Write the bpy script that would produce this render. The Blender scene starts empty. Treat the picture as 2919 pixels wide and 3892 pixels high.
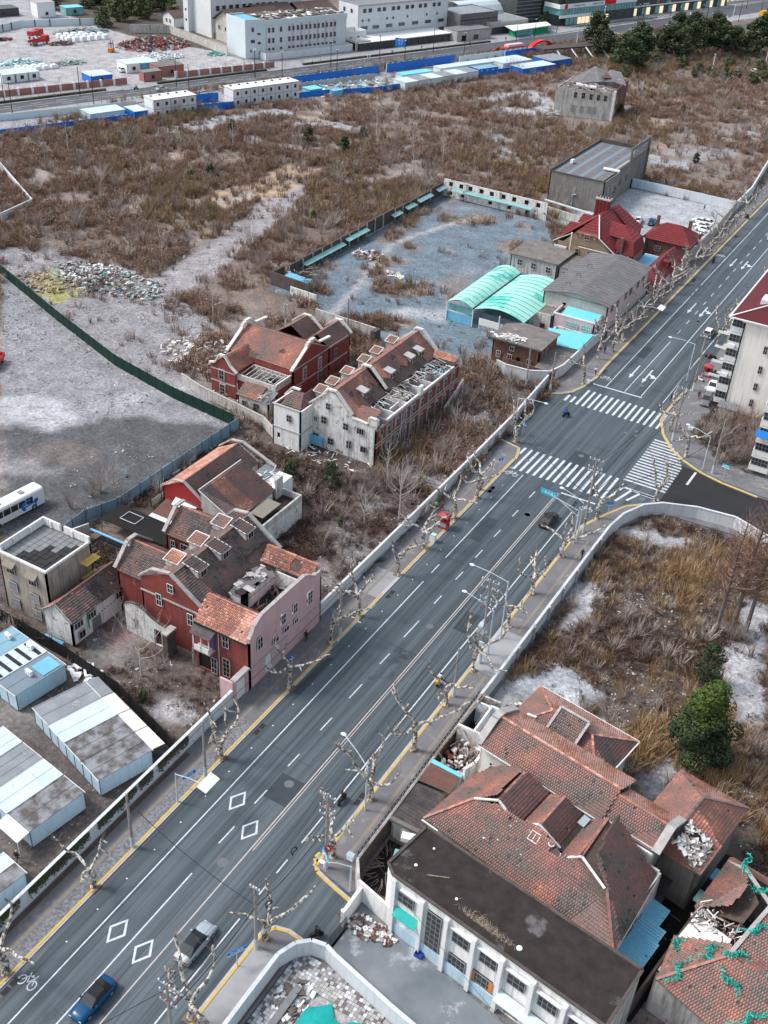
import bpy,math,random
import numpy as np
from mathutils import Vector,Matrix,noise as mnoise
random.seed(7);RS=np.random.RandomState(7)
SC=bpy.context.scene;COL=SC.collection;R_=math.radians
def mix(a,b,t):return a+(b-a)*t
# ---------------------------------------------------------------- camera
CX,CY,FPX=1459.5,1946.0,4129.0;CAMH=95.0
_v=Vector((-380,6054,FPX)).normalized();_r=Vector((2870,-2636,FPX));_r-=_v*_r.dot(_v);_r.normalize()
AZ=-_v;AY=_r;AX=AY.cross(AZ)
RW=Matrix((AX,AY,AZ))
cam=bpy.data.cameras.new('camera');camo=bpy.data.objects.new('camera',cam);COL.objects.link(camo)
cam.sensor_fit='VERTICAL';cam.sensor_height=36;cam.lens=FPX/3892*36;cam.clip_start=1;cam.clip_end=6000
m3=Matrix(((RW[0][0],-RW[0][1],-RW[0][2]),(RW[1][0],-RW[1][1],-RW[1][2]),(RW[2][0],-RW[2][1],-RW[2][2])))
camo.matrix_world=Matrix.Translation((0,0,CAMH))@m3.to_4x4();SC.camera=camo
# ---------------------------------------------------------------- sky, sun, exposure
SUN_EL,SUN_AZ=R_(50),R_(-112)
W=bpy.data.worlds.new('World');SC.world=W;W.use_nodes=True;nt=W.node_tree
bg=nt.nodes['Background'];sky=nt.nodes.new('ShaderNodeTexSky');sky.sky_type='NISHITA';sky.sun_disc=False
sky.sun_elevation=SUN_EL;sky.sun_rotation=SUN_AZ;sky.air_density=1.2;sky.dust_density=3.0;sky.ozone_density=1.5
hs=nt.nodes.new('ShaderNodeHueSaturation');hs.inputs['Saturation'].default_value=0.6;hs.inputs['Hue'].default_value=.487
nt.links.new(sky.outputs[0],hs.inputs['Color']);nt.links.new(hs.outputs[0],bg.inputs['Color']);bg.inputs['Strength'].default_value=0.125
sl=bpy.data.lights.new('sun','SUN');sl.energy=1.5;sl.angle=R_(13);sl.color=(1,.96,.93)
so=bpy.data.objects.new('sun',sl);COL.objects.link(so)
d=Vector((math.sin(SUN_AZ)*math.cos(SUN_EL),math.cos(SUN_AZ)*math.cos(SUN_EL),math.sin(SUN_EL)))
so.rotation_euler=d.to_track_quat('Z','Y').to_euler();so.location=(0,0,200)
vs=SC.view_settings;SC.display_settings.display_device='sRGB';vs.view_transform='Standard';vs.look='None';vs.gamma=1;vs.exposure=0.74;vs.use_curve_mapping=False
# ---------------------------------------------------------------- survey: crop coordinates of the photograph -> ground point at height z
CR=dict(z1=(1750,950,.5252),z2=(2050,650,.5252),z3=(1200,1200,.6303),z4=(2050,400,.4727),y1=(1900,0,.5252),y2=(2400,0,.5452),y3=(0,0,.5252),y5=(1450,150,.7878),c1=(0,0,.6028),c2=(900,0,.6028),c3=(1900,0,.6142),c4=(0,500,.6028),c5=(950,500,.6028),c6=(1900,500,.6142),c7=(0,1200,.5425),c8=(750,1100,.6631),c9=(1800,1100,.6745),c10=(0,1900,.4522),c11=(400,1600,.5425),c12=(1100,1700,.6028),c13=(1900,1700,.6142),c14=(0,2700,.5425),c15=(700,2500,.5425),c16=(700,3100,.4822),c17=(1400,2500,.5425),c18=(2100,2500,.4937),c19=(1350,3100,.5124),c20=(2000,3100,.5540),D=(0,0,1.7595),ap=(2600,1200,.5512),far=(2580,800,.3165))
def at(c,u,v,z=0.0):
 a,b,s=CR[c];w=RW@Vector((a+u*s-CX,b+v*s-CY,FPX));k=(z-CAMH)/w.z
 return Vector((w.x*k,w.y*k,z))
def ats(c,s,z=0.0):return[at(c,*map(float,q.split(',')),z)for q in s.split()]
# ---------------------------------------------------------------- materials
MATS={}
def mat(name,c1,c2=None,sc=1.2,rough=.85,bump=0,bsc=8,stain=None,ssc=.5,sth=.55,streak=None,metal=0,tone=None,detail=5,spec=.3,rnd=None,emit=None,contrast=.18,lane=None):
 m=bpy.data.materials.new(name);m.use_nodes=True;t=m.node_tree;N=t.nodes;Lk=t.links.new;b=N['Principled BSDF']
 geo=N.new('ShaderNodeNewGeometry');P=geo.outputs['Position']
 def noise(scale,det=detail,vec=None,rough_=.6):
  n=N.new('ShaderNodeTexNoise');n.inputs['Scale'].default_value=scale;n.inputs['Detail'].default_value=det;n.inputs['Roughness'].default_value=rough_;Lk(vec or P,n.inputs['Vector']);return n.outputs['Fac']
 def ramp(f,a,bb):
  r=N.new('ShaderNodeMapRange');r.inputs[1].default_value=a;r.inputs[2].default_value=bb;Lk(f,r.inputs[0]);return r.outputs[0]
 def mixc(f,A,B):
  x=N.new('ShaderNodeMix');x.data_type='RGBA'
  for s,v in((0,f),(6,A),(7,B)):
   if hasattr(v,'links'):Lk(v,x.inputs[s])
   else:x.inputs[s].default_value=v if s==0 else(*v,1)
  return x.outputs[2]
 if tone:
  a=N.new('ShaderNodeAttribute');a.attribute_name='tone';r=N.new('ShaderNodeValToRGB');el=r.color_ramp.elements
  for i,(p,c)in enumerate(tone):
   e=el[i]if i<2 else el.new(p)
   e.position=p;e.color=(*c,1)
  Lk(a.outputs['Fac'],r.inputs[0]);col=r.outputs[0];c2=c2 or(.1,.09,.085)
  col=mixc(ramp(noise(sc),.52,.85),col,c2)
 elif rnd:
  oi=N.new('ShaderNodeObjectInfo');r=N.new('ShaderNodeValToRGB');el=r.color_ramp.elements
  for i,(p,c)in enumerate(rnd):
   e=el[i]if i<2 else el.new(p)
   e.position=p;e.color=(*c,1)
  Lk(oi.outputs['Random'],r.inputs[0]);col=r.outputs[0]
 else:col=mixc(ramp(noise(sc),.5-contrast,.5+contrast),c1,c2)if c2 else c1
 if streak:
  mp=N.new('ShaderNodeMapping');mp.inputs['Scale'].default_value=(1.6,1.6,.12);Lk(P,mp.inputs[0])
  col=mixc(ramp(noise(1.6,6,mp.outputs[0]),.5,.72),col,streak)
 if lane:
  mp=N.new('ShaderNodeMapping');mp.inputs['Scale'].default_value=(.75,.012,1);Lk(P,mp.inputs[0]);col=mixc(ramp(noise(1,5,mp.outputs[0]),.42,.68),col,lane);mp=N.new('ShaderNodeMapping');mp.inputs['Scale'].default_value=(3,.03,1);Lk(P,mp.inputs[0]);col=mixc(ramp(noise(1,5,mp.outputs[0]),.5,.75),col,(.035,.046,.055))
 if stain:col=mixc(ramp(noise(ssc,8,None,.7),sth,sth+.08),col,stain)
 if hasattr(col,'links'):Lk(col,b.inputs['Base Color'])
 else:b.inputs['Base Color'].default_value=(*col,1)
 b.inputs['Roughness'].default_value=rough;b.inputs['Metallic'].default_value=metal;b.inputs['Specular IOR Level'].default_value=spec
 if bump:
  n=noise(bsc,4);bp=N.new('ShaderNodeBump');bp.inputs['Strength'].default_value=bump;bp.inputs['Distance'].default_value=.1;Lk(n,bp.inputs['Height']);Lk(bp.outputs[0],b.inputs['Normal'])
 if emit:b.inputs['Emission Color'].default_value=(*emit[0],1);b.inputs['Emission Strength'].default_value=emit[1]
 MATS[name]=m;return m
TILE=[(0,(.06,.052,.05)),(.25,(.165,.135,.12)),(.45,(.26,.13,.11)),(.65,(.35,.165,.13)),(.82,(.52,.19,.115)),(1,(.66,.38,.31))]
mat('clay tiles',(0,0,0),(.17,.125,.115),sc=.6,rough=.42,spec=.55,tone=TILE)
mat('underlay',(.07,.05,.045),(.12,.09,.075),sc=3)
mat('timber',(.16,.11,.08),(.3,.25,.21),sc=3);mat('grey timber',(.35,.33,.32),(.6,.58,.57),sc=2.5)
mat('white plaster',(.82,.82,.81),(.76,.76,.75),streak=(.5,.48,.46),stain=(.28,.24,.22),ssc=.45,sth=.62)
mat('dirty plaster',(.6,.59,.56),(.45,.43,.4),sc=.8,streak=(.2,.18,.17),stain=(.16,.12,.11),ssc=.7,sth=.6,bump=.3)
mat('peeling plaster',(.8,.8,.78),(.62,.61,.59),sc=1.2,stain=(.2,.11,.09),ssc=1.1,sth=.57,streak=(.3,.28,.27),bump=.4)
mat('beige plaster',(.45,.4,.34),(.3,.27,.24),sc=.5,streak=(.15,.13,.12),stain=(.55,.5,.46),ssc=.4,sth=.6)
mat('grey render',(.25,.24,.225),(.18,.172,.165),sc=.35,streak=(.12,.115,.11),stain=(.3,.29,.27),ssc=.3,sth=.6)
mat('pale render',(.5,.49,.46),(.4,.39,.37),sc=.4,streak=(.3,.29,.28))
mat('pink wall',(.66,.42,.43),(.6,.385,.4),sc=.5,stain=(.5,.36,.37),ssc=.35,sth=.64,streak=(.52,.36,.37))
mat('pale pink wall',(.68,.5,.53),(.62,.48,.51),sc=.4,streak=(.5,.42,.44))
mat('red brick',(.29,.062,.055),(.21,.055,.048),sc=1.1,stain=(.33,.2,.19),ssc=.5,sth=.63,streak=(.14,.06,.055),bump=.3,bsc=14)
mat('red paint',(.36,.03,.03),(.3,.03,.03),sc=.6)
mat('brown brick',(.14,.07,.055),(.2,.11,.09),sc=1.6,streak=(.07,.045,.04),bump=.3,bsc=14)
mat('dark stone',(.07,.058,.054),(.12,.1,.09),sc=1,bump=.4)
mat('coping stone',(.48,.46,.44),(.33,.31,.3),sc=1.5,stain=(.14,.12,.11),ssc=1,sth=.6)
mat('white trim',(.78,.78,.78),(.68,.68,.67),sc=1);mat('white paint',(.8,.8,.8),(.74,.74,.74),sc=2,stain=(.35,.36,.37),ssc=2.2,sth=.62)
mat('wall white',(.68,.7,.72),(.6,.63,.66),sc=.4,streak=(.5,.52,.55),stain=(.4,.4,.41),ssc=.3,sth=.68)
mat('kerb stone',(.5,.49,.5),(.4,.39,.4),sc=.8);mat('yellow paint',(.66,.44,.07),(.52,.38,.14),sc=1.5,stain=(.4,.32,.2),ssc=2,sth=.64)
mat('faded yellow',(.27,.235,.19),(.22,.2,.17),sc=1.5)
mat('asphalt',(.07,.089,.102),(.055,.072,.084),sc=.12,rough=.6,bump=.12,bsc=40,lane=(.125,.15,.17),stain=(.035,.045,.054),ssc=.09,sth=.62);mat('dark asphalt',(.03,.03,.034),(.024,.024,.028),sc=.3,rough=.8)
mat('asphalt patch',(.038,.05,.06),(.05,.064,.074),sc=.8,rough=.7);mat('cobbles',(.24,.25,.27),(.13,.13,.14),sc=3.5,bump=.5,bsc=5,contrast=.1);mat('asphalt far',(.1,.105,.115),(.075,.08,.088),sc=.1,rough=.6)
mat('pavement grey',(.19,.188,.2),(.15,.148,.158),sc=.5,stain=(.25,.245,.255),ssc=.35,sth=.56,bump=.2,bsc=10)
mat('concrete',(.36,.36,.37),(.27,.27,.285),sc=.3,stain=(.2,.2,.21),ssc=.3,sth=.6)
mat('wet concrete',(.13,.155,.175),(.24,.26,.28),sc=.16,rough=.5,stain=(.42,.43,.45),ssc=.22,sth=.58)
mat('blue steel',(.01,.13,.55),(.015,.19,.62),sc=.5,rough=.5);mat('light blue steel',(.14,.42,.62),(.2,.5,.7),sc=.5,rough=.5,stain=(.05,.06,.07),ssc=1.2,sth=.62)
mat('fence steel',(.2,.34,.44),(.3,.42,.5),sc=.5,rough=.45,streak=(.16,.22,.27))
mat('container wall',(.44,.62,.74),(.52,.67,.76),sc=.5,rough=.5,streak=(.4,.5,.56));mat('container roof white',(.6,.7,.74),(.5,.6,.65),sc=.5,rough=.5,stain=(.3,.33,.35),ssc=.9,sth=.62)
mat('container roof grey',(.3,.325,.35),(.2,.215,.23),sc=.5,rough=.55,stain=(.42,.45,.48),ssc=.5,sth=.6);mat('container roof dirty',(.1,.088,.086),(.26,.27,.29),sc=.7,rough=.55,contrast=.1)
mat('roof steel blue',(.2,.36,.47),(.25,.42,.52),sc=.5,rough=.5);mat('roof steel slate',(.17,.22,.27),(.2,.25,.3),sc=.5,rough=.55)
mat('dark steel',(.025,.026,.028),rough=.5);mat('grey steel',(.3,.31,.32),rough=.45,metal=.3);mat('pole white',(.55,.62,.66),(.45,.5,.54),sc=1,rough=.5)
mat('pole concrete',(.36,.33,.31),(.26,.24,.23),sc=2)
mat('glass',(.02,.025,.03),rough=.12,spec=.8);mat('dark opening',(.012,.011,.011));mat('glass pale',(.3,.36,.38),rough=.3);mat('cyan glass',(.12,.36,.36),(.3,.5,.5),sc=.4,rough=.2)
mat('green net',(.002,.022,.016),(.003,.035,.024),sc=.3,rough=.9);mat('turquoise net',(.03,.5,.4),(.02,.36,.3),sc=1.5,rough=.8);mat('teal tarp',(.01,.4,.36),(.01,.3,.29),sc=.6,rough=.5,bump=.8,bsc=2.5)
mat('mint canopy',(.33,.7,.6),(.4,.75,.66),sc=.15,rough=.4,stain=(.08,.5,.42),ssc=.12,sth=.53);mat('turquoise roof',(.15,.58,.66),(.2,.62,.7),sc=.3,rough=.5,stain=(.12,.48,.58),ssc=.4,sth=.6)
mat('corrugated dark',(.05,.045,.045),(.12,.1,.1),sc=1);mat('corrugated rust',(.2,.09,.07),(.13,.08,.07),sc=1.5,stain=(.45,.4,.38),ssc=1,sth=.64)
mat('asbestos roof',(.19,.185,.19),(.13,.125,.135),sc=.5,stain=(.3,.29,.3),ssc=.5,sth=.62)
mat('bitumen roof',(.028,.022,.021),(.05,.04,.038),sc=.7,rough=.9,stain=(.14,.13,.135),ssc=.22,sth=.58,bump=.4,spec=.2);mat('slab grey',(.17,.18,.19),(.24,.25,.26),sc=.7,rough=.5)
mat('slab black',(.018,.018,.019),(.03,.03,.032),sc=.9,rough=.6);mat('dirty roof',(.14,.125,.115),(.22,.2,.19),sc=.6,stain=(.35,.33,.32),ssc=.7,sth=.6,bump=.4)
mat('red tile',(.2,.026,.03),(.145,.022,.026),sc=.8,rough=.6);mat('maroon roof',(.11,.014,.02),(.085,.014,.018),sc=.4,rough=.65)
mat('khaki wall',(.33,.24,.16),(.28,.2,.14),sc=.5);mat('cream wall',(.8,.78,.73),(.76,.74,.69),sc=.3,streak=(.6,.58,.53));mat('cream stone',(.76,.74,.69),(.6,.57,.53),sc=1,stain=(.2,.17,.16),ssc=1.2,sth=.64)
mat('bark pale',(.62,.59,.53),(.13,.105,.09),sc=2.6,contrast=.05,detail=3);mat('bark brown',(.2,.16,.14),(.11,.085,.075),sc=2);mat('bark white',(.58,.52,.49),(.4,.35,.33),sc=2)
mat('twig grey',(.24,.19,.175),(.33,.28,.26),sc=2);mat('twig pale',(.45,.4,.38),(.34,.29,.27),sc=2);mat('twig rust',(.27,.17,.14),(.2,.12,.095),sc=1)
mat('leaf dark',(.018,.035,.017),(.035,.055,.022),sc=1.1);mat('leaf bright',(.095,.14,.02),(.05,.08,.015),sc=1.5);mat('leaf mid',(.035,.06,.025),(.06,.085,.03),sc=1);mat('leaf olive',(.075,.09,.035),(.1,.11,.05),sc=.8)
BR=[(0,(.15,.09,.065)),(.3,(.24,.15,.11)),(.55,(.34,.23,.17)),(.8,(.2,.12,.09)),(1,(.5,.38,.3))]
mat('dry weed',(0,0,0),rnd=BR,rough=.9);mat('dark weed',(0,0,0),rnd=[(0,(.07,.042,.033)),(.5,(.13,.08,.062)),(.8,(.09,.055,.042)),(1,(.24,.17,.13))],rough=.9);mat('straw grass',(0,0,0),rnd=[(0,(.28,.17,.08)),(.5,(.42,.28,.15)),(1,(.55,.42,.27))],rough=.9)
mat('grey scrub',(0,0,0),rnd=[(0,(.22,.175,.155)),(.5,(.36,.3,.27)),(1,(.5,.44,.4))],rough=.9);mat('olive scrub',(0,0,0),rnd=[(0,(.17,.12,.06)),(1,(.33,.24,.13))],rough=.9)
mat('rubble chips',(0,0,0),rnd=[(0,(.14,.12,.12)),(.4,(.33,.31,.31)),(.7,(.5,.49,.49)),(1,(.72,.73,.74))],rough=.85)
mat('litter',(0,0,0),rnd=[(0,(.75,.76,.78)),(.55,(.6,.6,.62)),(.7,(.06,.3,.3)),(.8,(.5,.08,.06)),(.9,(.1,.1,.1)),(1,(.6,.5,.3))],rough=.7)
mat('car glass',(.015,.018,.02),rough=.08,spec=.8);mat('tyre',(.015,.015,.016),rough=.8);mat('tail lamp',(.5,.01,.015),rough=.3);mat('head lamp',(.7,.72,.75),rough=.15)
for n,c,r in(('car silver',(.42,.47,.53),.28),('car blue',(.003,.06,.16),.2),('car black',(.02,.02,.024),.22),('car white',(.75,.76,.78),.3),('car grey',(.16,.16,.17),.3),('car red',(.4,.02,.03),.3),('taxi yellow',(.62,.62,.05),.35),('taxi orange',(.75,.33,.02),.35),('taxi green',(.45,.6,.06),.35),('bus white',(.78,.79,.8),.35)):mat(n,c,rough=r,metal=.25 if 'silver' in n else 0)
mat('sign blue',(.01,.2,.6),rough=.4);mat('sign cyan',(.02,.42,.62),rough=.4);mat('sign white',(.85,.86,.87),rough=.5);mat('orange',(.7,.22,.02));mat('sign green',(.01,.3,.13));mat('booth red',(.4,.045,.06),rough=.4);mat('arch red',(.75,.01,.02),rough=.35);mat('truck red',(.45,.03,.03),rough=.4)
mat('skin',(.45,.28,.2),rough=.6);mat('cloth black',(.02,.02,.022));mat('cloth dark',(.06,.06,.07));mat('cloth red',(.4,.04,.05));mat('cloth blue',(.03,.08,.35));mat('cloth white',(.7,.7,.7));mat('vest lime',(.5,.7,.03));mat('hair',(.015,.012,.012))
mat('manhole',(.17,.18,.19),(.13,.135,.14),sc=6);mat('drain',(.035,.03,.03));mat('road white',(.66,.69,.72),(.5,.53,.57),sc=2.2,rough=.6,contrast=.1,stain=(.3,.32,.34),ssc=3,sth=.66);mat('road cream',(.58,.52,.48),(.42,.39,.38),sc=1.5,rough=.6)
mat('soil patch',(.15,.11,.09),(.22,.17,.14),sc=1,bump=.4);mat('plastic white',(.8,.82,.84),rough=.4);mat('wire',(.02,.02,.022),rough=.6);mat('ivy',(.05,.075,.03),(.09,.08,.05),sc=3);mat('red net',(.3,.04,.06))
mat('timber pale',(.5,.42,.32),(.4,.33,.26),sc=1);mat('mall dark',(.05,.055,.06),(.08,.09,.1),sc=.3,rough=.4);mat('shop light',(.7,.55,.35),rough=.6,emit=((1,.8,.55),.5));mat('factory white',(.72,.74,.76),(.66,.68,.71),sc=.15,streak=(.55,.56,.58));mat('factory blue white',(.62,.7,.73),(.57,.65,.68),sc=.2)
mat('brown roof',(.09,.06,.05),(.13,.09,.08),sc=.5);mat('brick panel',(.4,.17,.14),(.34,.15,.13),sc=.3,streak=(.28,.14,.12));mat('hedge',(.035,.04,.02),(.06,.055,.035),sc=1.2);mat('dark wall',(.07,.062,.06),(.09,.08,.075),sc=.3)
# ---------------------------------------------------------------- mesh builder
class MB:
 def __init__(s):s.v=[];s.f=[];s.m=[];s.ms=[];s.t=[];s.cur=0;s.tone=.5;s.mk=[]
 def M(s,name):
  if name not in s.ms:s.ms.append(name)
  s.cur=s.ms.index(name);return s
 def face(s,idx):s.f.append(idx);s.m.append(s.cur);s.t.append(s.tone)
 def poly(s,pts):
  b=len(s.v);s.v+=[tuple(p)for p in pts];s.face(list(range(b,b+len(pts))));return s
 def hexa(s,P,bottom=True):
  b=len(s.v);s.v+=[tuple(p)for p in P]
  for q in((4,5,6,7),(0,1,5,4),(1,2,6,5),(2,3,7,6),(3,0,4,7)):s.face([b+i for i in q])
  if bottom:s.face([b+3,b+2,b+1,b])
  return s
 def box(s,x0,y0,z0,x1,y1,z1,bottom=True):
  if x0>x1:x0,x1=x1,x0
  if y0>y1:y0,y1=y1,y0
  return s.hexa([(x0,y0,z0),(x1,y0,z0),(x1,y1,z0),(x0,y1,z0),(x0,y0,z1),(x1,y0,z1),(x1,y1,z1),(x0,y1,z1)],bottom)
 def cbox(s,c,sx,sy,sz,rz=0,tilt=0,tx=0):
  Mx=Matrix.Translation(c)@Matrix.Rotation(rz,4,'Z')@Matrix.Rotation(tilt,4,'Y')@Matrix.Rotation(tx,4,'X')
  P=[(-sx/2,-sy/2,-sz/2),(sx/2,-sy/2,-sz/2),(sx/2,sy/2,-sz/2),(-sx/2,sy/2,-sz/2),(-sx/2,-sy/2,sz/2),(sx/2,-sy/2,sz/2),(sx/2,sy/2,sz/2),(-sx/2,sy/2,sz/2)]
  return s.hexa([Mx@Vector(p)for p in P])
 def prism(s,pts,z0,z1):
  n=len(pts);b=len(s.v);s.v+=[(p[0],p[1],z0)for p in pts]+[(p[0],p[1],z1)for p in pts]
  for i in range(n):j=(i+1)%n;s.face([b+i,b+j,b+n+j,b+n+i])
  s.face([b+n+i for i in range(n)]);s.face([b+i for i in range(n)][::-1]);return s
 def slab(s,pts,th):
  n=len(pts);b=len(s.v);s.v+=[(p[0],p[1],p[2])for p in pts]+[(p[0],p[1],p[2]-th)for p in pts]
  for i in range(n):j=(i+1)%n;s.face([b+n+i,b+n+j,b+j,b+i])
  s.face([b+i for i in range(n)]);s.face([b+n+i for i in range(n)][::-1]);return s
 def beam(s,p,q,w,h):
  p=Vector(p);q=Vector(q);d=(q-p).normalized();sd=Vector((d.y,-d.x,0))
  if sd.length<1e-4:sd=Vector((1,0,0));
  sd.normalize();up=sd.cross(d).normalized();a=sd*w/2;c=up*h
  return s.hexa([p-a,p+a,q+a,q-a,p-a+c,p+a+c,q+a+c,q-a+c])if c.z>=0 or True else s
 def tube(s,pts,rs,n=6,cap=True):
  pts=[Vector(p)for p in pts]
  if not hasattr(rs,'__len__'):rs=[rs]*len(pts)
  rings=[];ref=Vector((0,0,1))
  for i,p in enumerate(pts):
   d=(pts[min(i+1,len(pts)-1)]-pts[max(i-1,0)]).normalized()
   a=d.cross(ref)
   if a.length<.05:a=d.cross(Vector((1,0,0)))
   a.normalize();bb=d.cross(a);b=len(s.v)
   s.v+=[tuple(p+a*(rs[i]*math.cos(6.2832*k/n))+bb*(rs[i]*math.sin(6.2832*k/n)))for k in range(n)];rings.append(b)
  for i in range(len(pts)-1):
   A,B=rings[i],rings[i+1]
   for k in range(n):j=(k+1)%n;s.face([A+k,A+j,B+j,B+k])
  if cap:s.face([rings[0]+k for k in range(n)][::-1]);s.face([rings[-1]+k for k in range(n)])
  return s
 def cyl(s,c,r,h,n=12,r2=None):return s.tube([c,(c[0],c[1],c[2]+h)],[r,r if r2 is None else r2],n)
 def disc(s,c,r,n=20,sx=1):return s.poly([(c[0]+r*sx*math.cos(6.2832*k/n),c[1]+r*math.sin(6.2832*k/n),c[2])for k in range(n)])
 def blob(s,c,r,sz=(1,1,1),n=8,jit=.15):
  b=len(s.v);rows=max(3,n//2)
  for i in range(rows+1):
   th=math.pi*i/rows
   for k in range(n):
    q=r*(1+random.uniform(-jit,jit));ph=6.2832*k/n
    s.v.append((c[0]+q*sz[0]*math.sin(th)*math.cos(ph),c[1]+q*sz[1]*math.sin(th)*math.sin(ph),c[2]+q*sz[2]*math.cos(th)))
  for i in range(rows):
   for k in range(n):j=(k+1)%n;s.face([b+i*n+k,b+i*n+n+k,b+i*n+n+j,b+i*n+j])
  return s
 def mesh(s,name,off=None,smooth=False):
  me=bpy.data.meshes.new(name);v=s.v
  if off is not None:
   inv=off.inverted();v=[tuple(inv@Vector(p))for p in v]
  me.from_pydata(v,[],s.f)
  for n in s.ms or['concrete']:me.materials.append(MATS[n])
  me.polygons.foreach_set('material_index',s.m)
  if 'clay tiles' in s.ms:a=me.attributes.new('tone','FLOAT','FACE');a.data.foreach_set('value',s.t)
  if smooth:me.polygons.foreach_set('use_smooth',[True]*len(s.f))
  me.update();return me
 def build(s,name,parent=None,smooth=False,local=False):
  if not s.f:return None
  if len(s.mk)>1 and name in('coping','gable_wall','bargeboard','gable'):
   cut=s.mk[1:]+[(len(s.f),len(s.v))];lo=(0,0);o=None
   for c in cut:
    q=MB();q.ms=s.ms;q.v=s.v[lo[1]:c[1]];q.f=[[i-lo[1]for i in f]for f in s.f[lo[0]:c[0]]];q.m=s.m[lo[0]:c[0]];q.t=s.t[lo[0]:c[0]];o=q.build(name,parent,smooth,local)or o;lo=c
   return o
  off=None
  if not local:off=wm(parent)
  return link(name,s.mesh(name,off,smooth),parent)
FR=[Matrix.Identity(4)]
def frame(x=0,y=0,rz=0):FR[0]=Matrix.Translation((x,y,0))@Matrix.Rotation(rz,4,'Z')
def wm(o):
 m=Matrix.Identity(4)
 while o is not None:m=o.matrix_basis@m;o=o.parent
 return FR[0].inverted()@m
def link(name,me,parent=None):
 o=bpy.data.objects.new(name,me);COL.objects.link(o)
 if parent is not None:o.parent=parent
 return o
def tag(o,label,cat,group=None,kind=None):
 o['label']=label;o['category']=cat
 if group:o['group']=group
 if kind:o['kind']=kind
 return o
def thing(name,label,cat,loc=(0,0,0),rz=0,group=None):
 o=bpy.data.objects.new(name,None);o.empty_display_size=.3;o.location=FR[0]@Vector(loc);o.rotation_euler=(0,0,rz+FR[0].to_euler().z);COL.objects.link(o)
 return tag(o,label,cat,group)
def struct(o):o['kind']='structure';return o
def stuff(o):o['kind']='stuff';return o
def dup(root,loc,rz,label=None,scale=None):
 r=root.copy();COL.objects.link(r);r.location=loc;r.rotation_euler=(0,0,rz)
 if label:r['label']=label
 if scale:r.scale=scale if hasattr(scale,'__len__')else(scale,)*3
 for ch in list(root.children):
  c=ch.copy();COL.objects.link(c);c.parent=r
  for g in ch.children:d_=g.copy();COL.objects.link(d_);d_.parent=c
 return r
# ---------------------------------------------------------------- building kit
WCACHE={}
def window(root,p,ang,w,h,style='casement'):
 """window object with frame mesh and a pane child; p = centre bottom on the wall face, ang = wall direction"""
 key=(round(w,2),round(h,2),style)
 if key not in WCACHE:
  fr,pn=dict(casement=('white trim','glass'),dark=('timber','dark opening'),broken=('grey timber','dark opening'),shop=('dark steel','shop light'),boarded=('coping stone','container roof grey'),red=('red brick','glass'),steel=('grey steel','glass'),tealglass=('white trim','cyan glass'))[style]
  b=MB().M(fr);t=.07 if w<2 else.09;yo=-.16
  b.box(-w/2,yo-.04,0,w/2,yo+.04,t);b.box(-w/2,yo-.04,h-t,w/2,yo+.04,h);b.box(-w/2,yo-.04,t,-w/2+t,yo+.04,h-t);b.box(w/2-t,yo-.04,t,w/2,yo+.04,h-t)
  nc=max(2,round(w/.55))if style!='dark' else 2;nr=max(1,round(h/.8))
  for i in range(1,nc):x=-w/2+w*i/nc;b.box(x-.025,yo-.03,t,x+.025,yo+.03,h-t)
  for i in range(1,nr):z=h*i/nr;b.box(-w/2+t,yo-.028,z-.025,w/2-t,yo+.028,z+.025)
  if style in('casement','boarded','tealglass'):b.M('coping stone').box(-w/2-.12,-.02,-.1,w/2+.12,.09,-.005)
  m1=b.mesh('window');b=MB().M(pn);b.poly([(-w/2+t,yo-.012,t),(w/2-t,yo-.012,t),(w/2-t,yo-.012,h-t),(-w/2+t,yo-.012,h-t)]);WCACHE[key]=(m1,b.mesh('pane'))
 m1,m2=WCACHE[key];o=link('window',m1,root);inv=wm(root).inverted()
 o.matrix_basis=inv@(Matrix.Translation(p)@Matrix.Rotation(ang,4,'Z'));q=link('pane',m2,o);return o
def wall(mb,p0,p1,z0,z1,ops=(),t=.25,m=None,inner=None,top=True):
 """wall from p0 to p1 (outside to the right), openings (u0,u1,za,zb)"""
 if m:mb.M(m)
 p0=Vector((p0[0],p0[1],0));p1=Vector((p1[0],p1[1],0));d=p1-p0;L=d.length;d/=L;n=Vector((d.y,-d.x,0))
 us=sorted({0,L,*[o[0]for o in ops],*[o[1]for o in ops]});zs=sorted({z0,z1,*[o[2]for o in ops],*[o[3]for o in ops]})
 def P(u,z,k=0):q=p0+d*u-n*(t*k);return(q.x,q.y,z)
 def isop(u,z):return any(o[0]<u<o[1]and o[2]<z<o[3]for o in ops)
 mo=mb.ms[mb.cur]
 for i in range(len(us)-1):
  for j in range(len(zs)-1):
   a,b,c,e=us[i],us[i+1],zs[j],zs[j+1]
   if isop((a+b)/2,(c+e)/2):continue
   mb.M(mo);mb.poly([P(a,c),P(b,c),P(b,e),P(a,e)]);mb.M(inner or mo);mb.poly([P(b,c,1),P(a,c,1),P(a,e,1),P(b,e,1)])
 mb.M(mo)
 for a,b,c,e in ops:
  mb.poly([P(a,c),P(a,e),P(a,e,1),P(a,c,1)]);mb.poly([P(b,c),P(b,c,1),P(b,e,1),P(b,e)]);mb.poly([P(a,c),P(a,c,1),P(b,c,1),P(b,c)]);mb.poly([P(a,e),P(b,e),P(b,e,1),P(a,e,1)])
 if top:mb.poly([P(0,z1),P(L,z1),P(L,z1,1),P(0,z1,1)])
 mb.poly([P(0,z0),P(0,z1),P(0,z1,1),P(0,z0,1)]);mb.poly([P(L,z0),P(L,z0,1),P(L,z1,1),P(L,z1)])
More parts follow.
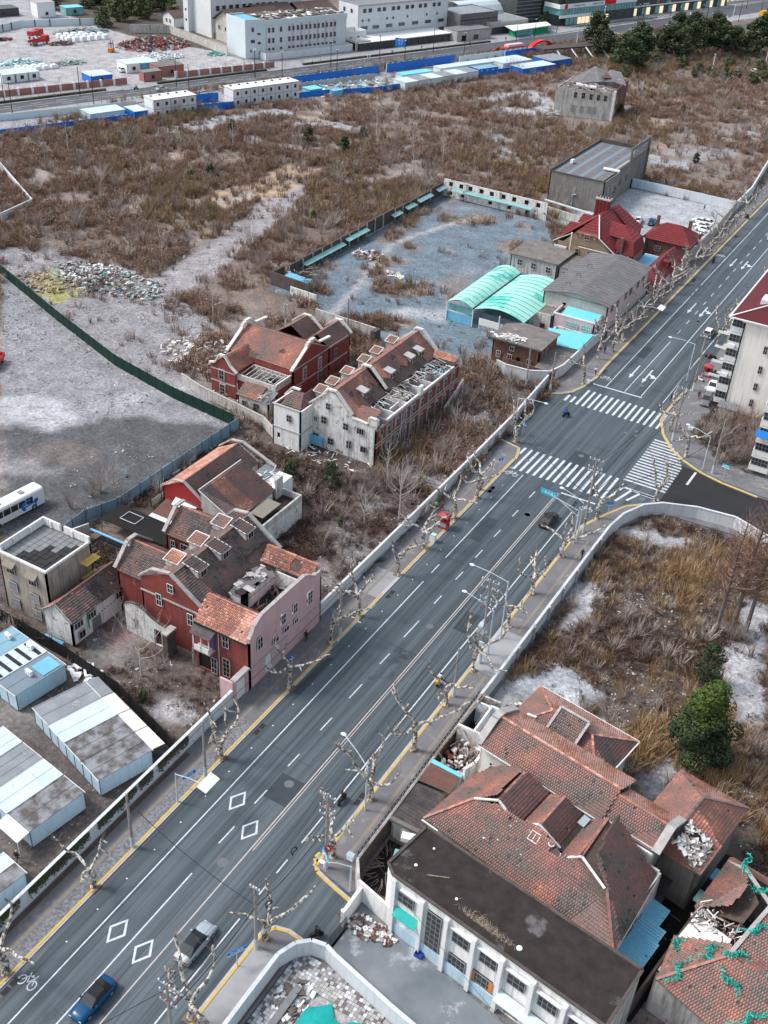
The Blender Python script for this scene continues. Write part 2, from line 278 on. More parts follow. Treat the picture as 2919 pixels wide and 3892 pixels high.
def side(root,mb,p0,p1,z0,z1,wins=(),m=None,t=.25,inner=None,surround=None):
 """wall with windows: wins (u centre, w, zbottom, h, style or 'door'/None)"""
 ops=[(u-w/2,u+w/2,zb,zb+h)for u,w,zb,h,st in wins if st!='x']
 wall(mb,p0,p1,z0,z1,ops,t,m,inner)
 d=Vector((p1[0]-p0[0],p1[1]-p0[1],0)).normalized();ang=math.atan2(d.y,d.x);nrm=Vector((d.y,-d.x,0))
 for u,w,zb,h,st in wins:
  if st=='x':continue
  c=Vector((p0[0],p0[1],0))+d*u
  if surround:
   keep=mb.ms[mb.cur];mb.M(surround);s=.16
   for a,b,za,zc in((-w/2-s,w/2+s,zb+h,zb+h+s),(-w/2-s,w/2+s,zb-s,zb),(-w/2-s,-w/2,zb,zb+h),(w/2,w/2+s,zb,zb+h)):
    A=c+d*a;B=c+d*b;mb.hexa([(q.x,q.y,z)for z in(za,zc)for q in(A+nrm*.06,B+nrm*.06,B-nrm*.02,A-nrm*.02)])
   mb.M(keep)
  if st is None:
   b=MB().M('dark opening');A=c-d*w/2-nrm*.2;B=c+d*w/2-nrm*.2;b.poly([(A.x,A.y,zb),(B.x,B.y,zb),(B.x,B.y,zb+h),(A.x,A.y,zb+h)]);b.build('opening',root)
  elif st=='door':
   b=MB().M('timber');A=c-d*w/2-nrm*.12;B=c+d*w/2-nrm*.12;b.poly([(A.x,A.y,zb),(B.x,B.y,zb),(B.x,B.y,zb+h),(A.x,A.y,zb+h)]);b.build('door',root)
  elif st=='wdoor':
   b=MB().M('white paint');A=c-d*w/2-nrm*.12;B=c+d*w/2-nrm*.12;b.poly([(A.x,A.y,zb),(B.x,B.y,zb),(B.x,B.y,zb+h),(A.x,A.y,zb+h)]);b.build('door',root)
  else:window(root,(c.x,c.y,zb),ang,w,h,st)
def gable(mb,p0,p1,zb,za,t=.25,m=None,apex=.5):
 mb.mk.append((len(mb.f),len(mb.v)))
 if m:mb.M(m)
 p0=Vector((p0[0],p0[1],zb));p1=Vector((p1[0],p1[1],zb));d=(p1-p0).normalized();n=Vector((d.y,-d.x,0));a=p0.lerp(p1,apex);a.z=za
 b=len(mb.v);mb.v+=[tuple(q)for q in(p0,p1,a,p0-n*t,p1-n*t,a-n*t)]
 for f in((0,1,2),(5,4,3),(1,4,5,2),(3,0,2,5),(0,3,4,1)):mb.face([b+i for i in f])
def ptin(u,v,P):
 r=False;j=len(P)-1
 for i in range(len(P)):
  if(P[i][1]>v)!=(P[j][1]>v)and u<(P[j][0]-P[i][0])*(v-P[i][1])/(P[j][1]-P[i][1])+P[i][0]:r=not r
  j=i
 return r
TW,TV=.26,.34
TMESH=[]
def tile_pts(w=TW,l=TV):
 return[(-w/2+.008,-.02,.03),(w/2-.008,-.02,.03),(w/2-.008,l,-.01),(-w/2+.008,l,-.01),(-w/2+.012,-.02,.125),(w/2-.012,-.02,.125),(w/2-.012,l,.02),(-w/2+.012,l,.02)]
for k in range(8):
 b=MB().M('clay tiles');b.tone=.08+.125*k;b.hexa(tile_pts(),False);b.tone=.07+.125*k;TMESH.append(b.mesh('tile'))
def tiles(roof,poly,tone=.45,tv=.12,hole=None,tonef=None,ind=0,under=True,sx=1,th=.1):
 """poly: 3D points; first edge is the eave. Lays real tiles over the plane, the nearest ind as single objects"""
 P=[Vector(p)for p in poly];o=P[0];u=(P[1]-P[0]).normalized();n=None
 n=u.cross(P[-1]-P[0]).normalized()
 if n.z<0:n=-n
 v=n.cross(u).normalized()
 if v.z<0:v=-v
 if n.dot(u.cross(v))<0:u=-u
 uv=[((p-o).dot(u),(p-o).dot(v))for p in P];u0=min(a for a,_ in uv);u1=max(a for a,_ in uv);v0=min(a for _,a in uv);v1=max(a for _,a in uv)
 if under:b=MB().M('underlay');b.slab(P,th);b.build('deck',roof)
 w=TW*sx;l=TV*sx;lst=[]
 for r in range(int((v1-v0)/l)+1):
  vv=v0+r*l
  for c in range(int((u1-u0)/w)+2):
   uu=u0+(c+.5*(r%2))*w
   if not ptin(uu,vv+l*.5,uv):continue
   if hole and hole(uu,vv):continue
   if random.random()<.004:continue
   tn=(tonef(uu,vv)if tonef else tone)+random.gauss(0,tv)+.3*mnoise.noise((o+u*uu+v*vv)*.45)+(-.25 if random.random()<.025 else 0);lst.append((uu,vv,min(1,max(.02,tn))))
 if not lst:return
 base=wm(roof).inverted();F=Matrix(((u.x,v.x,n.x,o.x),(u.y,v.y,n.y,o.y),(u.z,v.z,n.z,o.z),(0,0,0,1)));F=base@F
 if ind and sx==1:
  cp=Vector((0,0,CAMH));lst.sort(key=lambda q:(FR[0]@(o+u*q[0]+v*q[1])-cp).length);one,lst=lst[:ind],lst[ind:]
  for uu,vv,tn in one:
   t_=link('tile',TMESH[min(7,int(tn*8))],roof);t_.matrix_basis=F@Matrix.Translation((uu,vv,0))@Matrix.Rotation(random.gauss(0,.02),4,'Z')
 if not lst:return
 tp=np.array(tile_pts(w,l*1.06));N=len(lst);A=np.array(lst);V=np.repeat(tp[None],N,0);V[:,:,0]+=A[:,0:1];V[:,:,1]+=A[:,1:2];V[:,:,2]+=RS.rand(N,1)*.012;V[:,:4,2]+=0
 V[:,[0,1,4,5],1]+=RS.randn(N,1)*.012;V=V.reshape(-1,3);M4=np.array(F);V=V@M4[:3,:3].T+M4[:3,3]
 fc=np.array([(4,5,6,7),(0,1,5,4),(1,2,6,5),(3,0,4,7)]);Fc=(fc[None]+8*np.arange(N)[:,None,None]).reshape(-1,4)
 me=bpy.data.meshes.new('tiles');me.vertices.add(len(V));me.vertices.foreach_set('co',V.ravel());me.loops.add(Fc.size);me.loops.foreach_set('vertex_index',Fc.ravel());me.polygons.add(len(Fc));me.polygons.foreach_set('loop_start',np.arange(0,Fc.size,4));me.materials.append(MATS['clay tiles'])
 me.update(calc_edges=True);a=me.attributes.new('tone','FLOAT','FACE');a.data.foreach_set('value',np.repeat(A[:,2],4).astype(np.float32));stuff(link('tiles',me,roof))
def corr(mb,P,pitch=.3,depth=.06,hole=None):
 """corrugated sheet over quad P (p0,p1 along the low edge, p2,p3 high edge); ribs run up the slope"""
 P=[Vector(p)for p in P];L=(P[1]-P[0]).length;n=max(2,int(L/pitch));up=Vector((0,0,1))
 for i in range(n):
  a,b,c=i/n,(i+.5)/n,(i+1)/n
  if hole and hole(b):continue
  A0,A1=P[0].lerp(P[1],a),P[3].lerp(P[2],a);B0,B1=P[0].lerp(P[1],b)+up*depth,P[3].lerp(P[2],b)+up*depth;C0,C1=P[0].lerp(P[1],c),P[3].lerp(P[2],c)
  mb.poly([A0,B0,B1,A1]);mb.poly([B0,C0,C1,B1])
def coping(mb,pts,w=.45,h=.16,m='coping stone'):
 mb.M(m);mb.mk.append((len(mb.f),len(mb.v)))
 for a,b in zip(pts,pts[1:]):mb.beam(a,b,w,h)
def crect(x0,y0,x1,y1):return[(x0,y0),(x1,y0),(x1,y1),(x0,y1)]
def walls4(root,x0,y0,x1,y1,z0,z1,m,wins=({},{},{},{}),mats=None,t=.25,inner=None,surround=None,name='wall',skip=()):
 """south(y0), east(x1), north(y1), west(x0)"""
 C=crect(x0,y0,x1,y1)
 for i in range(4):
  if i in skip:continue
  b=MB();side(root,b,C[i],C[(i+1)%4],z0,z1,wins[i]or(),(mats or[m]*4)[i],t,inner,surround);b.build(name,root)
def ridge_caps(mb,p,q,step=.42,r=.13,m='clay tiles',tone=.6):
 p=Vector(p);q=Vector(q);L=(q-p).length;n=max(1,int(L/step));mb.M(m)
 for i in range(n):
  a=p.lerp(q,i/n);b=p.lerp(q,(i+1.06)/n);mb.tone=min(1,max(0,tone+random.gauss(0,.12)));mb.beam(a-Vector((0,0,.03)),b-Vector((0,0,.03)),r*2,r*(1+.2*(i%2)))
 mb.tone=.5
def gable_roof(root,x0,y0,x1,y1,ze,zr,axis='y',over=.3,tone=.45,tv=.12,tonef=(None,None),hole=(None,None),ind=(0,0),zs=None,ridge=.5,rt=.55,capm='clay tiles'):
 """two tiled slopes; axis = ridge direction; slopes (0: low side -X or -Y, 1: high side)"""
 roof=MB().M('underlay');
 rf=bpy.data.objects.new('roof',None);COL.objects.link(rf);rf.parent=root
 z0,z1=(ze,ze)if zs is None else zs
 if axis=='y':
  xr=mix(x0,x1,ridge);a0=(zr-z0)/(xr-x0)*over;a1=(zr-z1)/(x1-xr)*over
  A=[(x0-over,y1,z0-a0),(x0-over,y0,z0-a0),(xr,y0,zr),(xr,y1,zr)];B=[(x1+over,y0,z1-a1),(x1+over,y1,z1-a1),(xr,y1,zr),(xr,y0,zr)];rp=((xr,y0,zr+.05),(xr,y1,zr+.05))
 else:
  yr=mix(y0,y1,ridge);a0=(zr-z0)/(yr-y0)*over;a1=(zr-z1)/(y1-yr)*over
  A=[(x0,y0-over,z0-a0),(x1,y0-over,z0-a0),(x1,yr,zr),(x0,yr,zr)];B=[(x1,y1+over,z1-a1),(x0,y1+over,z1-a1),(x0,yr,zr),(x1,yr,zr)];rp=((x0,yr,zr+.05),(x1,yr,zr+.05))
 tiles(rf,A,tone,tv,hole[0],tonef[0],ind[0]);tiles(rf,B,tone,tv,hole[1],tonef[1],ind[1])
 b=MB();ridge_caps(b,*rp,tone=rt,m=capm);b.build('ridge_cap',rf);return rf
def group_empty(name,parent):o=bpy.data.objects.new(name,None);COL.objects.link(o);o.parent=parent;return o
def debris(mb,x0,y0,x1,y1,z,n,L=(.5,2.2),ms=('grey timber','timber','white plaster'),zt=.5):
 for i in range(n):
  mb.M(random.choice(ms));l=random.uniform(*L);mb.cbox((random.uniform(x0,x1),random.uniform(y0,y1),z+random.uniform(0,zt)),l,random.choice((.08,.1,.14,.3)),.06,random.uniform(0,6.28),random.gauss(0,.22),random.gauss(0,.2))
# ================================================================ GROUND
X0,Y0,NX,NY=-470,10,520,740
gx,gy=np.meshgrid(X0+np.arange(NX),Y0+np.arange(NY))
def vnoise(cell,seed):
 r=np.random.RandomState(seed).rand(int(NY/cell)+3,int(NX/cell)+3);yy=(gy-Y0)/cell;xx=(gx-X0)/cell;yi=yy.astype(int);xi=xx.astype(int);fy=yy-yi;fx=xx-xi;fy=fy*fy*(3-2*fy);fx=fx*fx*(3-2*fx)
 return(r[yi,xi]*(1-fx)+r[yi,xi+1]*fx)*(1-fy)+(r[yi+1,xi]*(1-fx)+r[yi+1,xi+1]*fx)*fy
def fnoise(cell,seed):return vnoise(cell,seed)*.5+vnoise(cell/2,seed+1)*.3+vnoise(cell/4,seed+2)*.2
W1,W2,W3=fnoise(9,1)-.5,fnoise(9,11)-.5,fnoise(22,21)
W1=W1+(fnoise(3.2,61)-.5)*.55;W2=W2+(fnoise(3.2,71)-.5)*.55
G=dict(r=np.full(gx.shape,.16),g=np.full(gx.shape,.12),b=np.full(gx.shape,.1),rub=np.full(gx.shape,.15),weed=np.full(gx.shape,1.),straw=np.zeros(gx.shape),scrub=np.full(gx.shape,.25),bump=np.ones(gx.shape))
k_=np.clip((W3-.35)*3,0,1)
for c,v in zip('rgb',(.24,.2,.18)):G[c]=G[c]*(1-k_)+v*k_
def pin(P,warp):
 x=gx+W1*warp*2;y=gy+W2*warp*2;r=np.zeros(gx.shape,bool);j=len(P)-1
 for i in range(len(P)):
  xi,yi,xj,yj=P[i][0],P[i][1],P[j][0],P[j][1]
  if yi!=yj:c=((yi>y)!=(yj>y))&(x<(xj-xi)*(y-yi)/(yj-yi)+xi);r^=c
  j=i
 return r
def blendin(M,col=None,a=1,**k):
 if col is not None:
  for c,v in zip('rgb',col):G[c]=np.where(M>0,G[c]*(1-M*a)+v*M*a,G[c])
 for n,v in k.items():G[n]=G[n]*(1-M)+v*M
def paint(P,col=None,warp=2,a=1,**k):blendin(pin(P,warp).astype(float),col,a,**k)
def spot(x,y,rx,ry,rot,col,a=1,th=.35,**k):
 c,s=math.cos(R_(rot)),math.sin(R_(rot));dx,dy=gx-x,gy-y;q=np.sqrt(((dx*c+dy*s)/rx)**2+((-dx*s+dy*c)/ry)**2);M=np.clip((1.05-q+(W1+W2)*1.1)*2.2,0,1);blendin(M,col,a,**k)
def Dp(s,z=0):return[(p.x,p.y)for p in ats('D',s,z)]
RUB=(.25,.24,.255);PALE=(.4,.4,.42);LOT=(.135,.18,.22);DIRT=(.1,.082,.075)
def path(s,w,col,warp=1.5,**k):
 P=Dp(s)if isinstance(s,str)else s
 for a,b in zip(P,P[1:]):
  d=Vector((b[0]-a[0],b[1]-a[1])).normalized()*1;n=Vector((-d.y,d.x))*w/2
  paint([(a[0]-n.x-d.x,a[1]-n.y-d.y),(b[0]-n.x+d.x,b[1]-n.y+d.y),(b[0]+n.x+d.x,b[1]+n.y+d.y),(a[0]+n.x-d.x,a[1]+n.y-d.y)],col,warp,**k)
# wild field: pale tracks, rubble clearings
for s in("350,285 480,262 610,240","640,265 780,280","1035,215 1150,200 1190,235","1060,240 1180,240"):path(s,9,(.34,.35,.37),3,weed=.12,scrub=.1,rub=.35)
for s in("200,700 330,640 450,560 540,500 590,450","590,470 600,440 660,375"):path(s,10,(.3,.28,.29),2,weed=.04,scrub=.04,rub=.6)
path("190,690 330,640 440,590",5,(.3,.28,.3),1,weed=0,scrub=0,rub=.3)
path("450,440 560,410 640,375 660,360",13,(.42,.31,.22),2.5,weed=.1,rub=.2);path("380,440 460,445 540,415",3,(.4,.37,.35),2,weed=.15,rub=.3)
path("620,385 700,395 800,390 940,375",5,(.3,.27,.26),3,weed=.4,rub=.4);path("300,420 400,440",3,(.33,.3,.3),2,weed=.3,rub=.6)
for x,y,a,b,rt in((1080,300,9,6,0),(1100,330,8,5,20),(1490,330,12,5,10),(1560,330,10,6,0),(1440,350,10,5,0),(1620,290,7,5,0),(900,470,9,5,30)):
 p=at('D',x,y);spot(p.x,p.y,a,b,rt,(.3,.3,.32),1,weed=.25,rub=.9)
for i in range(110):
 x=random.uniform(-260,-90);y=random.uniform(190,430);spot(x,y,random.uniform(2,7),random.uniform(1.5,4),random.uniform(0,180),random.choice([(.3,.27,.26),(.28,.21,.17),(.38,.3,.24)]),.8,weed=.2,rub=.4)
# rubble ground beyond and before the green fence
paint(Dp("0,540 120,540 300,590 380,640 470,690 420,740 400,800 440,860 505,925 250,795 120,720 0,590"),RUB,3,weed=.06,scrub=.04,rub=1)
paint(Dp("60,600 120,580 160,600 170,640 110,660"),(.33,.31,.12),1.5,weed=0,rub=.8)
paint(Dp("0,585 250,790 508,922 180,1145 120,1130 0,1360"),(.25,.25,.27),.3,weed=0,scrub=0,rub=.7,bump=.3)
paint(Dp("0,930 60,925 240,900 330,905 430,915 508,925 180,1145 120,1150 0,1330"),(.085,.088,.095),3,weed=.0,scrub=0,rub=.25)
p=at('D',80,890);spot(p.x,p.y,9,6,20,(.4,.41,.43),1,rub=.3);p=at('D',130,985);spot(p.x,p.y,9,4,20,(.16,.13,.12),.8,weed=.0);p=at('D',30,1010);spot(p.x,p.y,10,3,30,(.32,.31,.32),.7);p=at('D',300,860);spot(p.x,p.y,14,3,60,(.4,.41,.42),.5)
# container yard, courtyard
paint([(-115,40),(-60.5,35),(-60.6,68),(-101,72.5),(-101,100)],DIRT,.5,weed=.05,scrub=0,rub=.35,bump=.3);
spot(-72,46,6,4,0,(.2,.18,.17),.8,rub=.6);spot(-80,60,5,6,0,(.17,.155,.15),.9);spot(-70,50,12,3,20,(.13,.1,.09),.8)
paint([(-100,71),(-61,66.5),(-60.5,80),(-84,80),(-99,95)],(.12,.095,.085),1,weed=.5,scrub=.2,rub=.45)
spot(-79.5,76,5,4,0,(.2,.19,.18),.9,weed=0,scrub=0,rub=.1);spot(-80.5,78,2.6,2,0,(.22,.13,.12),.8,weed=0);spot(-66,71.5,3.5,2,20,(.4,.4,.41),.9,weed=.05,rub=1)
# strip between the houses and the road wall
paint([(-99,97),(-61,95),(-61.3,176),(-75,178),(-98,130)],(.09,.066,.058),1,weed=.75,scrub=.35,rub=.5)
for x,y,a,b in((-68,103,5,4),(-66,113,4,7),(-69,124,4,3),(-88,122,5,3),(-72,98,4,2),(-64,135,2,4),(-70,172,4,3),(-68,160,3,4)):spot(x,y,a,b,20,(.3,.28,.28),.75,weed=.3,rub=1)
# walled compound
paint([(-131.5,183),(-118,182),(-113.5,175.5),(-98,174.5),(-90,166),(-80,178),(-74,193),(-61,205),(-60,233),(-86,240),(-99.5,263.6),(-131.3,264.8)],LOT,.3,weed=.015,scrub=0,rub=.1,bump=.25)
for i in range(46):spot(random.uniform(-128,-95),random.uniform(184,262),random.uniform(2,6),random.uniform(1.5,3.5),random.uniform(0,180),random.choice([(.25,.19,.15),(.17,.19,.21),(.17,.19,.22),(.25,.28,.31)]),.6,weed=.03)
for x,y,a,b,c,w in((-128,195,4,10,(.14,.11,.1),.7),(-103,182,7,5,(.33,.24,.17),.9),(-108,200,7,5,(.24,.18,.14),.7),(-120,225,8,4,(.22,.2,.2),.3),(-118,250,8,5,(.15,.12,.1),.8),(-98,240,5,6,(.22,.17,.13),.6),(-118,206,4,8,(.3,.24,.2),.6),(-127,235,3,14,(.16,.14,.13),.5),(-124,189,6,3,(.14,.11,.1),.7)):spot(x,y,a,b,10,c,.85,weed=w*.8,straw=w*.3,rub=.4)
path([(-113,180),(-124,225),(-116,255)],1.6,(.36,.35,.36),.5,weed=0);spot(-98,192,9,4,30,(.4,.42,.44),.8,weed=0);spot(-95,180,5,3,0,(.35,.36,.38),.6,weed=0)
spot(-79,170,7,5,0,(.14,.11,.1),.9,weed=.8,scrub=.5)
paint([(-92.3,278),(-60,276),(-61,306.8),(-92.5,305)],(.37,.39,.42),.1,weed=0,scrub=0,rub=0,bump=.1);paint([(-100,264),(-61,250),(-61,280),(-92,286)],(.3,.32,.34),.3,weed=0,scrub=0,bump=.1)
# right hand lot
paint([(-34.2,98),(-34,139),(-29,147),(-17,150),(10,146),(20,90),(6,76),(-8,84),(-33.9,92)],(.1,.075,.062),.6,weed=.6,straw=.35,scrub=.35,rub=.6)
for s,c,k in(("1240,1270 1310,1240 1280,1340 1230,1360",(.4,.4,.42),.9),("1320,1130 1500,1170 1440,1190 1330,1150",(.37,.37,.39),.9),("1080,1480 1230,1440 1290,1500 1200,1560",(.4,.42,.45),1),("1560,1400 1659,1380 1659,1560 1590,1600 1570,1480",(.38,.38,.4),.6),("1600,1300 1659,1290 1659,1400 1600,1380",(.42,.42,.44),.4),("1060,1500 1140,1490 1120,1540 1050,1530",(.36,.36,.37),.6),("1380,1660 1450,1640 1480,1700 1400,1740",(.33,.33,.35),1),("1270,1560 1340,1560 1330,1590 1280,1590",(.4,.4,.42),1)):paint(Dp(s),c,1.6,weed=.03,straw=0,scrub=.03,rub=k)
paint(Dp("1600,1560 1659,1540 1659,1900 1620,1900 1560,1650"),(.15,.12,.1),1.5,weed=.6,rub=.8)
# upper yard, far roads, park
TX=Vector((.345,.9386)).normalized();TN=Vector((-TX.y,TX.x));TO=Vector((-270,270));TROT=math.atan2(TX.y,TX.x)
def T(t,n,z=0):q=TO+TX*t+TN*n;return Vector((q.x,q.y,z))
def TP(L):return[tuple(T(*q)[:2])for q in L]
paint(TP([(-120,15),(85,15),(85,62),(66,70),(70,112),(-120,160)]),(.36,.35,.36),.3,weed=0,scrub=0,rub=.35,bump=.2)
for i in range(26):q=T(random.uniform(-30,80),random.uniform(20,105));spot(q.x,q.y,random.uniform(2,9),random.uniform(1,5),random.uniform(0,180),random.choice([(.27,.25,.25),(.44,.43,.44),(.22,.2,.19),(.4,.4,.42)]),.7)
paint(TP([(-120,112),(80,112),(60,260),(-120,260)]),(.34,.34,.36),.3,weed=0,scrub=0,rub=0,bump=0)
paint(TP([(66,84),(86,40),(100,110),(300,300),(60,260),(64,112)]),(.08,.065,.05),2,weed=1,scrub=1)
paint(TP([(-60,-3),(700,-3),(700,16),(-60,16)]),(.3,.31,.33),.1,weed=0,scrub=0,rub=0,bump=0);paint(TP([(84,15),(210,15),(210,60),(84,60)]),(.25,.25,.26),.1,weed=0,scrub=0,bump=0)
paint(TP([(200,9),(700,20),(700,60),(200,60)]),(.3,.315,.33),.1,weed=0,scrub=0,rub=0,bump=0)
paint(TP([(-60,-24),(15,-26),(170,-36),(200,-12),(-60,-3)]),(.3,.3,.32),.5,weed=.1,scrub=.1,rub=.5)
paint(TP([(200,-10),(700,-14),(700,-80),(330,-80),(240,-50),(205,-30)]),(.09,.09,.07),1,weed=.5,scrub=.6)
# paved town: no plants on roads, pavements, under houses
CLEAR=[[(-60.6,-60),(-34.4,-60),(-34.4,140),(-30,148),(60,148),(60,161),(-20,162),(-34,176),(-30,500),(-62,500),(-61,180),(-60.8,150)],[(-34.8,50),(-22,52),(-10,50),(-10,57),(-29,59.5),(-34.8,61)]]
for P in CLEAR:paint(P,(.2,.2,.2),0,weed=0,straw=0,scrub=0,rub=0,bump=0)
paint([(-33.5,161.5),(60,160.5),(60,260),(-30,260),(-30,170)],(.2,.2,.2),0,weed=0,straw=0,scrub=0,rub=0,bump=0)
paint([(-34.8,-20),(-34.8,50),(-31.3,53.4),(20,50.5),(20,-20)],(.36,.34,.35),0,weed=.03,straw=0,scrub=0,rub=.4,bump=.1)
PLANT=[tuple(at('c9',u,v)[:2])for u,v in((1300,850),(1330,760),(1380,690),(1640,650),(1640,1035),(1480,1020),(1360,960))];paint(PLANT,(.07,.055,.05),0,weed=.9,straw=0,scrub=.9,rub=.2)
HOUSES=[(-97,74,-83,84),(-85,79,-60,99),(-95,102,-75,118),(-99,92,-85,103),(-113,138,-96,163),(-95,129,-73,165),(-93,192,-74,217),(-76,204,-61,230),(-93,227,-79,238),(-87,237,-58,268),(-107,276,-90,317),(-77,180,-61,197),(-35,61,0,93),(-5,60,10,82),(-142,366,-122,398)]
for a,b,c,d_ in HOUSES:paint(crect(a,b,c,d_),None,0,weed=0,straw=0,scrub=0,rub=0,bump=0)
for n in 'rgb':G[n]=(G[n]*2+np.roll(G[n],1,0)+np.roll(G[n],1,1))/4
def samp(n,x,y):
 xi=np.clip(((np.asarray(x)-X0)).astype(float),0,NX-1.01);yi=np.clip((np.asarray(y)-Y0).astype(float),0,NY-1.01);a=xi.astype(int);b=yi.astype(int);fx=xi-a;fy=yi-b;A=G[n]if isinstance(n,str)else n
 return(A[b,a]*(1-fx)+A[b,a+1]*fx)*(1-fy)+(A[b+1,a]*(1-fx)+A[b+1,a+1]*fx)*fy
HN=fnoise(7,77)-.5
def gz(x,y):return float(samp(HN,x,y)*samp('bump',x,y)*.7)-.08
xs=np.concatenate([[-3000,-1500,-800,-600],np.arange(-470,-340,2.5),np.arange(-340,21,1.),np.arange(22,50,2),[80,150,300,800,3000]]);ys=np.concatenate([[-500,-100,-30],np.arange(12,480,1.),np.arange(480,748,3),[760,800,900,1200,2000,5000]])
mx,my=np.meshgrid(xs,ys);hz=samp(HN,mx,my)*samp('bump',mx,my)*.7-.08;hz=np.where((mx<X0)|(mx>49)|(my>748)|(my<10),-.08,hz)
me=bpy.data.meshes.new('ground');V=np.stack([mx.ravel(),my.ravel(),hz.ravel()],1);nx,ny=len(xs),len(ys);ii=(np.arange(ny-1)[:,None]*nx+np.arange(nx-1)[None]).ravel();Fc=np.stack([ii,ii+1,ii+nx+1,ii+nx],1)
me.vertices.add(len(V));me.vertices.foreach_set('co',V.ravel());me.loops.add(Fc.size);me.loops.foreach_set('vertex_index',Fc.ravel());me.polygons.add(len(Fc));me.polygons.foreach_set('loop_start',np.arange(0,Fc.size,4));me.update(calc_edges=True);me.polygons.foreach_set('use_smooth',[True]*len(Fc))
ca=me.attributes.new('soil','FLOAT_COLOR','POINT');ca.data.foreach_set('color',np.stack([samp('r',mx,my).ravel(),samp('g',mx,my).ravel(),samp('b',mx,my).ravel(),samp('rub',mx,my).ravel()],1).ravel().astype(np.float32))
m=bpy.data.materials.new('soil and rubble');m.use_nodes=True;t=m.node_tree;N=t.nodes;Lk=t.links.new;B=N['Principled BSDF'];B.inputs['Roughness'].default_value=.9
g_=N.new('ShaderNodeNewGeometry').outputs['Position'];a=N.new('ShaderNodeAttribute');a.attribute_name='soil'
def nz(sc,det=6,r=.65):
 n=N.new('ShaderNodeTexNoise');n.inputs['Scale'].default_value=sc;n.inputs['Detail'].default_value=det;n.inputs['Roughness'].default_value=r;Lk(g_,n.inputs['Vector']);return n.outputs['Fac']
def mr(f,a0,a1,b0=0,b1=1):r=N.new('ShaderNodeMapRange');r.inputs[1].default_value=a0;r.inputs[2].default_value=a1;r.inputs[3].default_value=b0;r.inputs[4].default_value=b1;Lk(f,r.inputs[0]);return r.outputs[0]
def mul(A,Bv):
 x=N.new('ShaderNodeMath');x.operation='MULTIPLY';Lk(A,x.inputs[0])
 if hasattr(Bv,'links'):Lk(Bv,x.inputs[1])
 else:x.inputs[1].default_value=Bv
 return x.outputs[0]
v1=mr(nz(.25,8),.3,.7,.65,1.35);v2=mr(nz(1.6,10,.8),.36,.64,.5,1.5);vm=N.new('ShaderNodeVectorMath');vm.operation='SCALE';Lk(a.outputs['Color'],vm.inputs[0]);Lk(mul(v1,v2),vm.inputs['Scale'])
vo=N.new('ShaderNodeTexVoronoi');vo.inputs['Scale'].default_value=2.1;Lk(g_,vo.inputs['Vector']);sp=N.new('ShaderNodeSeparateColor');Lk(vo.outputs['Color'],sp.inputs[0])
chip=mul(mul(mr(vo.outputs['Distance'],.3,.22),mr(sp.outputs[0],.55,.6)),mr(nz(.5,8,.75),.45,.53));chip=mul(chip,a.outputs['Alpha'])
mxn=N.new('ShaderNodeMix');mxn.data_type='RGBA';Lk(chip,mxn.inputs[0]);Lk(vm.outputs[0],mxn.inputs[6]);cr=N.new('ShaderNodeValToRGB');cr.color_ramp.elements[0].color=(.16,.14,.14,1);cr.color_ramp.elements[1].color=(.7,.71,.73,1);Lk(sp.outputs[1],cr.inputs[0]);Lk(cr.outputs[0],mxn.inputs[7]);Lk(mxn.outputs[2],B.inputs['Base Color'])
bp=N.new('ShaderNodeBump');bp.inputs['Strength'].default_value=.5;bp.inputs['Distance'].default_value=.25;Lk(nz(3,8,.75),bp.inputs['Height']);Lk(bp.outputs[0],B.inputs['Normal'])
MATS['soil']=m;me.materials.append(m);struct(link('ground',me))
# sky needs no dome: the world gives it
# ================================================================ ROADS
def sheet(name,pts,z,m,parent=None):
 return MB().M(m).poly([(p[0],p[1],z)for p in pts]).build(name,parent)
def arc(cx,cy,r,a0,a1,n=10):return[(cx+r*math.cos(R_(mix(a0,a1,i/n))),cy+r*math.sin(R_(mix(a0,a1,i/n))))for i in range(n+1)]
KL,KR=-56.0,-39.2
NWc=[(-61.4,174),(-58.6,176),(-57.2,177.8),(-56.3,181),(-55.6,186.3),(-55.9,192)]
NEc=[(-39.2,192),(-39.7,184),(-39.6,177.5),(-37.5,172.4),(-34.7,168.4),(-31.8,165.8),(-27.9,163.6),(-24.2,162.5),(-18,161.6),(20,160.5)]
SEc=[(20,151.5),(-18.8,151),(-32.2,149.5),(-35.5,146.3),(-37.3,142.3),(-39.2,137)]
SWc=[(-60.9,153.9),(-56.9,153),(-56.2,151),(-55.8,149)]
road=struct(sheet('road',[(KL,-20),(KR,-20)]+SEc[::-1][0:1]+SEc[::-1][1:]+NEc[::-1]+[(KR-.6,430),(-45,700),(-66,700),(KL-.6,430)]+NWc[::-1]+[(-61.5,173),(-60.9,155)]+SWc+[(KL,137)],0,'asphalt'))
struct(sheet('side_road',[(-31.2,150.4),(20,151.8),(20,160.3),(-19,161.6),(-28.4,163.7),(-31.3,163.8)],.004,'dark asphalt'));struct(sheet('driveway',[(-39.3,53.2),(-32.3,54.6),(-32.2,57.6),(-33.2,60.6),(-39.3,63)],.004,'asphalt'));struct(sheet('yard_paving',[(-32.6,53.2),(-23,51.8),(10,47),(10,54.5),(-15.5,56.8),(-28.5,59.6),(-32.4,60.7)],.004,'wet concrete'))
def raise_sheet(name,pts,z,m):return struct(MB().M(m).prism([(p[0],p[1])for p in pts],-.1,z).build(name))
raise_sheet('pavement',[(-60.2,-20),(KL-.35,-20),(KL-.35,149)]+[(x-.35,y)for x,y in SWc[::-1]][1:3]+[(-60.9,153.2)],.12,'pavement grey')
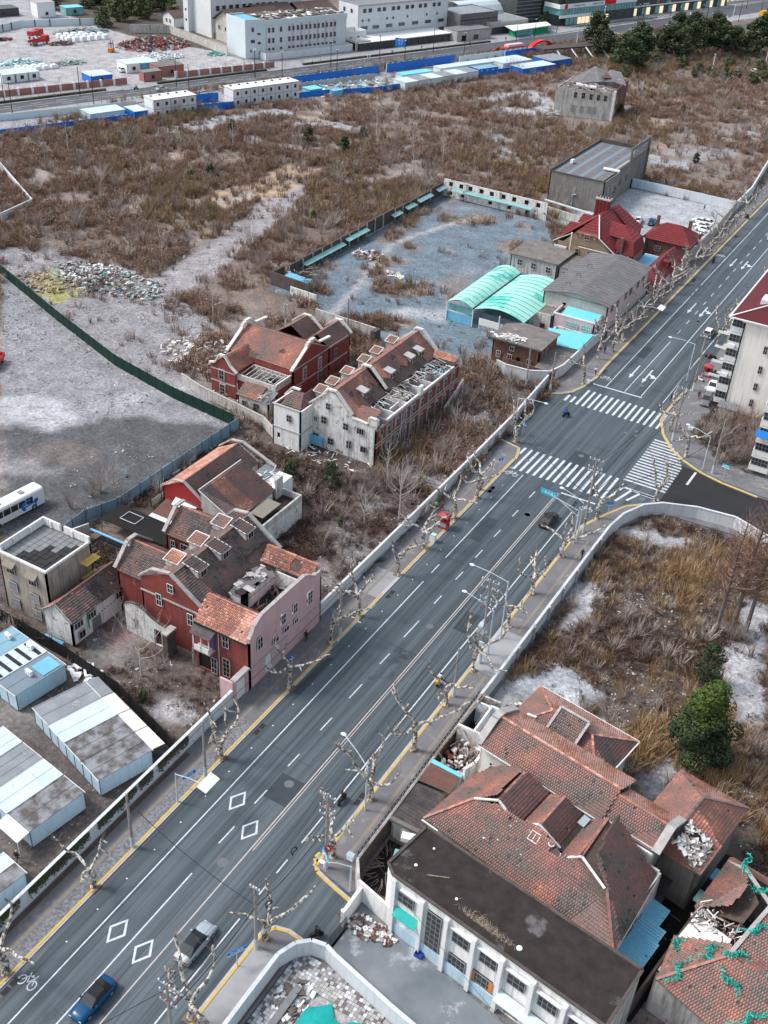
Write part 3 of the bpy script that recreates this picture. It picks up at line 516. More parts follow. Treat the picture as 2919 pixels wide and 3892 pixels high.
raise_sheet('pavement',[(-61.3,174.4),(-58.8,176.4),(-57.5,178.1),(-56.65,181.2),(-55.95,186.4),(-56.3,192),(-57,430),(-60.3,430),(-60.3,205),(-59.2,190),(-62,178)],.12,'pavement grey')
raise_sheet('pavement',[(KR+.35,61.9),(-38.2,61.8),(-36.4,61.4),(-33.4,60.8),(-34.1,64),(-34.4,139),(-30,147.6),(20,150.6),(20,151.2),(-18.8,150.7),(-32.4,149.1),(-35.8,146),(-37.5,142),(-38.85,137)],.12,'pavement grey')
raise_sheet('pavement',[(KR+.35,-20),(-35,-20),(-34.9,52),(-34.6,53.8),(-36.9,53.9),(-38,53.7),(-38.85,53)],.12,'pavement grey')
raise_sheet('pavement',[(-38.8,260),(-38.85,192),(-39.3,184),(-39.2,177.6),(-37.2,172.7),(-34.5,168.7),(-31.6,166.1),(-27.8,164),(-24.2,162.9),(-18,162),(20,161),(20,163.5),(-19,164.5),(-27,168.5),(-33,176),(-33.4,260)],.12,'pavement grey')
kerb_no=[0]
STONE=MB().M('kerb stone').box(-.06,.01,-.08,.16,.99,.1).M('yellow paint').box(.165,.005,-.08,.42,.995,.135).mesh('kerb_stone')
PLAIN=MB().M('kerb stone').box(-.06,.01,-.08,.42,.99,.13).mesh('kerb_stone')
def kerb(pts,flip=False,stones=300,yellow=True):
 root=struct(bpy.data.objects.new('kerb',None));COL.objects.link(root);n=0
 for a,b in zip(pts,pts[1:]):
  a=Vector((*a,0));b=Vector((*b,0));L=(b-a).length;d=(b-a)/L;k=max(1,round(L));ang=math.atan2(d.y,d.x)-math.pi/2
  for i in range(k):
   if n>=stones:break
   y_=yellow(a.y+(b.y-a.y)*i/k)if callable(yellow)else yellow
   o=link('kerb_stone',STONE if y_ else PLAIN,root);o.location=a+d*(L*i/k);o.rotation_euler=(0,0,ang);o.scale=(1 if flip else-1,L/k,1);n+=1
 return root
kerb([(KL,y)for y in(30,149)]+[(x,y)for x,y in SWc[::-1]],yellow=lambda y:not(104.5<y<110));kerb(NWc+[(-55.95,420)],yellow=True)
kerb([(KR,61.8),(KR,137)]+SEc[::-1][1:-1],True,yellow=lambda y:not(98<y<108));kerb([(KR,30),(KR,52.5),(-38.4,53.8),(-36.9,54.2),(-34.9,54)],True);kerb([(KR,63.5),(-39.3,62.8),(-38.3,61.6),(-36.6,61.1),(-33.6,60.4)],True);kerb(NEc[::-1][1:],False)
# ---- painted markings, children of the road
def mark(name,pts,m='road white',z=.004):return sheet(name,pts,z,m,road)
def stripe(name,x0,y0,x1,y1,w,m='road white',z=.004):
 d=Vector((x1-x0,y1-y0)).normalized();n=Vector((-d.y,d.x))*w/2;return mark(name,[(x0-n.x,y0-n.y),(x0+n.x,y0+n.y),(x1+n.x,y1+n.y),(x1-n.x,y1-n.y)][::-1],m,z)
stripe('lane_line',-52.85,30,-52.85,110.9,.15);stripe('lane_line',-52.85,113.3,-52.85,115.7,.15);stripe('lane_line',-52.85,117.7,-52.85,145.4,.15);stripe('lane_line',-52.85,183.6,-52.9,238,.15);stripe('lane_line',-52.9,246,-53,420,.15)
for y in(238.5,241.5,):stripe('lane_dash',-52.9,y,-52.9,y+2,.15)
stripe('centre_line',-45.93,30,-45.93,143.6,.14,'road cream');stripe('centre_line',-45.62,60,-45.62,143.6,.1,'road cream');stripe('centre_line',-45.9,184,-46.1,420,.16)
stripe('lane_line',-49.2,30,-49.2,54.3,.15)
for a,b in((58.8,61.5),(65.2,67.5),(71.7,74),(78.5,81),(85,88),(92.5,94.9),(98.8,102.9),(107.3,109.5),(113.8,116.1),(120.2,122.5),(126.6,128.9),(133.2,135.3),(139.6,141.9)):stripe('lane_dash',-49.2,a,-49.15,b,.15)
stripe('lane_line',-49.15,184,-49.0,211.2,.15)
for i in range(30):stripe('lane_dash',-49,216+i*6.2,-49,218.3+i*6.2,.15)
stripe('lane_line',-41.85,63.6,-41.85,67.8,.15);stripe('lane_line',-41.85,70,-41.85,140,.16);stripe('lane_line',-41.7,30,-41.85,52.6,.15)
for a,b in((55.9,57.5),(59,61)):stripe('lane_dash',-41.88,a,-41.88,b,.15)
stripe('lane_line',-41.6,184,-41.8,330,.15)
for cx,cy in((-51,64.5),(-51.05,45.1),(-47.5,62),(-47.5,44.7)):
 for s in(1,):
  P=[(cx,cy+1.6),(cx+1.0,cy),(cx,cy-1.6),(cx-1.0,cy)];Q=[(cx,cy+1.2),(cx+.72,cy),(cx,cy-1.2),(cx-.72,cy)]
  for i in range(4):j=(i+1)%4;mark('lozenge_side',[P[j],P[i],Q[i],Q[j]])
stripe('stop_line',-55.3,183.5,-45.6,183.6,.35);stripe('stop_line',-45.5,144,-39.6,144.1,.35)
for i in range(16):
 x=-57.3+i*1.19;
 if i<2:stripe('crosswalk_stripe',x,173.9,x,176.5,.45)
 else:stripe('crosswalk_stripe',x,173.7,x,180.6-.05*i,.45)
for i in range(15):
 x=-56.2+i*1.2;y0=(151.3,146.3)[i>0]if i<1 else 146.2-.0*i;stripe('crosswalk_stripe',x,y0,x+.1,153.7,.45)
for i in range(17):y=169.7-i*.98;stripe('crosswalk_stripe',-38.4+.0*i,y,-34.2+min(3,i*.42),y,.42)
for i in range(3):
 x=-37.6+i*1.5;y=151.6-.2*i;stripe('crosswalk_stripe',x-1.2,145.6+i*1.2,x,y,.42);stripe('crosswalk_stripe',x,y,-31.8+i*.2,y-.1,.42)
stripe('lane_line',-29,158.4,-28.9,163.2,.4,z=.008)
def arrow(x,y,turn=False):
 mark('arrow',[(x-.14,y+1.5),(x+.14,y+1.5),(x+.14,y+6.6),(x-.14,y+6.6)][::1]);mark('arrow',[(x,y),(x+.45,y+1.9),(x-.45,y+1.9)],z=.008)
 if turn:stripe('arrow',x,y+4.6,x+.95,y+3.6,.4,z=.008);mark('arrow',[(x+1.9,y+3.4),(x+.7,y+4.6),(x+.75,y+2.7)],z=.012)
for x,y,t_ in((-50.5,190,0),(-47.7,189.5,1),(-50.6,228,0),(-47.8,227.5,1),(-50.6,262,0),(-47.8,262,1)):arrow(x,y,t_)
def bike(cx,cy,r=.42,c=1):
 b=MB().M('road white')
 for dx in(-.62,.62):
  for k in range(14):
   a0,a1=6.2832*k/14,6.2832*(k+1)/14;b.poly([(cx+dx+rr*math.cos(q),cy+rr*math.sin(q)*1.3,.004)for rr,q in((r,a0),(r,a1),(r-.1,a1),(r-.1,a0))][::-1])
 for p,q in(((-.62,0),(-.25,.7)),((-.25,.7),(.4,.7)),((.4,.7),(.62,0)),((-.25,.7),(0,0)),((0,0),(.4,.7)),((.4,.7),(.45,1.05)),((-.25,.7),(-.35,1))):
  p=Vector(p);q=Vector(q);d=(q-p).normalized();n=Vector((-d.y,d.x))*.05;b.poly([(cx+w_.x,cy+w_.y,.006)for w_ in(p-n,q-n,q+n,p+n)])
 b.build('bicycle_symbol',road)
bike(-54.4,36.5);bike(-54.6,144.6);bike(-54.2,187.2);bike(-40.3,141.8);bike(-54.5,268)
for c,u,v,r in(('c15',270,1435,.6),('c15',735,885,.55),('c12',885,1130,.5),('c12',1500,425,.5),('c9',305,1268,.55),('c9',607,937,.5),('c9',372,892,.42),('c9',302,965,.42),('c9',917,800,.4),('c9',917,825,.4),('c9',860,808,.38),('c9',948,543,.5),('c9',987,908,.4),('c9',950,1182,.5),('far',485,1025,.5),('far',235,1328,.5),('c9',1265,180,.4)):
 p=at(c,u,v);tag(MB().M('manhole').prism([(p.x+r*math.cos(6.2832*k/18),p.y+r*math.sin(6.2832*k/18))for k in range(18)],.004,.012).build('manhole_cover'),'round iron manhole cover set in the asphalt','manhole cover','manhole covers in the road')
for c,u,v in(('c14',70,1935),('c15',528,500),('c12',635,928),('c12',1272,268),('c15',1230,990),('c12',1640,735),('c9',100,1125),('c9',738,465),('far',690,313),('far',185,842),('c6',1195,920),('c9',695,1268)):
 p=at(c,u,v);r_=thing('gutter_drain','dark double gutter drain grate against the yellow kerb','drain',(p.x,p.y,0),0,'gutter drains along the kerb');
 for s in(-.55,.55):MB().M('drain').box(p.x-.3,p.y+s-.45,.003,p.x+.3,p.y+s+.45,.01).build('grate',r_)
for i in range(26):p=Vector((-54.35,33+i*4.3,0));MB().M('sign white').box(p.x-.07,p.y-.07,.003,p.x+.07,p.y+.07,.02).build('reflector',road)
# tactile strips, driveway slabs, tree pits
def pave(name,x0,y0,x1,y1,m,z=.124):return struct(MB().M(m).box(x0,y0,.08,x1,y1,z).build(name))
tp=MB().M('faded yellow')
for i in range(190):tp.box(-58.35,30+i*.62,.1,-57.95,30.57+i*.62,.127)
stuff(tp.build('tactile_strip'));tag(bpy.data.objects['tactile_strip'],'faded yellow tactile paving strip along the west pavement','paving')
pave('paving_band',-57.85,30,-56.4,75,'cobbles',.126)
for x0,y0,x1,y1 in((-49.1,66.6,-45.9,70.6),(-52.4,124,-50.4,131),(-44.6,104,-42.6,108.5),(-48.6,152,-45.5,158),(-52.6,200,-50.8,206),(-55.6,82,-54.6,90)):mark('asphalt_patch',[(x0,y0),(x1,y0),(x1,y1),(x0,y1)],'asphalt patch',.002)
for x0,y0,x1,y1 in((-55.8,73.6,-47,73.0),(-56,97,-44,96.4),(-47.4,30,-47.6,66),(-44.6,70,-44.5,132),(-55,118,-49.5,117.7),(-56,160,-40,161.5),(-52,184,-51.7,232)):stripe('crack',x0,y0,x1,y1,.05,'drain',.003)
pave('driveway_slab',-60,103.8,-56.4,110,'concrete');pave('driveway_slab',-38.8,98.3,-34.5,107.6,'concrete');pave('paving_band',-60.2,30,-59.6,67,'brown roof',.128)
pave('paving_band',-36.9,64,-36.5,98,'faded yellow',.127);pave('paving_band',-36.9,108,-36.5,134,'faded yellow',.127);pave('paving_band',-36.2,30,-35.2,52,'corrugated rust',.127);pave('paving_band',-38.7,30,-36.35,51,'concrete',.122)
# far avenue and its details, laid out along its own line
def Tsheet(name,L,z,m,par=None,st=True):
 o=sheet(name,TP(L),z,m,par);return struct(o)if st else o
ave=Tsheet('avenue',[(-90,-.8),(60,-1),(118,-10.5),(200,-9),(290,-1.5),(410,8),(600,25),(600,45),(430,26),(300,14),(245,11),(180,9.6),(60,8.2),(-90,8.2)],0,'asphalt far')
def Tstripe(t0,n0,t1,n1,w=.2,m='road white'):
 a=T(t0,n0);b=T(t1,n1);d=(b-a).normalized();n=Vector((-d.y,d.x,0))*w/2;return MB().M(m).poly([(q.x,q.y,.006)for q in(a-n,b-n,b+n,a+n)]).build('lane_line',ave)
Tstripe(-60,3.9,180,2.8,.25,'road cream')
for i in range(22):Tstripe(-40+i*9,6,-36+i*9,6,.2);Tstripe(-40+i*9,1.5,-36+i*9,1.5,.2)
for i in range(10):Tstripe(255+i*2.0,-3,255+i*2.0,4,.7)
for i in range(8):Tstripe(285+i*14,5,290+i*14,5.5,.3)
def raiseT(name,L,z,m):return struct(MB().M(m).prism(TP(L),-.05,z).build(name))
raiseT('pavement',[(-90,8.4),(22,8.4),(22,14.5),(-90,19.5)],.14,'concrete');raiseT('pavement',[(33,8.4),(210,10),(250,13),(430,27),(430,33),(250,22),(205,20),(84,20),(84,14),(33,14)],.14,'concrete');raiseT('pavement',[(-90,-1),(-90,-9),(15,-9),(60,-4),(60,-1.2)],.1,'concrete')
for a,b,n0,n1 in((-70,16,9.6,10.8),(36,82,9.5,10.6),(100,200,11,12)):tag(MB().M('hedge').prism(TP([(a,n0),(b,n0),(b,n1),(a,n1)]),.1,.75).build('hedge'),{-70:'long low clipped hedge beside the avenue before the yard gate',36:'short low hedge beside the brick wall after the gate',100:'low hedge below the white factories'}[a],'hedge')
# ================================================================ HOUSES WEST OF THE ROAD
def corner_house():
 R=thing('terraced_house','red and pink terraced house at the pavement with grey roofs, dormers and caved-in terrace','house',(-69,81,0))
# main block, gable to the south
 b=MB();side(R,b,(-78.3,81),(-68.3,81),0,7.6,[(2.9,.9,5.6,1.9,'casement'),(7.9,.95,4.6,1.9,'casement')],'red brick');b.M('red brick');P=[(-78.3,7.6),(-68.3,7.6),(-73.4,11.3),(-78.3,8.9)]
 b.slab([(x,81,z)for x,z in P],0)if 0 else None
 n0=len(b.v);b.v+=[(x,81,z)for x,z in P]+[(x,81.3,z)for x,z in P];b.face([n0,n0+1,n0+2,n0+3]);b.face([n0+7,n0+6,n0+5,n0+4]);
 for i in range(4):j=(i+1)%4;b.face([n0+i,n0+j,n0+4+j,n0+4+i])
 b.M('coping stone').box(-78.4,80.86,6.9,-68.4,81.0,7.1);b.build('wall',R);window(R,(-73.3,80.92,8.6),0,.95,1.4,'casement')
 b=MB();side(R,b,(-78.3,97.2),(-78.3,81),0,7.4,[(3,.9,4.2,1.6,'broken'),(7.5,1.6,3.8,2,'broken')],'red brick');b.build('wall',R)
 b=MB();side(R,b,(-68.3,97.2),(-78.3,97.2),0,7.4,(),'dirty plaster');gable(b,(-68.3,97.2),(-78.3,97.2),7.4,11.2,.3,'dirty plaster');b.build('wall',R)
 def tf(u,v):return.22+.1*math.sin(u*1.3+v)*math.sin(v*2.1)
 rf=gable_roof(R,-78.3,81.3,-68.3,97.0,7.5,11.1,'y',.25,.24,.09,(lambda u,v:.3,tf),(None,lambda u,v:10.4<u<15 and v<2.2),(0,210),rt=.35)
 b=MB();coping(b,[(-78.5,81.05,9),(-76.3,81.05,10.9),(-73.4,81.05,11.4),(-68,81.05,7.75)],.5,.2);coping(b,[(-78.4,97.2,8.1),(-75.6,97.2,11.1),(-73.3,97.2,11.4),(-68,97.2,7.8)],.55,.22);b.build('coping',R)
# dormers: three windowed to the east, three sloping boxes to the west
 for y in(84.6,89.2,94.6):
  dm=group_empty('dormer',R);b=MB().M('white plaster').box(-73.2,y-.75,9.2,-71.3,y+.75,11.0)
  b.build('wall',dm);window(dm,(-71.13,y,9.85),R_(90),1.15,1.05,'broken');tiles(dm,[(-70.9,y-1,11),(-70.9,y+1,11),(-73.6,y+1,11.5),(-73.6,y-1,11.5)],.3,.08,ind=0);b=MB().M('white trim');b.beam((-70.9,y-1,10.98),(-70.9,y+1,10.98),.12,.1);b.beam((-70.9,y-1,10.98),(-73.6,y-1,11.5),.12,.1);b.beam((-70.9,y+1,10.98),(-73.6,y+1,11.5),.12,.1);b.build('trim',dm)
 for y,t_ in((85.6,.75),(90.4,.5),(95.4,.35)):
  dm=group_empty('dormer',R);b=MB().M('white plaster');b.box(-77.4,y-.8,8.2,-75.4,y+.8,9.6);b.build('wall',dm)
  tiles(dm,[(-77.6,y-1,9.7),(-75.3,y-1,9.7),(-75.3,y+1,10.2),(-77.6,y+1,10.2)],t_,.07);b=MB().M('white trim');q=[(-77.6,y-1,9.72),(-75.3,y-1,9.72),(-75.3,y+1,10.24),(-77.6,y+1,10.24)]
  for i in range(4):b.beam(q[i],q[(i+1)%4],.12,.1)
  b.build('trim',dm)
# two wings to the west
 for y0,y1,lb in((82.5,89,0),(92.3,98.8,1)):
  walls4(R,-83.7,y0,-78.3,y1,0,7.1,'red brick',({}if lb==0 else[(1.2,.8,4.6,1.6,'broken'),(3.3,1.5,4.4,1.9,'broken')],{},{},[(2.5,.9,3.5,1.5,'broken')]),skip=(1,));b=MB();gable(b,(-83.7,y1),(-83.7,y0),7.1,9.7,.3,'red brick');coping(b,[(-83.8,y1+.3,7.3),(-83.8,mix(y0,y1,.62),9.9),(-83.8,mix(y0,y1,.38),9.9),(-83.8,y0-.3,7.2)],.55,.25);b.build('coping',R)
  gable_roof(R,-83.5,y0,-76.6,y1,7.1,9.6,'x',.25,.24,.09,(None,lambda u,v:.62),ind=(45,0),rt=.72)  # sky sheen painted into the wings' north slopes as a paler tile tone
# road side block
 b=MB();side(R,b,(-68.3,79.2),(-60,79.2),0,7.8,[(1.55,.8,4.4,.01,'x'),(4.8,1,5.6,2,'broken'),(4.8,1.1,.9,2.9,'broken'),(1.3,1.9,.3,2.9,None),(2.9,.9,.4,2.6,'broken')],'red brick');b.build('wall',R)
 pk=MB();side(R,pk,(-60,79.2),(-60,95),0,8.4,[(2,1.1,5.6,1.9,'casement'),(7,1.0,6.1,1.6,'casement'),(9.6,1,6.1,1.6,'casement'),(13,1.1,5.3,2.1,'casement'),(5.3,1.3,4.2,.9,'casement'),(7.6,1.2,4.4,.9,'casement'),(9.8,.9,4.3,.8,'casement'),(7.8,.4,1.9,.4,None),(3.9,1.3,.15,3.2,'wdoor')],'pink wall')
 prof=[(79.2,8.4),(79.6,8.6),(80.3,9.7),(81.2,10.2),(82,10.5),(91,10.5),(92,10),(93,9.2),(94.2,9),(95,9.4)];pk.M('pink wall')
 for(ya,za),(yb,zb)in zip(prof,prof[1:]):pk.hexa([(-60.25,ya,8.4),(-60,ya,8.4),(-60,yb,8.4),(-60.25,yb,8.4),(-60.25,ya,za),(-60,ya,za),(-60,yb,zb),(-60.25,yb,zb)])
 pk.M('slab grey').box(-60.02,79.2,0,-59.95,95,.45);pk.M('coping stone').box(-60.02,79.2,3.55,-59.85,87,3.72).box(-60.02,90,3.75,-59.85,95,3.9);pk.build('pink_wall',R)
 b=MB();coping(b,[(-60.12,y,z+.02)for y,z in prof],.5,.14,'coping stone');b.build('coping',R)
 b=MB();side(R,b,(-60,95),(-68.3,95),0,8.2,(),'peeling plaster');b.build('wall',R)
 r2=group_empty('roof',R);tiles(r2,[(-68.2,79,7.7),(-60.3,79,7.7),(-60.3,82,10),(-68.2,82,10)],.74,.09,tonef=lambda u,v:.76-.25*(random.random()<.12),ind=90);tiles(r2,[(-60.3,83.4,9),(-68.2,83.4,9),(-68.2,82,10),(-60.3,82,10)],.5,.15,hole=lambda u,v:v>.3 and u>3)
 tiles(r2,[(-68.2,93.0,8.2),(-60.3,93.0,8.2),(-60.3,94.6,9.8),(-68.2,94.6,9.8)],.68,.16,hole=lambda u,v:(u-5)**2+(v-1)**2<.8);b=MB();ridge_caps(b,(-68.2,82,10.05),(-60.3,82,10.05),tone=.8);ridge_caps(b,(-68.2,94.7,9.85),(-60.3,94.7,9.85),tone=.85);b.build('ridge_cap',r2)
 b=MB().M('bitumen roof').box(-68.3,83.4,4.9,-60.25,93,5.1);b.M('white plaster').box(-68.3,83.3,5.1,-60.3,83.5,7.2).box(-68.3,92.9,5.1,-60.3,93.1,7.6).box(-66.2,87.4,5.1,-66,92.9,7.3).box(-63.4,84.6,5.1,-63.2,88.5,5.7);b.build('terrace',R)
 b=MB();
 for i in range(44):b.M(random.choice(['asbestos roof','bitumen roof','asbestos roof','grey timber'])).cbox((-66.9+random.gauss(0,.55),86.2+random.random()*6.6,7.7+random.random()*.25),random.uniform(.7,1.6),random.uniform(.4,1.1),.05,random.gauss(0,.4),.12+random.gauss(0,.06))
 b.M('white plaster').box(-68.2,85.9,5.1,-66.4,86.1,7.6);b.build('shack_roof',R)
 b=MB();debris(b,-66,84,-60.8,92.6,5.2,70,(.6,2.4),('grey timber','timber','corrugated rust','white plaster','dark steel'));b.M('white paint').cbox((-62.3,88.5,5.9),2.4,1.2,.06,.3,.1);b.M('turquoise roof').cbox((-66.5,83.9,8.2),1.9,.8,.06,.2,.25);b.M('dark steel')
 for i in range(5):b.tube([(-66+i*1.3,84,6.8),(-65.5+i*1.2,92.8,7.1)],.03,4)
 stuff(b.build('rubble',R))
# balcony, drainpipes, gate
 bl=group_empty('balcony',R);b=MB().M('coping stone').box(-67.8,78,4.1,-65.2,79.2,4.3);b.M('white paint')
 for x in(-67.7,-66.5,-65.3):b.box(x-.06,78,4.3,x+.06,78.12,6.9)
 b.box(-67.8,78,4.3,-65.2,78.08,5.1);b.build('railing',bl);MB().M('corrugated dark').slab([(-68.1,77.7,6.9),(-64.9,77.7,6.9),(-64.9,79.2,7.5),(-68.1,79.2,7.5)],.08).build('canopy',bl);MB().M('blue steel').box(-65.4,78.9,4.4,-65.3,79.2,6.6).build('sheet',bl)
 b=MB().M('pole white');
 for x,y,z in((-64.6,79.1,7.6),(-68.4,80.8,7.2)):b.tube([(x,y,0),(x,y,z)],.06,6)
 b.build('drainpipe',R);MB().M('timber').box(-68.9,79.05,.2,-68.6,79.15,3).build('door',R);MB().M('green net').box(-68.2,78.85,7.55,-60.2,79,7.68).build('gutter',R)
# stepped ruined outhouse wall in the court
 w=thing('ruined_wall','broken white plaster wall with a curved top against the red brick house','wall',(-76,79.6,0));b=MB();wall(b,(-80.2,79.6),(-72.7,79.6),0,3.6,[(1.4,2.2,1,2.8),(4.7,5.9,0,2.6)],.3,'peeling plaster')
 pr=[(-80.2,4.6),(-79.2,5.2),(-78.2,5.3),(-77,4.9),(-75.8,4.2),(-74.4,3.8),(-72.7,3.6)]
 for(a,za),(c,zc)in zip(pr,pr[1:]):b.M('peeling plaster').hexa([(a,79.6,3.6),(c,79.6,3.6),(c,79.9,3.6),(a,79.9,3.6),(a,79.6,za),(c,79.6,zc),(c,79.9,zc),(a,79.9,za)])
 b.M('dark stone').box(-72.9,78.2,0,-72.1,79.9,3.9);b.M('coping stone').box(-73,78.1,3.9,-72,80,4.15);b.build('masonry',w);b=MB();coping(b,[(a,79.7,z)for a,z in pr],.4,.12,'dark stone');b.build('coping',w)
 g=thing('gateway','pink arched gateway with a white leaf at the pavement','gate',(-60.5,77.7,0));b=MB();wall(b,(-60.4,76.4),(-60.2,79.2),0,3.7,[(.55,2.2,0,3.0)],.3,'pink wall');b.M('coping stone').box(-60.8,76.3,3.7,-60,79.2,3.95);b.M('pink wall').box(-62.4,76.3,0,-60.5,76.6,3.4);b.build('arch',g);MB().M('white paint').box(-60.45,76.95,0,-60.38,78.6,3).build('door_leaf',g)
corner_house()
def beige_block():
 R=thing('concrete_block_house','stained beige three-storey house with a flat roof behind white parapets','house',(-92.5,78.5,0));m='beige plaster'
 wn=[(2.0,1.5,z,1.5,s)for z,s in((6.4,'broken'),(3.6,'boarded'),(.8,'boarded'))]+[(5.8,1.5,z,1.5,s)for z,s in((6.1,'broken'),(3.3,'boarded'),(.6,'boarded'))]
 walls4(R,-96.6,74.6,-88.3,82.7,0,9,m,(wn,{},{},{}));b=MB().M('white plaster');
 b.box(-96.6,82.45,9,-93.4,82.7,10.1).box(-92.7,82.45,9,-88.3,82.7,10.1).box(-96.6,74.9,9,-96.35,82.45,10.1);b.box(-88.55,74.9,9,-88.3,82.45,9.35).box(-96.6,74.6,9,-88.3,74.9,9.3)
 for x in(-95,-91.2):b.box(x-.15,82.3,9,x+.15,82.45,10)
 for y in(77,80):b.box(-96.35,y-.15,9,-96.2,y+.15,10)
 b.build('parapet',R);slabs=group_empty('roof',R)
 MB().M('bitumen roof').box(-96.3,74.9,8.6,-88.6,82.4,8.8).build('deck',slabs)
 ms={k:MB().M(k).box(.03,.03,0,.89,.89,.06).mesh('roof_slab')for k in('slab grey','slab black')}
 for i in range(8):
  for j in range(8):
   if i in(3,4)and j==1 and 0:continue
   dark=(i*.9+(7-j)*1.0+random.uniform(-1,1))>7.3;o=link('roof_slab',ms['slab black' if dark else 'slab grey'],slabs);o.location=(-96.2+.94*i+92.5,75+.92*j-78.5,8.82+random.random()*.05*dark);o.rotation_euler=(0,0,random.gauss(0,.05)*dark)
 for x,z in((-94.6,7.9),(-90.8,7.6)):MB().M('faded yellow').slab([(x-.95,73.9,z),(x+.95,73.9,z),(x+.95,74.6,z+.5),(x-.95,74.6,z+.5)],.05).build('awning',R)
 b=MB().M('yellow paint')
 for i in range(3):z=2+i*2.6;b.box(-88.3,80.3,z,-86.9,82.9,z+.08);[b.tube([(-86.95,80.4+k*.6,z),(-86.95,80.4+k*.6,z+1)],.02,4)for k in range(5)];b.beam((-86.95,80.3,z+1),(-86.95,82.9,z+1),.04,.04)
 b.build('fire_stair',R)
beige_block()
def low_house():
 R=thing('cottage','low white walled cottage with a mossy grey tiled roof beside the beige block','house',(-86,78.6,0));m='white plaster'
 b=MB();side(R,b,(-88.3,73.5),(-83.7,73.5),0,4.2,(),'peeling plaster');gable(b,(-88.3,73.5),(-83.7,73.5),4.2,6,.25,'peeling plaster');b.build('wall',R)
 b=MB();side(R,b,(-83.7,73.5),(-83.7,83.6),0,4.0,[(1.1,1.6,2.4,1.1,'casement'),(3.5,1.5,2.4,1.1,'casement'),(8.8,1.6,2.3,1.1,'casement'),(1.5,1.1,.5,1.2,'broken')],m);b.build('wall',R)
 b=MB();side(R,b,(-83.7,83.6),(-88.3,83.6),0,4.2,(),m);gable(b,(-83.7,83.6),(-88.3,83.6),4.2,6,.25,m);b.M('slab grey').box(-83.72,77,.0,-83.66,78.6,2);b.build('wall',R)
 gable_roof(R,-88.2,73.2,-83.7,83.9,4.3,6.1,'y',.35,.27,.1,(lambda u,v:.45+.3*(v>1),lambda u,v:.25+.5*(random.random()<.04)),(lambda u,v:random.random()<.2,None),(0,200),rt=.45)
 b=MB().M('grey timber');b.beam((-88.3,73.25,4.2),(-86,73.25,6.1),.1,.15);b.beam((-83.4,73.25,4.1),(-86,73.25,6.1),.1,.15);b.build('bargeboard',R)
 MB().M('sign green').tube([(-83.55,76.3,1.2),(-83.55,76.3,3.8)],.09,6).build('drainpipe',R);b=MB().M('dark opening')
 for i in range(10):b.box(-83.69,77.2+i*.55,2.05+i*.02,-83.67,77.38+i*.55,2.2+i*.02)
 b.build('vent_hole',R);MB().M('light blue steel').box(-88,72.4,0,-84.9,73,.5).build('trough',R)
low_house()
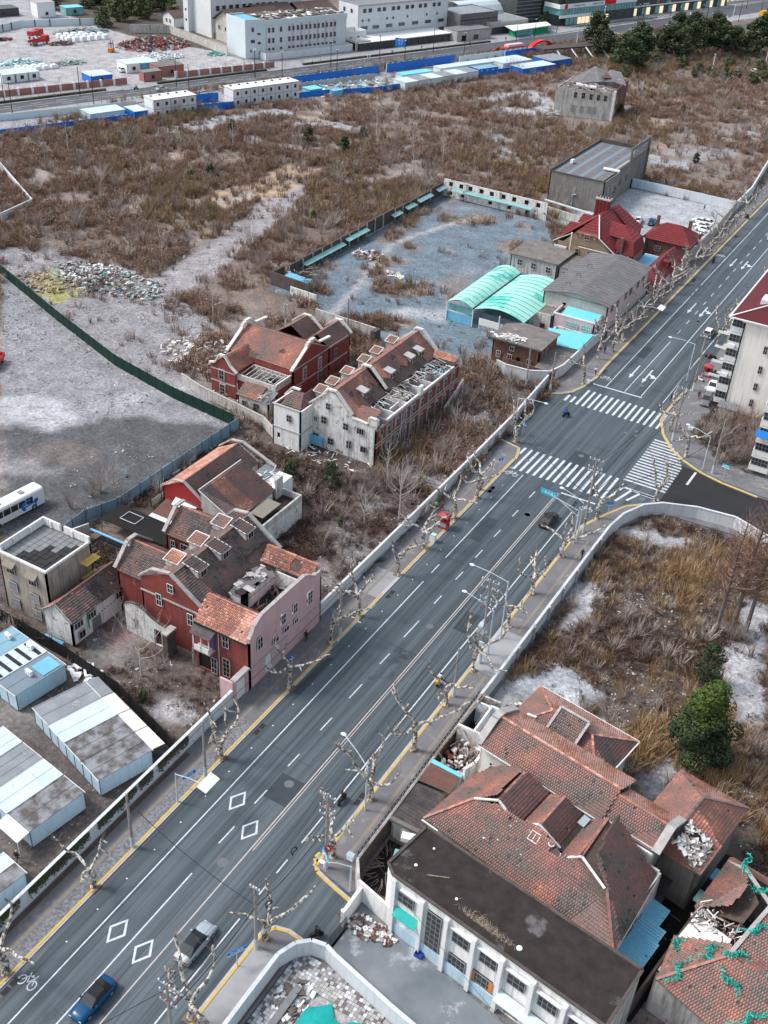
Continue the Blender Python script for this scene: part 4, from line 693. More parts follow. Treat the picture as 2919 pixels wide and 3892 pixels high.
def red_gable():
 R=thing('tiled_house','house with scarlet gable end and orange tiled lean-to beside the steel fence','house',(-86,109,0))
 b=MB();side(R,b,(-93.4,103),(-86,103),0,5.2,(),'red paint');gable(b,(-93.4,103),(-86,103),5.2,7.3,.3,'red paint',.5);b.build('gable_wall',R)
 walls4(R,-93.4,103,-86,117,0,5.2,'dirty plaster',skip=(0,));b=MB();gable(b,(-86,117),(-93.4,117),5.2,7.3,.3,'dirty plaster');coping(b,[(-93.6,103,5.3),(-91.2,103,7.2),(-89.2,103,7.5),(-85.8,103,5.2)],.45,.18);coping(b,[(-93.6,117.1,5.3),(-91.2,117.1,7.2),(-89,117.1,7.5),(-82.8,117.1,5.2)],.5,.2);b.build('coping',R)
 gable_roof(R,-93.4,103.2,-86,116.8,5.2,7.2,'y',.2,.45,.08,(lambda u,v:.88,lambda u,v:.42),ind=(0,0),rt=.5)  # west slope is toned paler to carry the glancing sheen of the sky
 b=MB();side(R,b,(-85.4,102),(-79.6,102),0,4.8,[(2.8,1.2,3.4,1,'broken')],'dirty plaster');n0=len(b.v);b.M('dirty plaster').hexa([(-85.4,102,4.8),(-79.6,102,4.8),(-79.6,102.25,4.8),(-85.4,102.25,4.8),(-85.4,102,7.8),(-79.6,102,5),(-79.6,102.25,5),(-85.4,102.25,7.8)]);b.build('wall',R)
 walls4(R,-85.4,102,-79.6,112,0,4.9,'white plaster',({},[(1.4,.9,3.4,1.4,'broken'),(4.6,.9,3.3,1.4,'broken'),(7.4,1.5,3,1.5,'broken'),(3,1,.3,2.2,'broken')],{},{}),skip=(0,));r2=group_empty('roof',R)
 tiles(r2,[(-79.3,101.8,5),(-79.3,112,5),(-85.5,112,8.1),(-85.5,101.8,8.1)],.4,.07,tonef=lambda u,v:.25 if(u<2.4 or(u<3 and v<1))else(.72 if u<5.3 else.42),ind=120);b=MB().M('white trim');b.beam((-85.55,101.8,8.1),(-85.55,112,8.1),.12,.12);b.beam((-79.3,101.7,5),(-85.5,101.7,8.1),.12,.12);b.build('trim',r2)
 b=MB().M('peeling plaster').box(-79.6,102,0,-75.8,114,3.3);b.M('bitumen roof').box(-79.6,102.2,3.3,-76,113.8,3.34);b.M('dirty plaster').box(-76.1,102,3.3,-75.8,114,4.4).box(-79.6,113.7,3.3,-76.1,114,4.4).box(-79.4,112,3.3,-79.1,113.7,6.8);b.build('terrace',R)
 MB().M('faded yellow').slab([(-78.9,105,5.0),(-76.6,105,4.9),(-76.6,109.6,4.9),(-78.9,109.6,5.0)],.06).build('canopy_board',R);b=MB().M('dark steel');[b.tube([(x,y,3.3),(x,y,4.9)],.04,4)for x in(-78.7,-76.8)for y in(105.2,109.4)];b.build('post',R)
 b=MB().M('white plaster').box(-84.5,112,0,-79.6,117,4.8);b.M('slab grey').slab([(-84.6,113,5.2),(-82.2,113,5.0),(-82.2,117,5.0),(-84.6,117,5.2)],.06);debris(b,-84,112.3,-80,116.5,4.85,26,(.5,2.2),('turquoise roof','grey timber','white paint'));b.build('annex',R)
 b=MB();corr(b.M('corrugated rust'),[(-92.8,99.6,2.6),(-86.6,99.6,2.6),(-86.6,103,3.3),(-92.8,103,3.3)],.3,.06);corr(b.M('white paint'),[(-92.8,98.8,2.5),(-86.6,98.8,2.5),(-86.6,99.6,2.6),(-92.8,99.6,2.6)],.3,.05);corr(b.M('white paint'),[(-91,101.9,3.5),(-86.9,101.9,3.5),(-86.9,103,4.2),(-91,103,4.2)],.3,.05);b.build('lean_to_roof',R)
 N=thing('netting_shelter','flat black net shelter on posts between the red gable and the steel fence','shelter',(-92,97,0));MB().M('dark opening').box(-98.3,94.5,2.3,-86.2,99,2.36).build('net',N);b=MB().M('timber');[b.beam((-98.4,92.4+i*.35,.2),(-86,92.4+i*.35,.2),.03,.03)for i in range(1)];[b.tube([(x,y,0),(x,y,2.3)],.05,5)for x in(-98.2,-92,-86.4)for y in(94.6,98.9)];b.build('post',N);b=MB().M('light blue steel').beam((-98.2,92.2,1.8),(-87.2,92.2,1.8),.35,.12);b.M('white paint').beam((-95.8,96,2.5),(-93,96,2.5),.06,.06).beam((-95.8,98,2.5),(-93,98,2.5),.06,.06).beam((-95.8,96,2.5),(-95.8,98,2.5),.06,.06).beam((-93,96,2.5),(-93,98,2.5),.06,.06);b.build('gutter',N)
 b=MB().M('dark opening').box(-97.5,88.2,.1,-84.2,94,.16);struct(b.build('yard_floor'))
 M_=thing('mural_wall','low weathered wall with a pale painted panel beside the beige block','wall',(-97.5,89,0));b=MB().M('dirty plaster');wall(b,(-100.6,86.5),(-98.4,92.3),0,2.6,(),.25,'dirty plaster');b.build('masonry',M_);b=MB().M('pale pink wall');p=Vector((-100,88.1,0));q=Vector((-98.9,91,0));n=Vector((.93,-.36,0))*.03;b.poly([p+n+Vector((0,0,.3)),q+n+Vector((0,0,.3)),q+n+Vector((0,0,2.3)),p+n+Vector((0,0,2.3))]);b.build('painted_panel',M_)
red_gable()
def villa_ruin_west():
 R=thing('brick_villa','red brick villa with white stone bands, stepped gables and a collapsed south terrace','house',(-104,147,0));m='red brick'
 b=MB();side(R,b,(-112,138.5),(-106.6,138.5),0,5.5,[(2.4,1.1,3.2,1.9,'broken'),(2.5,1.1,.2,2.1,'broken')],m,surround='coping stone');gable(b,(-112,138.5),(-106.6,138.5),5.5,7.4,.3,m);b.M('coping stone').box(-112,138.42,2.5,-106.6,138.5,2.8).box(-112,138.42,4.9,-109.9,138.5,5.1).box(-109,138.42,4.9,-106.6,138.5,5.1);b.build('wall',R)
 b=MB();coping(b,[(-112.2,138.5,5.9),(-110.9,138.5,6.2),(-109.9,138.5,8),(-108.9,138.5,8),(-107.7,138.5,6.3),(-106.3,138.5,5.3)],.5,.25,'cream stone');b.build('coping',R)
 rf=group_empty('roof',R);tiles(rf,[(-106.4,138.8,5.5),(-106.4,146,5.5),(-109.3,146,7.5),(-109.3,138.8,7.5)],.72,.07,tonef=lambda u,v:.7,ind=0);tiles(rf,[(-112.2,146,5.5),(-112.2,138.8,5.5),(-109.3,138.8,7.5),(-109.3,146,7.5)],.5)
 tiles(rf,[(-112,143.8,6.3),(-97.9,143.8,6.3),(-97.9,149.8,9.2),(-112,149.8,9.2)],.45,.07,tonef=lambda u,v:.5+.12*math.sin(u*.7),ind=120,hole=lambda u,v:v<1.1+.4*math.sin(u*2)and 2<u<6 or(u-10)**2+(v-3)**2<.3);tiles(rf,[(-97.9,155.6,6.3),(-112,155.6,6.3),(-112,149.8,9.2),(-97.9,149.8,9.2)],.5);b=MB();ridge_caps(b,(-112,149.8,9.25),(-97.9,149.8,9.25),tone=.5);b.build('ridge_cap',rf)
 walls4(R,-112,143.8,-97.8,155.6,0,6.2,m,([(8,1.4,3,1.8,'broken'),(11,1.2,3,1.8,'broken')],[(3.6,1,3.3,2.2,'casement'),(8.6,1,3.4,2.1,'casement'),(8.7,1.1,.1,2.6,'broken')],{},{}),surround='coping stone')
 b=MB();gable(b,(-97.8,143.8),(-97.8,155.6),6.2,9.3,.3,m);gable(b,(-112,155.6),(-112,143.8),6.2,9.3,.3,m);b.M('coping stone').box(-97.8,143.8,2.7,-97.72,162,2.95).box(-97.8,143.8,6.1,-97.72,162,6.35);b.build('gable_wall',R)
 b=MB();[coping(b,[(x,143.4,6.2),(x,148.2,9),(x,148.4,9.7),(x,150.6,9.7),(x,152,8.6),(x,155.8,8.3)],.6,.28,'cream stone')for x in(-97.9,-112.1)];b.build('coping',R);[MB().M('cream stone').box(x,149,9.96,x+.6,150.6,10.25).build('finial',R)for x in(-98.2,-112.4)]
# back wings
 walls4(R,-109.5,155.6,-103.2,161,0,6.3,m);gable_roof(R,-109.5,155.6,-103.2,161,6.3,8.4,'y',.2,.42,.08);b=MB();gable(b,(-103.2,161),(-109.5,161),6.3,8.5,.3,m);coping(b,[(-109.7,161.1,6.4),(-107.2,161.1,8.4),(-105.4,161.1,8.4),(-103,161.1,6.4)],.5,.25,'cream stone');b.build('coping',R)
 walls4(R,-103.2,155.6,-97.8,163,0,6.2,m,({},[(2,1,3.3,2,'broken')],{},{}));gable_roof(R,-103.2,155.6,-97.8,163,6.2,8.2,'y',.2,.42,.08);b=MB();coping(b,[(-103.4,163.1,6.4),(-101.2,163.1,8.3),(-99.8,163.1,8.3),(-97.6,163.1,6.4)],.5,.25,'cream stone');b.build('coping',R)
# collapsed terrace
 b=MB();side(R,b,(-106.6,139.2),(-98.2,139.2),0,3.9,[(1.4,1.1,.2,2,None)],m);side(R,b,(-98.2,139.2),(-98.2,143.8),0,3.9,(),m);b.build('wall',R);b=MB().M('dirty plaster').box(-106.6,139,3.9,-98.2,139.3,5).box(-98.5,139.3,3.9,-98.2,143.8,5).box(-106.4,143.3,3.9,-98.5,143.6,5.2);
 b.M('dirty roof').box(-106.5,139.3,3.6,-102,143.3,3.9);b.M('dark opening').box(-102,139.3,3.3,-98.5,143.3,3.4);b.M('grey timber')
 for i in range(8):b.beam((-106+i,143.3,5.1),(-106+i,139.4,4.9),.12,.14)
 b.box(-104,142.4,5,-98.6,142.6,5.15);debris(b,-106,139.5,-98.6,143.2,4,40,(.5,2),('dirty roof','grey timber','timber'));b.M('white paint').cbox((-99.6,140,4.6),2.2,.9,.08,1.4,.9);b.build('terrace',R)
 b=MB().M('cream stone');[b.box(-98.45,139.5+i*.35,3.9,-98.25,139.6+i*.35,5.1)for i in range(12)];b.beam((-98.35,139.3,5.1),(-98.35,143.8,5.1),.3,.15);b.build('balustrade',R)
 L=thing('lean_to','small tiled lean-to built against the south side of the collapsed villa terrace','shed',(-101,137.4,0));walls4(L,-104.4,136.2,-97.8,138.9,0,2.8,'dirty plaster',([(1.5,1,1,1.2,'broken'),(4,1.4,.1,2,None)],{},{},{}));rf=group_empty('roof',L);tiles(rf,[(-104.5,136,2.9),(-100,136,2.9),(-100,139,4.3),(-104.5,139,4.3)],.5,.1,ind=30);b=MB();corr(b.M('slab grey'),[(-100,136,2.9),(-97.6,136,2.9),(-97.6,139,4.0),(-100,139,4.0)]);debris(b,-100,136.2,-97.8,138.8,3.5,12);b.build('sheet_roof',L)
villa_ruin_west()
def long_ruin():
 R=thing('brick_row_house','long ruined row house, white south gable, banded red front, stripped rear rafters','house',(-81,148,0));m='peeling plaster'
 b=MB();side(R,b,(-87,133.5),(-74.5,133.5),0,7.4,[(2.5,1.1,4.8,1.4,'broken'),(6.8,1.1,5,1.3,'broken'),(9.6,1.4,5.1,1.2,'broken'),(.9,.7,4.7,1,'casement'),(.9,1.2,1.2,1.3,'broken'),(3.9,1.2,1.2,1.3,'broken'),(7.5,1,1.7,1.5,'broken'),(10.3,1.2,1.9,1.2,'broken')],m);b.M(m)
 P=[(-87,7.4),(-79.6,7.4),(-79.6,8),(-82.6,10.9),(-83.4,10.9),(-87,8.2)];n0=len(b.v);k=len(P);b.v+=[(x,133.5,z)for x,z in P]+[(x,133.8,z)for x,z in P];b.face([n0+i for i in range(k)]);b.face([n0+k+i for i in range(k)][::-1]);
 for i in range(k):j=(i+1)%k;b.face([n0+i,n0+j,n0+k+j,n0+k+i])
 b.build('wall',R);window(R,(-83.7,133.44,7.7),0,.9,1.3,'broken')
 wn=[(1.6,.9,5.2,1.6,'broken')]
 for i in range(9):wn.append((3.9+i*2.9,1.0,4.3,1.7,'broken'));wn.append((3.9+i*2.9,1.1,.5,2.3,'broken'))
 b=MB();side(R,b,(-74.5,133.5),(-74.5,163),0,6.8,wn,'red brick',surround='coping stone');b.M('coping stone');
 for z in(3.3,3.9,6.5):b.box(-74.5,133.5,z,-74.42,163,z+.2)
 for i in range(9):y=135.3+i*3.2;b.M('coping stone').box(-74.5,y,0,-74.38,y+.25,6.8)
 b.build('wall',R);b=MB();side(R,b,(-74.5,163),(-87,163),0,7,(),m);side(R,b,(-88.3,163),(-88.3,136),0,6.8,[(3+i*3.4,.9,4,1.4,'broken')for i in range(7)],'red brick');gable(b,(-79,163),(-88.3,163),6.9,11,.3,m);b.build('wall',R)
 rh=lambda u,v:(v<1.5 and u>8 and math.sin(u*1.7)<.2)
 rf=gable_roof(R,-88.2,133.8,-79.2,144.3,7,10.9,'y',.2,.42,.1,(lambda u,v:.5,lambda u,v:.55+.12*math.sin(u)),(lambda u,v:(u-3)**2+(v-2)**2<.5,lambda u,v:u>5 and v<2.1+.7*math.sin(u*3)or(u-3.2)**2+(v-3)**2<.4),(0,150),zs=(7,7.7),ridge=.56,rt=.6)
 gable_roof(R,-88.2,144.9,-79.2,162.8,7,11,'y',.2,.45,.1,(lambda u,v:.55,lambda u,v:.54+.15*math.sin(u*.9)),(lambda u,v:(u-9)**2+(v-1.5)**2<1,lambda u,v:v<1.2+.9*abs(math.sin(u*1.1))and u<14 or(u-7)**2+(v-4)**2<.3),(0,110),zs=(7,7.7),ridge=.56,rt=.6)
 b=MB();
 for y in(133.6,144.6,163):coping(b,[(-87.5,y,7.6),(-84,y,10.7),(-83.9,y,11.3),(-82.3,y,11.3),(-79.2,y,8.1)],.55,.26,'cream stone')
 coping(b,[(-79.7,133.6,8),(-79.4,133.6,7.5),(-75.9,133.6,7.3),(-75.8,133.6,8.6),(-74.5,133.6,8.6)],.5,.25,'cream stone');b.box(-76,133.4,7.4,-74.4,134.2,8.5);b.build('coping',R)
 r3=group_empty('roof',R);tiles(r3,[(-79.3,133.8,7.5),(-75.6,133.8,7.5),(-75.6,137,8.3),(-79.3,137,8.3)],.45,.08,tonef=lambda u,v:.44);tiles(r3,[(-80,161.4,7.6),(-74.6,161.4,7.6),(-74.6,163,8.2),(-80,163,8.2)],.8,.08)
 for y,t_ in((136.6,.4),(140.2,.4),(144.9,.45),(150.6,.4),(154.8,.45),(160.3,.4)):
  dm=group_empty('dormer',R);MB().M('dirty plaster').box(-88,y-.8,7.2,-86.6,y+.8,8.7).build('wall',dm);tiles(dm,[(-88.2,y-.95,8.8),(-86.3,y-.95,8.8),(-86.3,y+.95,9.3),(-88.2,y+.95,9.3)],t_,.08);b=MB().M('cream stone');q=[(-88.2,y-.95,8.82),(-86.3,y-.95,8.82),(-86.3,y+.95,9.34),(-88.2,y+.95,9.34)];[b.beam(q[i],q[(i+1)%4],.14,.1)for i in range(4)];b.build('trim',dm)
 for y in(139.6,148.4,155.5,158.8):
  dm=group_empty('dormer',R);b=MB().M('dirty plaster');
  for s in(-.65,.65):b.poly([(-80.3,y+s,8.3),(-80.3,y+s,9.6),(-82,y+s,9.9),(-81.9,y+s,9.5)])
  b.poly([(-80.3,y-.65,8.3),(-80.3,y+.65,8.3),(-80.3,y+.65,9.6),(-80.3,y-.65,9.6)]);b.build('wall',dm);window(dm,(-80.12,y,8.45),R_(90),1,1,'broken');MB().M('grey timber').slab([(-80,y-.85,9.6),(-80,y+.85,9.6),(-82.3,y+.85,10),(-82.3,y-.85,10)],.1).build('canopy',dm)
# stripped timbers over the rear rooms
 b=MB()
 for i in range(60):y=137.5+i*.42;b.M(random.choice(['grey timber','grey timber','timber','white paint'])).cbox((-78.6+random.gauss(0,.4),y,7.1+random.gauss(0,.25)),random.uniform(2,3.4),.14,.08,random.gauss(0,.28),random.gauss(.16,.12))
 for i in range(14):b.M('grey timber').cbox((-78.5+random.gauss(0,.6),140+i*1.5,7.3),.14,random.uniform(2,4),.1,random.gauss(0,.3))
 stuff(b.build('broken_rafters',R))
 b=MB().M('dirty roof').box(-79.2,137,4.0,-74.8,161.5,4.3);b.M('white plaster')
 for y0,y1,h in((137,137.2,7.1),(140.6,140.8,6.6),(144.2,144.4,7),(147.4,147.6,6.4),(151,151.2,6.6),(154.2,154.4,6.4),(158,158.2,6.6)):b.box(-79.2,y0,4.3,-74.8,y1,h)
 b.box(-74.8,137,6.8,-74.5,147.8,7.2).box(-74.8,149.5,6.8,-74.5,161,7.1).box(-74.95,148,6.8,-74.4,149.2,8.4).box(-76.4,141,4.3,-76.2,144,6.9).box(-77.6,154.4,4.3,-77.4,158,6.2)
 b.M('dirty roof').box(-78.8,144.4,6.9,-75.4,147.4,7.1);b.M('grey timber');[b.cbox((-77+random.gauss(0,.8),145.9+random.gauss(0,.7),7.2),1.6,.16,.05,random.gauss(0,.6))for i in range(26)];b.build('rear_rooms',R)
 b=MB();debris(b,-79,156,-75,161.4,6.2,60,(.5,2.4),('grey timber','timber','turquoise roof','dark steel'),1.2);stuff(b.build('rubble',R))
# south-west block, white
 walls4(R,-92.5,130,-86.9,136,0,7.6,'white plaster',([(3.4,1,5.2,1.3,'broken'),(1.2,.6,1.4,1,None)],{},{},{}),inner='dirty plaster');r4=group_empty('roof',R);tiles(r4,[(-91.6,131,7.4),(-87.6,131,7.4),(-88.6,133.6,9),(-90.6,133.6,9)],.42,.07);tiles(r4,[(-87.4,131,7.4),(-87.4,136,7.4),(-88.6,136,9),(-88.6,133.6,9)],.45,.07);tiles(r4,[(-92,136,7.4),(-92,131,7.4),(-90.6,133.6,9),(-90.6,136,9)],.45,.07);MB().M('bitumen roof').box(-92.3,130.2,7.2,-87,136,7.35).build('deck',r4);b=MB();coping(b,[(-92.5,130.1,7.6),(-87,130.1,7.6)],.4,.15);coping(b,[(-92.3,133.6,7.8),(-90.9,133.6,9.4),(-89.4,133.6,9.4)],.5,.25,'cream stone');b.M('coping stone').box(-92.6,129.9,3.4,-86.9,130.02,3.6).box(-86.92,130,3.4,-86.8,133.5,3.6);b.build('coping',R)
 MB().M('light blue steel').box(-87.2,132.8,.6,-84.5,133.3,2.1).build('tank',R);b=MB().M('pole white');b.tube([(-74.2,143,0),(-74.2,143,6.8)],.07,6);b.tube([(-74.2,139.5,0),(-73.9,141.5,5.5)],.06,6);b.tube([(-79.5,133.3,0),(-79.5,133.3,7.5)],.06,6);b.build('drainpipe',R)
 S=thing('garden_wall','short leaning white wall fragment standing alone east of the long ruin','wall',(-74,161,0));b=MB();wall(b,(-73,155.6),(-75.2,167.4),0,1.7,(),.25,'peeling plaster');b.build('masonry',S)
long_ruin()
b=MB();debris(b,-112,136,-97,138.5,.1,60,(.4,1.6),('coping stone','timber','white plaster'));debris(b,-93,128.5,-74,133,.1,80,(.3,1.4),('coping stone','timber','white plaster','peeling plaster'));debris(b,-74.2,134,-72.5,160,.1,70,(.3,1.4),('coping stone','timber','red brick'));tag(stuff(b.build('fallen_masonry')),'fallen masonry and boards along the feet of the brick ruins','rubble')
# ================================================================ HOUSES EAST OF THE ROAD (their own line, turned 9.8 degrees)
QX,QY,QR=-29.8,60.5,R_(-9.8);frame(QX,QY,QR)
def flat_works():
 R=thing('workshop_building','two-storey white workshop with barred windows and a black mossy flat roof','building',(12,3,0));st='steel'
 wn=[(2.9,1.9,5.3,1.5,st),(6.3,1.7,1.0,6.0,st),(9.4,1.9,5.2,1.5,st),(9.3,2,1.5,1.7,st),(12.5,1.9,5.2,1.5,st),(12.2,2.2,1.8,1.5,st),(15.6,1.9,5.0,1.5,st),(18.9,2,5.0,1.5,st),(22,1.9,5,1.5,st),(15.6,1.6,.1,2.6,'door'),(18.4,2,1.4,1.6,st),(21.6,2,1.4,1.6,st)]
 wn=[(u-1.3,*r)for u,*r in wn]
 b=MB();side(R,b,(1.3,-.6),(24.2,-.2),0,8.1,wn,'white plaster');side(R,b,(0,0),(1.3,-.6),0,8.1,(),'white plaster');b.build('wall',R)
 b=MB();side(R,b,(24.2,-.2),(24,6.4),0,8.1,(),'dirty plaster');side(R,b,(24,6.4),(0,5.8),0,8.1,(),'dirty plaster');side(R,b,(0,5.8),(0,0),0,8.1,[(2,1,4.8,1.3,None)],'white plaster');b.build('wall',R)
 b=MB().M('bitumen roof').prism([(0,0),(1.2,-.7),(24.3,-.3),(24,6.5),(0,5.9)],8.1,8.4);b.build('roof',R);b=MB().M('dark stone');
 for p,q in(((0,0),(1.2,-.75)),((1.2,-.75),(24.3,-.35)),((24.3,-.3),(24,6.5)),((24,6.5),(0,5.9)),((0,5.9),(0,0))):b.beam((*p,8.4),(*q,8.4),.3,.16)
 b.build('parapet',R)
 for x in(1.5,4.9,7.8,10.9,14,17.3,20.6):MB().M('white paint').box(x-.22,-.95,0,x+.22,-.4,7.9).build('pilaster',R)
 b=MB().M('white trim');
 for x in(3.4,9.4,12.5,15.7,19,22.2):b.box(x-1.25,-.8,7.0,x+1.25,-.45,7.12)
 b.build('lintel',R);MB().M('teal tarp').slab([(1.9,-1.4,3.6),(4.6,-1.35,3.6),(4.6,-.5,4.3),(1.9,-.55,4.3)],.06).build('awning',R);b=MB().M('orange').box(11,-.62,1.9,11.4,-.56,3.2).box(13,-.62,1.9,13.4,-.56,3.2);b.build('shutter',R)
 MB().M('container roof white').slab([(14.2,-1.7,3.0),(20.3,-1.6,3.0),(20.3,-.5,3.3),(14.2,-.55,3.3)],.12).build('canopy',R);MB().M('container wall').box(1.5,-.72,0,13.8,-.6,1.7).build('dado',R)
 b=MB().M('pole white');b.tube([(1.7,-.85,.2),(1.7,-.85,7.9)],.07,6);b.build('drainpipe',R)
 G1=MB();rs=random.Random(3)
 for i in range(420):
  x=11+rs.gauss(0,1.4);y=.35+abs(rs.gauss(0,.35));G1.M('timber pale');a=rs.uniform(0,6.28);l=rs.uniform(.3,.9);G1.poly([(x,y,8.45),(x+.04,y,8.45),(x+l*math.cos(a),y+l*.5*math.sin(a),8.6+rs.random()*.4)])
 o=tag(stuff(G1.build('dead_grass')),'dry straw grass sprouting along the edge of the black flat roof','dead grass')
 for x,y,r,c in((2.1,1.6,.16,'white disc lying near the west corner of the black roof'),(7.3,1.2,.15,'small pale disc in the middle of the black roof'),(14.6,-.1+1,.28,'larger pale dish on the black roof'),(2.2,4.3,.12,'small white cup near the tiled roof corner')):tag(MB().M('plastic white').cyl((x,y,8.4),r,.07,12).build('plastic_dish'),c,'dish')
 tag(MB().M('timber').beam((3.6,1.4,8.42),(5.4,2.6,8.42),.12,.08).build('plank'),'thin weathered plank lying on the black flat roof','plank')
flat_works()
def big_house():
 R=thing('tiled_mansion','large rambling house with brown clay tile roofs, cross gables and a long high ridge','house',(9,14,0))
 walls4(R,-.8,8.2,20,18.2,0,7.2,'dirty plaster',({},[(5,1,4,1.4,'broken')],{},{}))
 b=MB();side(R,b,(-2.4,18.5),(18.7,18.5),0,9,[(4.6,1.2,7.2,1.2,'broken'),(17.4,1.1,5.6,2,'dark')],'cream stone');side(R,b,(18.7,18.5),(18.7,23.5),0,9,(),'grey render');gable(b,(18.7,18.5),(18.7,23.5),9,10.2,.3,'grey render');side(R,b,(12.5,24.7),(-2.4,24.7),0,8.9,(),'cream stone');side(R,b,(-2.4,24.7),(-2.4,18.5),0,8.9,(),'cream stone');gable(b,(-2.4,24.7),(-2.4,18.5),8.9,10.5,.3,'cream stone');b.build('wall',R)
 rf=group_empty('roof',R);t0=lambda u,v:.42+.08*math.sin(u*.6)+.05*math.sin(v*1.7+u)
 tiles(rf,[(-1.5,7.5,7),(20.9,7.1,7),(17.5,10.9,9.55),(14.1,12,10.1),(12.2,11.4,9.5),(10.9,12,9.8),(9,12.4,9.9),(6.9,12.1,9.75),(4.2,12.1,9.8),(1.9,11.3,9.4)],tonef=t0,tv=.08,ind=120,hole=lambda u,v:(u-13)**2*.3+(v-4.5)**2<.12)
 tiles(rf,[(-1.2,15.6,7),(-1.5,7.6,7),(1.9,11.3,9.45),(4.2,12.2,10.2),(4,17,10.2),(.5,17.6,8.2)],tonef=lambda u,v:.5+.05*math.sin(u)if not(2<u<4.6 and 1<v<3.4)else.25,tv=.07,ind=0)
 tiles(rf,[(6.9,12,9.1),(6.9,17.5,9.1),(4,17.3,10.3),(4.2,12.2,10.3)],tonef=t0,tv=.07)
 tiles(rf,[(6.9,17.5,8.8),(6.9,12.4,8.8),(8.9,12.6,10.1),(8.8,17.3,10.1)],tonef=lambda u,v:.52,tv=.06);tiles(rf,[(11.2,12.9,8.7),(11.1,17.5,8.7),(8.8,17.3,10.1),(8.9,12.6,10.1)],tonef=lambda u,v:.45,tv=.06)
 tiles(rf,[(11.9,17.6,8.9),(12.1,11.3,8.9),(14,11.9,10.25),(13.6,17.4,10.4)],tonef=lambda u,v:.48,tv=.08)
 tiles(rf,[(20.9,7.1,7),(19.9,17.4,7),(13.6,17.4,10.5),(14,12,10.2),(17.5,10.9,9.6)],tonef=lambda u,v:.38-.15*(v<2.2 and 1.5<u<5)-.12*(v>5 and u<6),tv=.08,ind=60)
 b=MB();ridge_caps(b,(-1.5,7.5,7.1),(1.9,11.3,9.5),tone=.65);ridge_caps(b,(4.1,12.2,10.3),(4,17,10.3),tone=.62);ridge_caps(b,(8.9,12.6,10.15),(8.8,17.3,10.15),tone=.62);ridge_caps(b,(14,12,10.25),(13.6,17.4,10.5),tone=.65);ridge_caps(b,(17.5,10.9,9.65),(20.9,7.1,7.1),tone=.45);b.build('ridge_cap',rf)
 b=MB().M('bitumen roof').box(11.1,12.2,8.3,12.1,17.8,8.75);b.M('underlay').box(0,8.5,6.6,19.5,18.4,6.9);b.build('valley',rf);MB().M('glass pale').slab([(11.2,16,9.3),(12,15.9,9.3),(12.1,17,9.6),(11.3,17.1,9.6)],.08).build('skylight',rf)
 b=MB().M('white plaster');b.poly([(6.9,12.35,8.4),(11.2,12.75,8.2),(11.2,12.75,8.7),(8.9,12.55,10),(6.9,12.35,8.8)]);b.build('gable_wall',R);window(R,(7.6,12.35,8.3),R_(5),.8,.55,'broken');window(R,(10,12.55,8.3),R_(5),.9,.7,'broken')
 b=MB();coping(b,[(1.9,11.2,9.5),(4.2,12.05,10.3),(6.9,11.9,8.8)],.22,.16,'white trim');coping(b,[(6.7,12.2,8.75),(8.9,12.4,10.15),(11.4,12.6,8.6)],.22,.16,'white trim');coping(b,[(12.1,11.2,9),(14.1,11.85,10.3),(17.4,10.7,9.65)],.22,.16,'white trim');b.build('bargeboard',R)
 r2=gable_roof(R,-2.4,18.3,12.7,25.0,9,10.55,'x',.25,.42,.07,(lambda u,v:.4+.05*math.sin(u*1.3),lambda u,v:.97),ind=(60,0),rt=.9);r3=gable_roof(R,12.8,18.6,18.6,23.6,8.9,10.2,'x',.25,.4,.07,(lambda u,v:.37,lambda u,v:.93),ind=(50,0),ridge=.5,rt=.7)  # north slopes: grazing sky reflection put into the colour as very pale tones
 b=MB();coping(b,[(-2.6,18.2,8.9),(-2.6,21,10.6),(-2.6,22.2,10.65),(-2.6,25.2,9)],.9,.25);coping(b,[(18.8,18.3,8.9),(18.8,21.1,10.3),(18.8,23.8,9)],.9,.25);b.build('coping',R)
 b=MB().M('white trim');b.beam((-2.4,18.0,8.75),(18.6,18.0,8.75),.16,.12);b.beam((-1.6,7.35,6.85),(0.5,7.3,6.85),.14,.12);b.beam((21,7,6.8),(20,17.5,6.8),.12,.12);b.build('gutter',R)
 b=MB();rs=random.Random(5)
 for i in range(46):
  x,y=(rs.gauss(9.5,2.6),rs.uniform(8.6,11.8));z=7+(y-7.5)*.62+.14;b.M(rs.choice(['plastic white','coping stone','white paint'])).cbox((x,y,z),rs.uniform(.08,.3),rs.uniform(.06,.2),.06,rs.random()*3)
 tag(stuff(b.build('litter')),'scraps of white litter scattered below the windowed gable on brown tiles','litter')
 c=thing('window_sash','broken white window sash lying on the brown tiles below the gable window','window',(9.3,11.3,9.5));b=MB().M('white paint');
 for p,q in(((8.6,10.9,9.3),(9.6,10.9,9.3)),((8.6,11.7,9.8),(9.6,11.7,9.8)),((8.6,10.9,9.3),(8.6,11.7,9.8)),((9.6,10.9,9.3),(9.6,11.7,9.8)),((9.1,10.9,9.3),(9.1,11.7,9.8))):b.beam(p,q,.07,.05)
 b.build('sash_frame',c);b=MB().M('plastic white');
 for k in range(16):a0,a1=6.2832*k/16,6.2832*(k+1)/16;b.beam((10.9+.3*math.cos(a0),11.6+.3*math.sin(a0),9.75),(10.9+.3*math.cos(a1),11.6+.3*math.sin(a1),9.75),.08,.06)
 tag(b.build('white_ring'),'white ring lying on the brown tiles beside the broken sash','ring')
big_house()
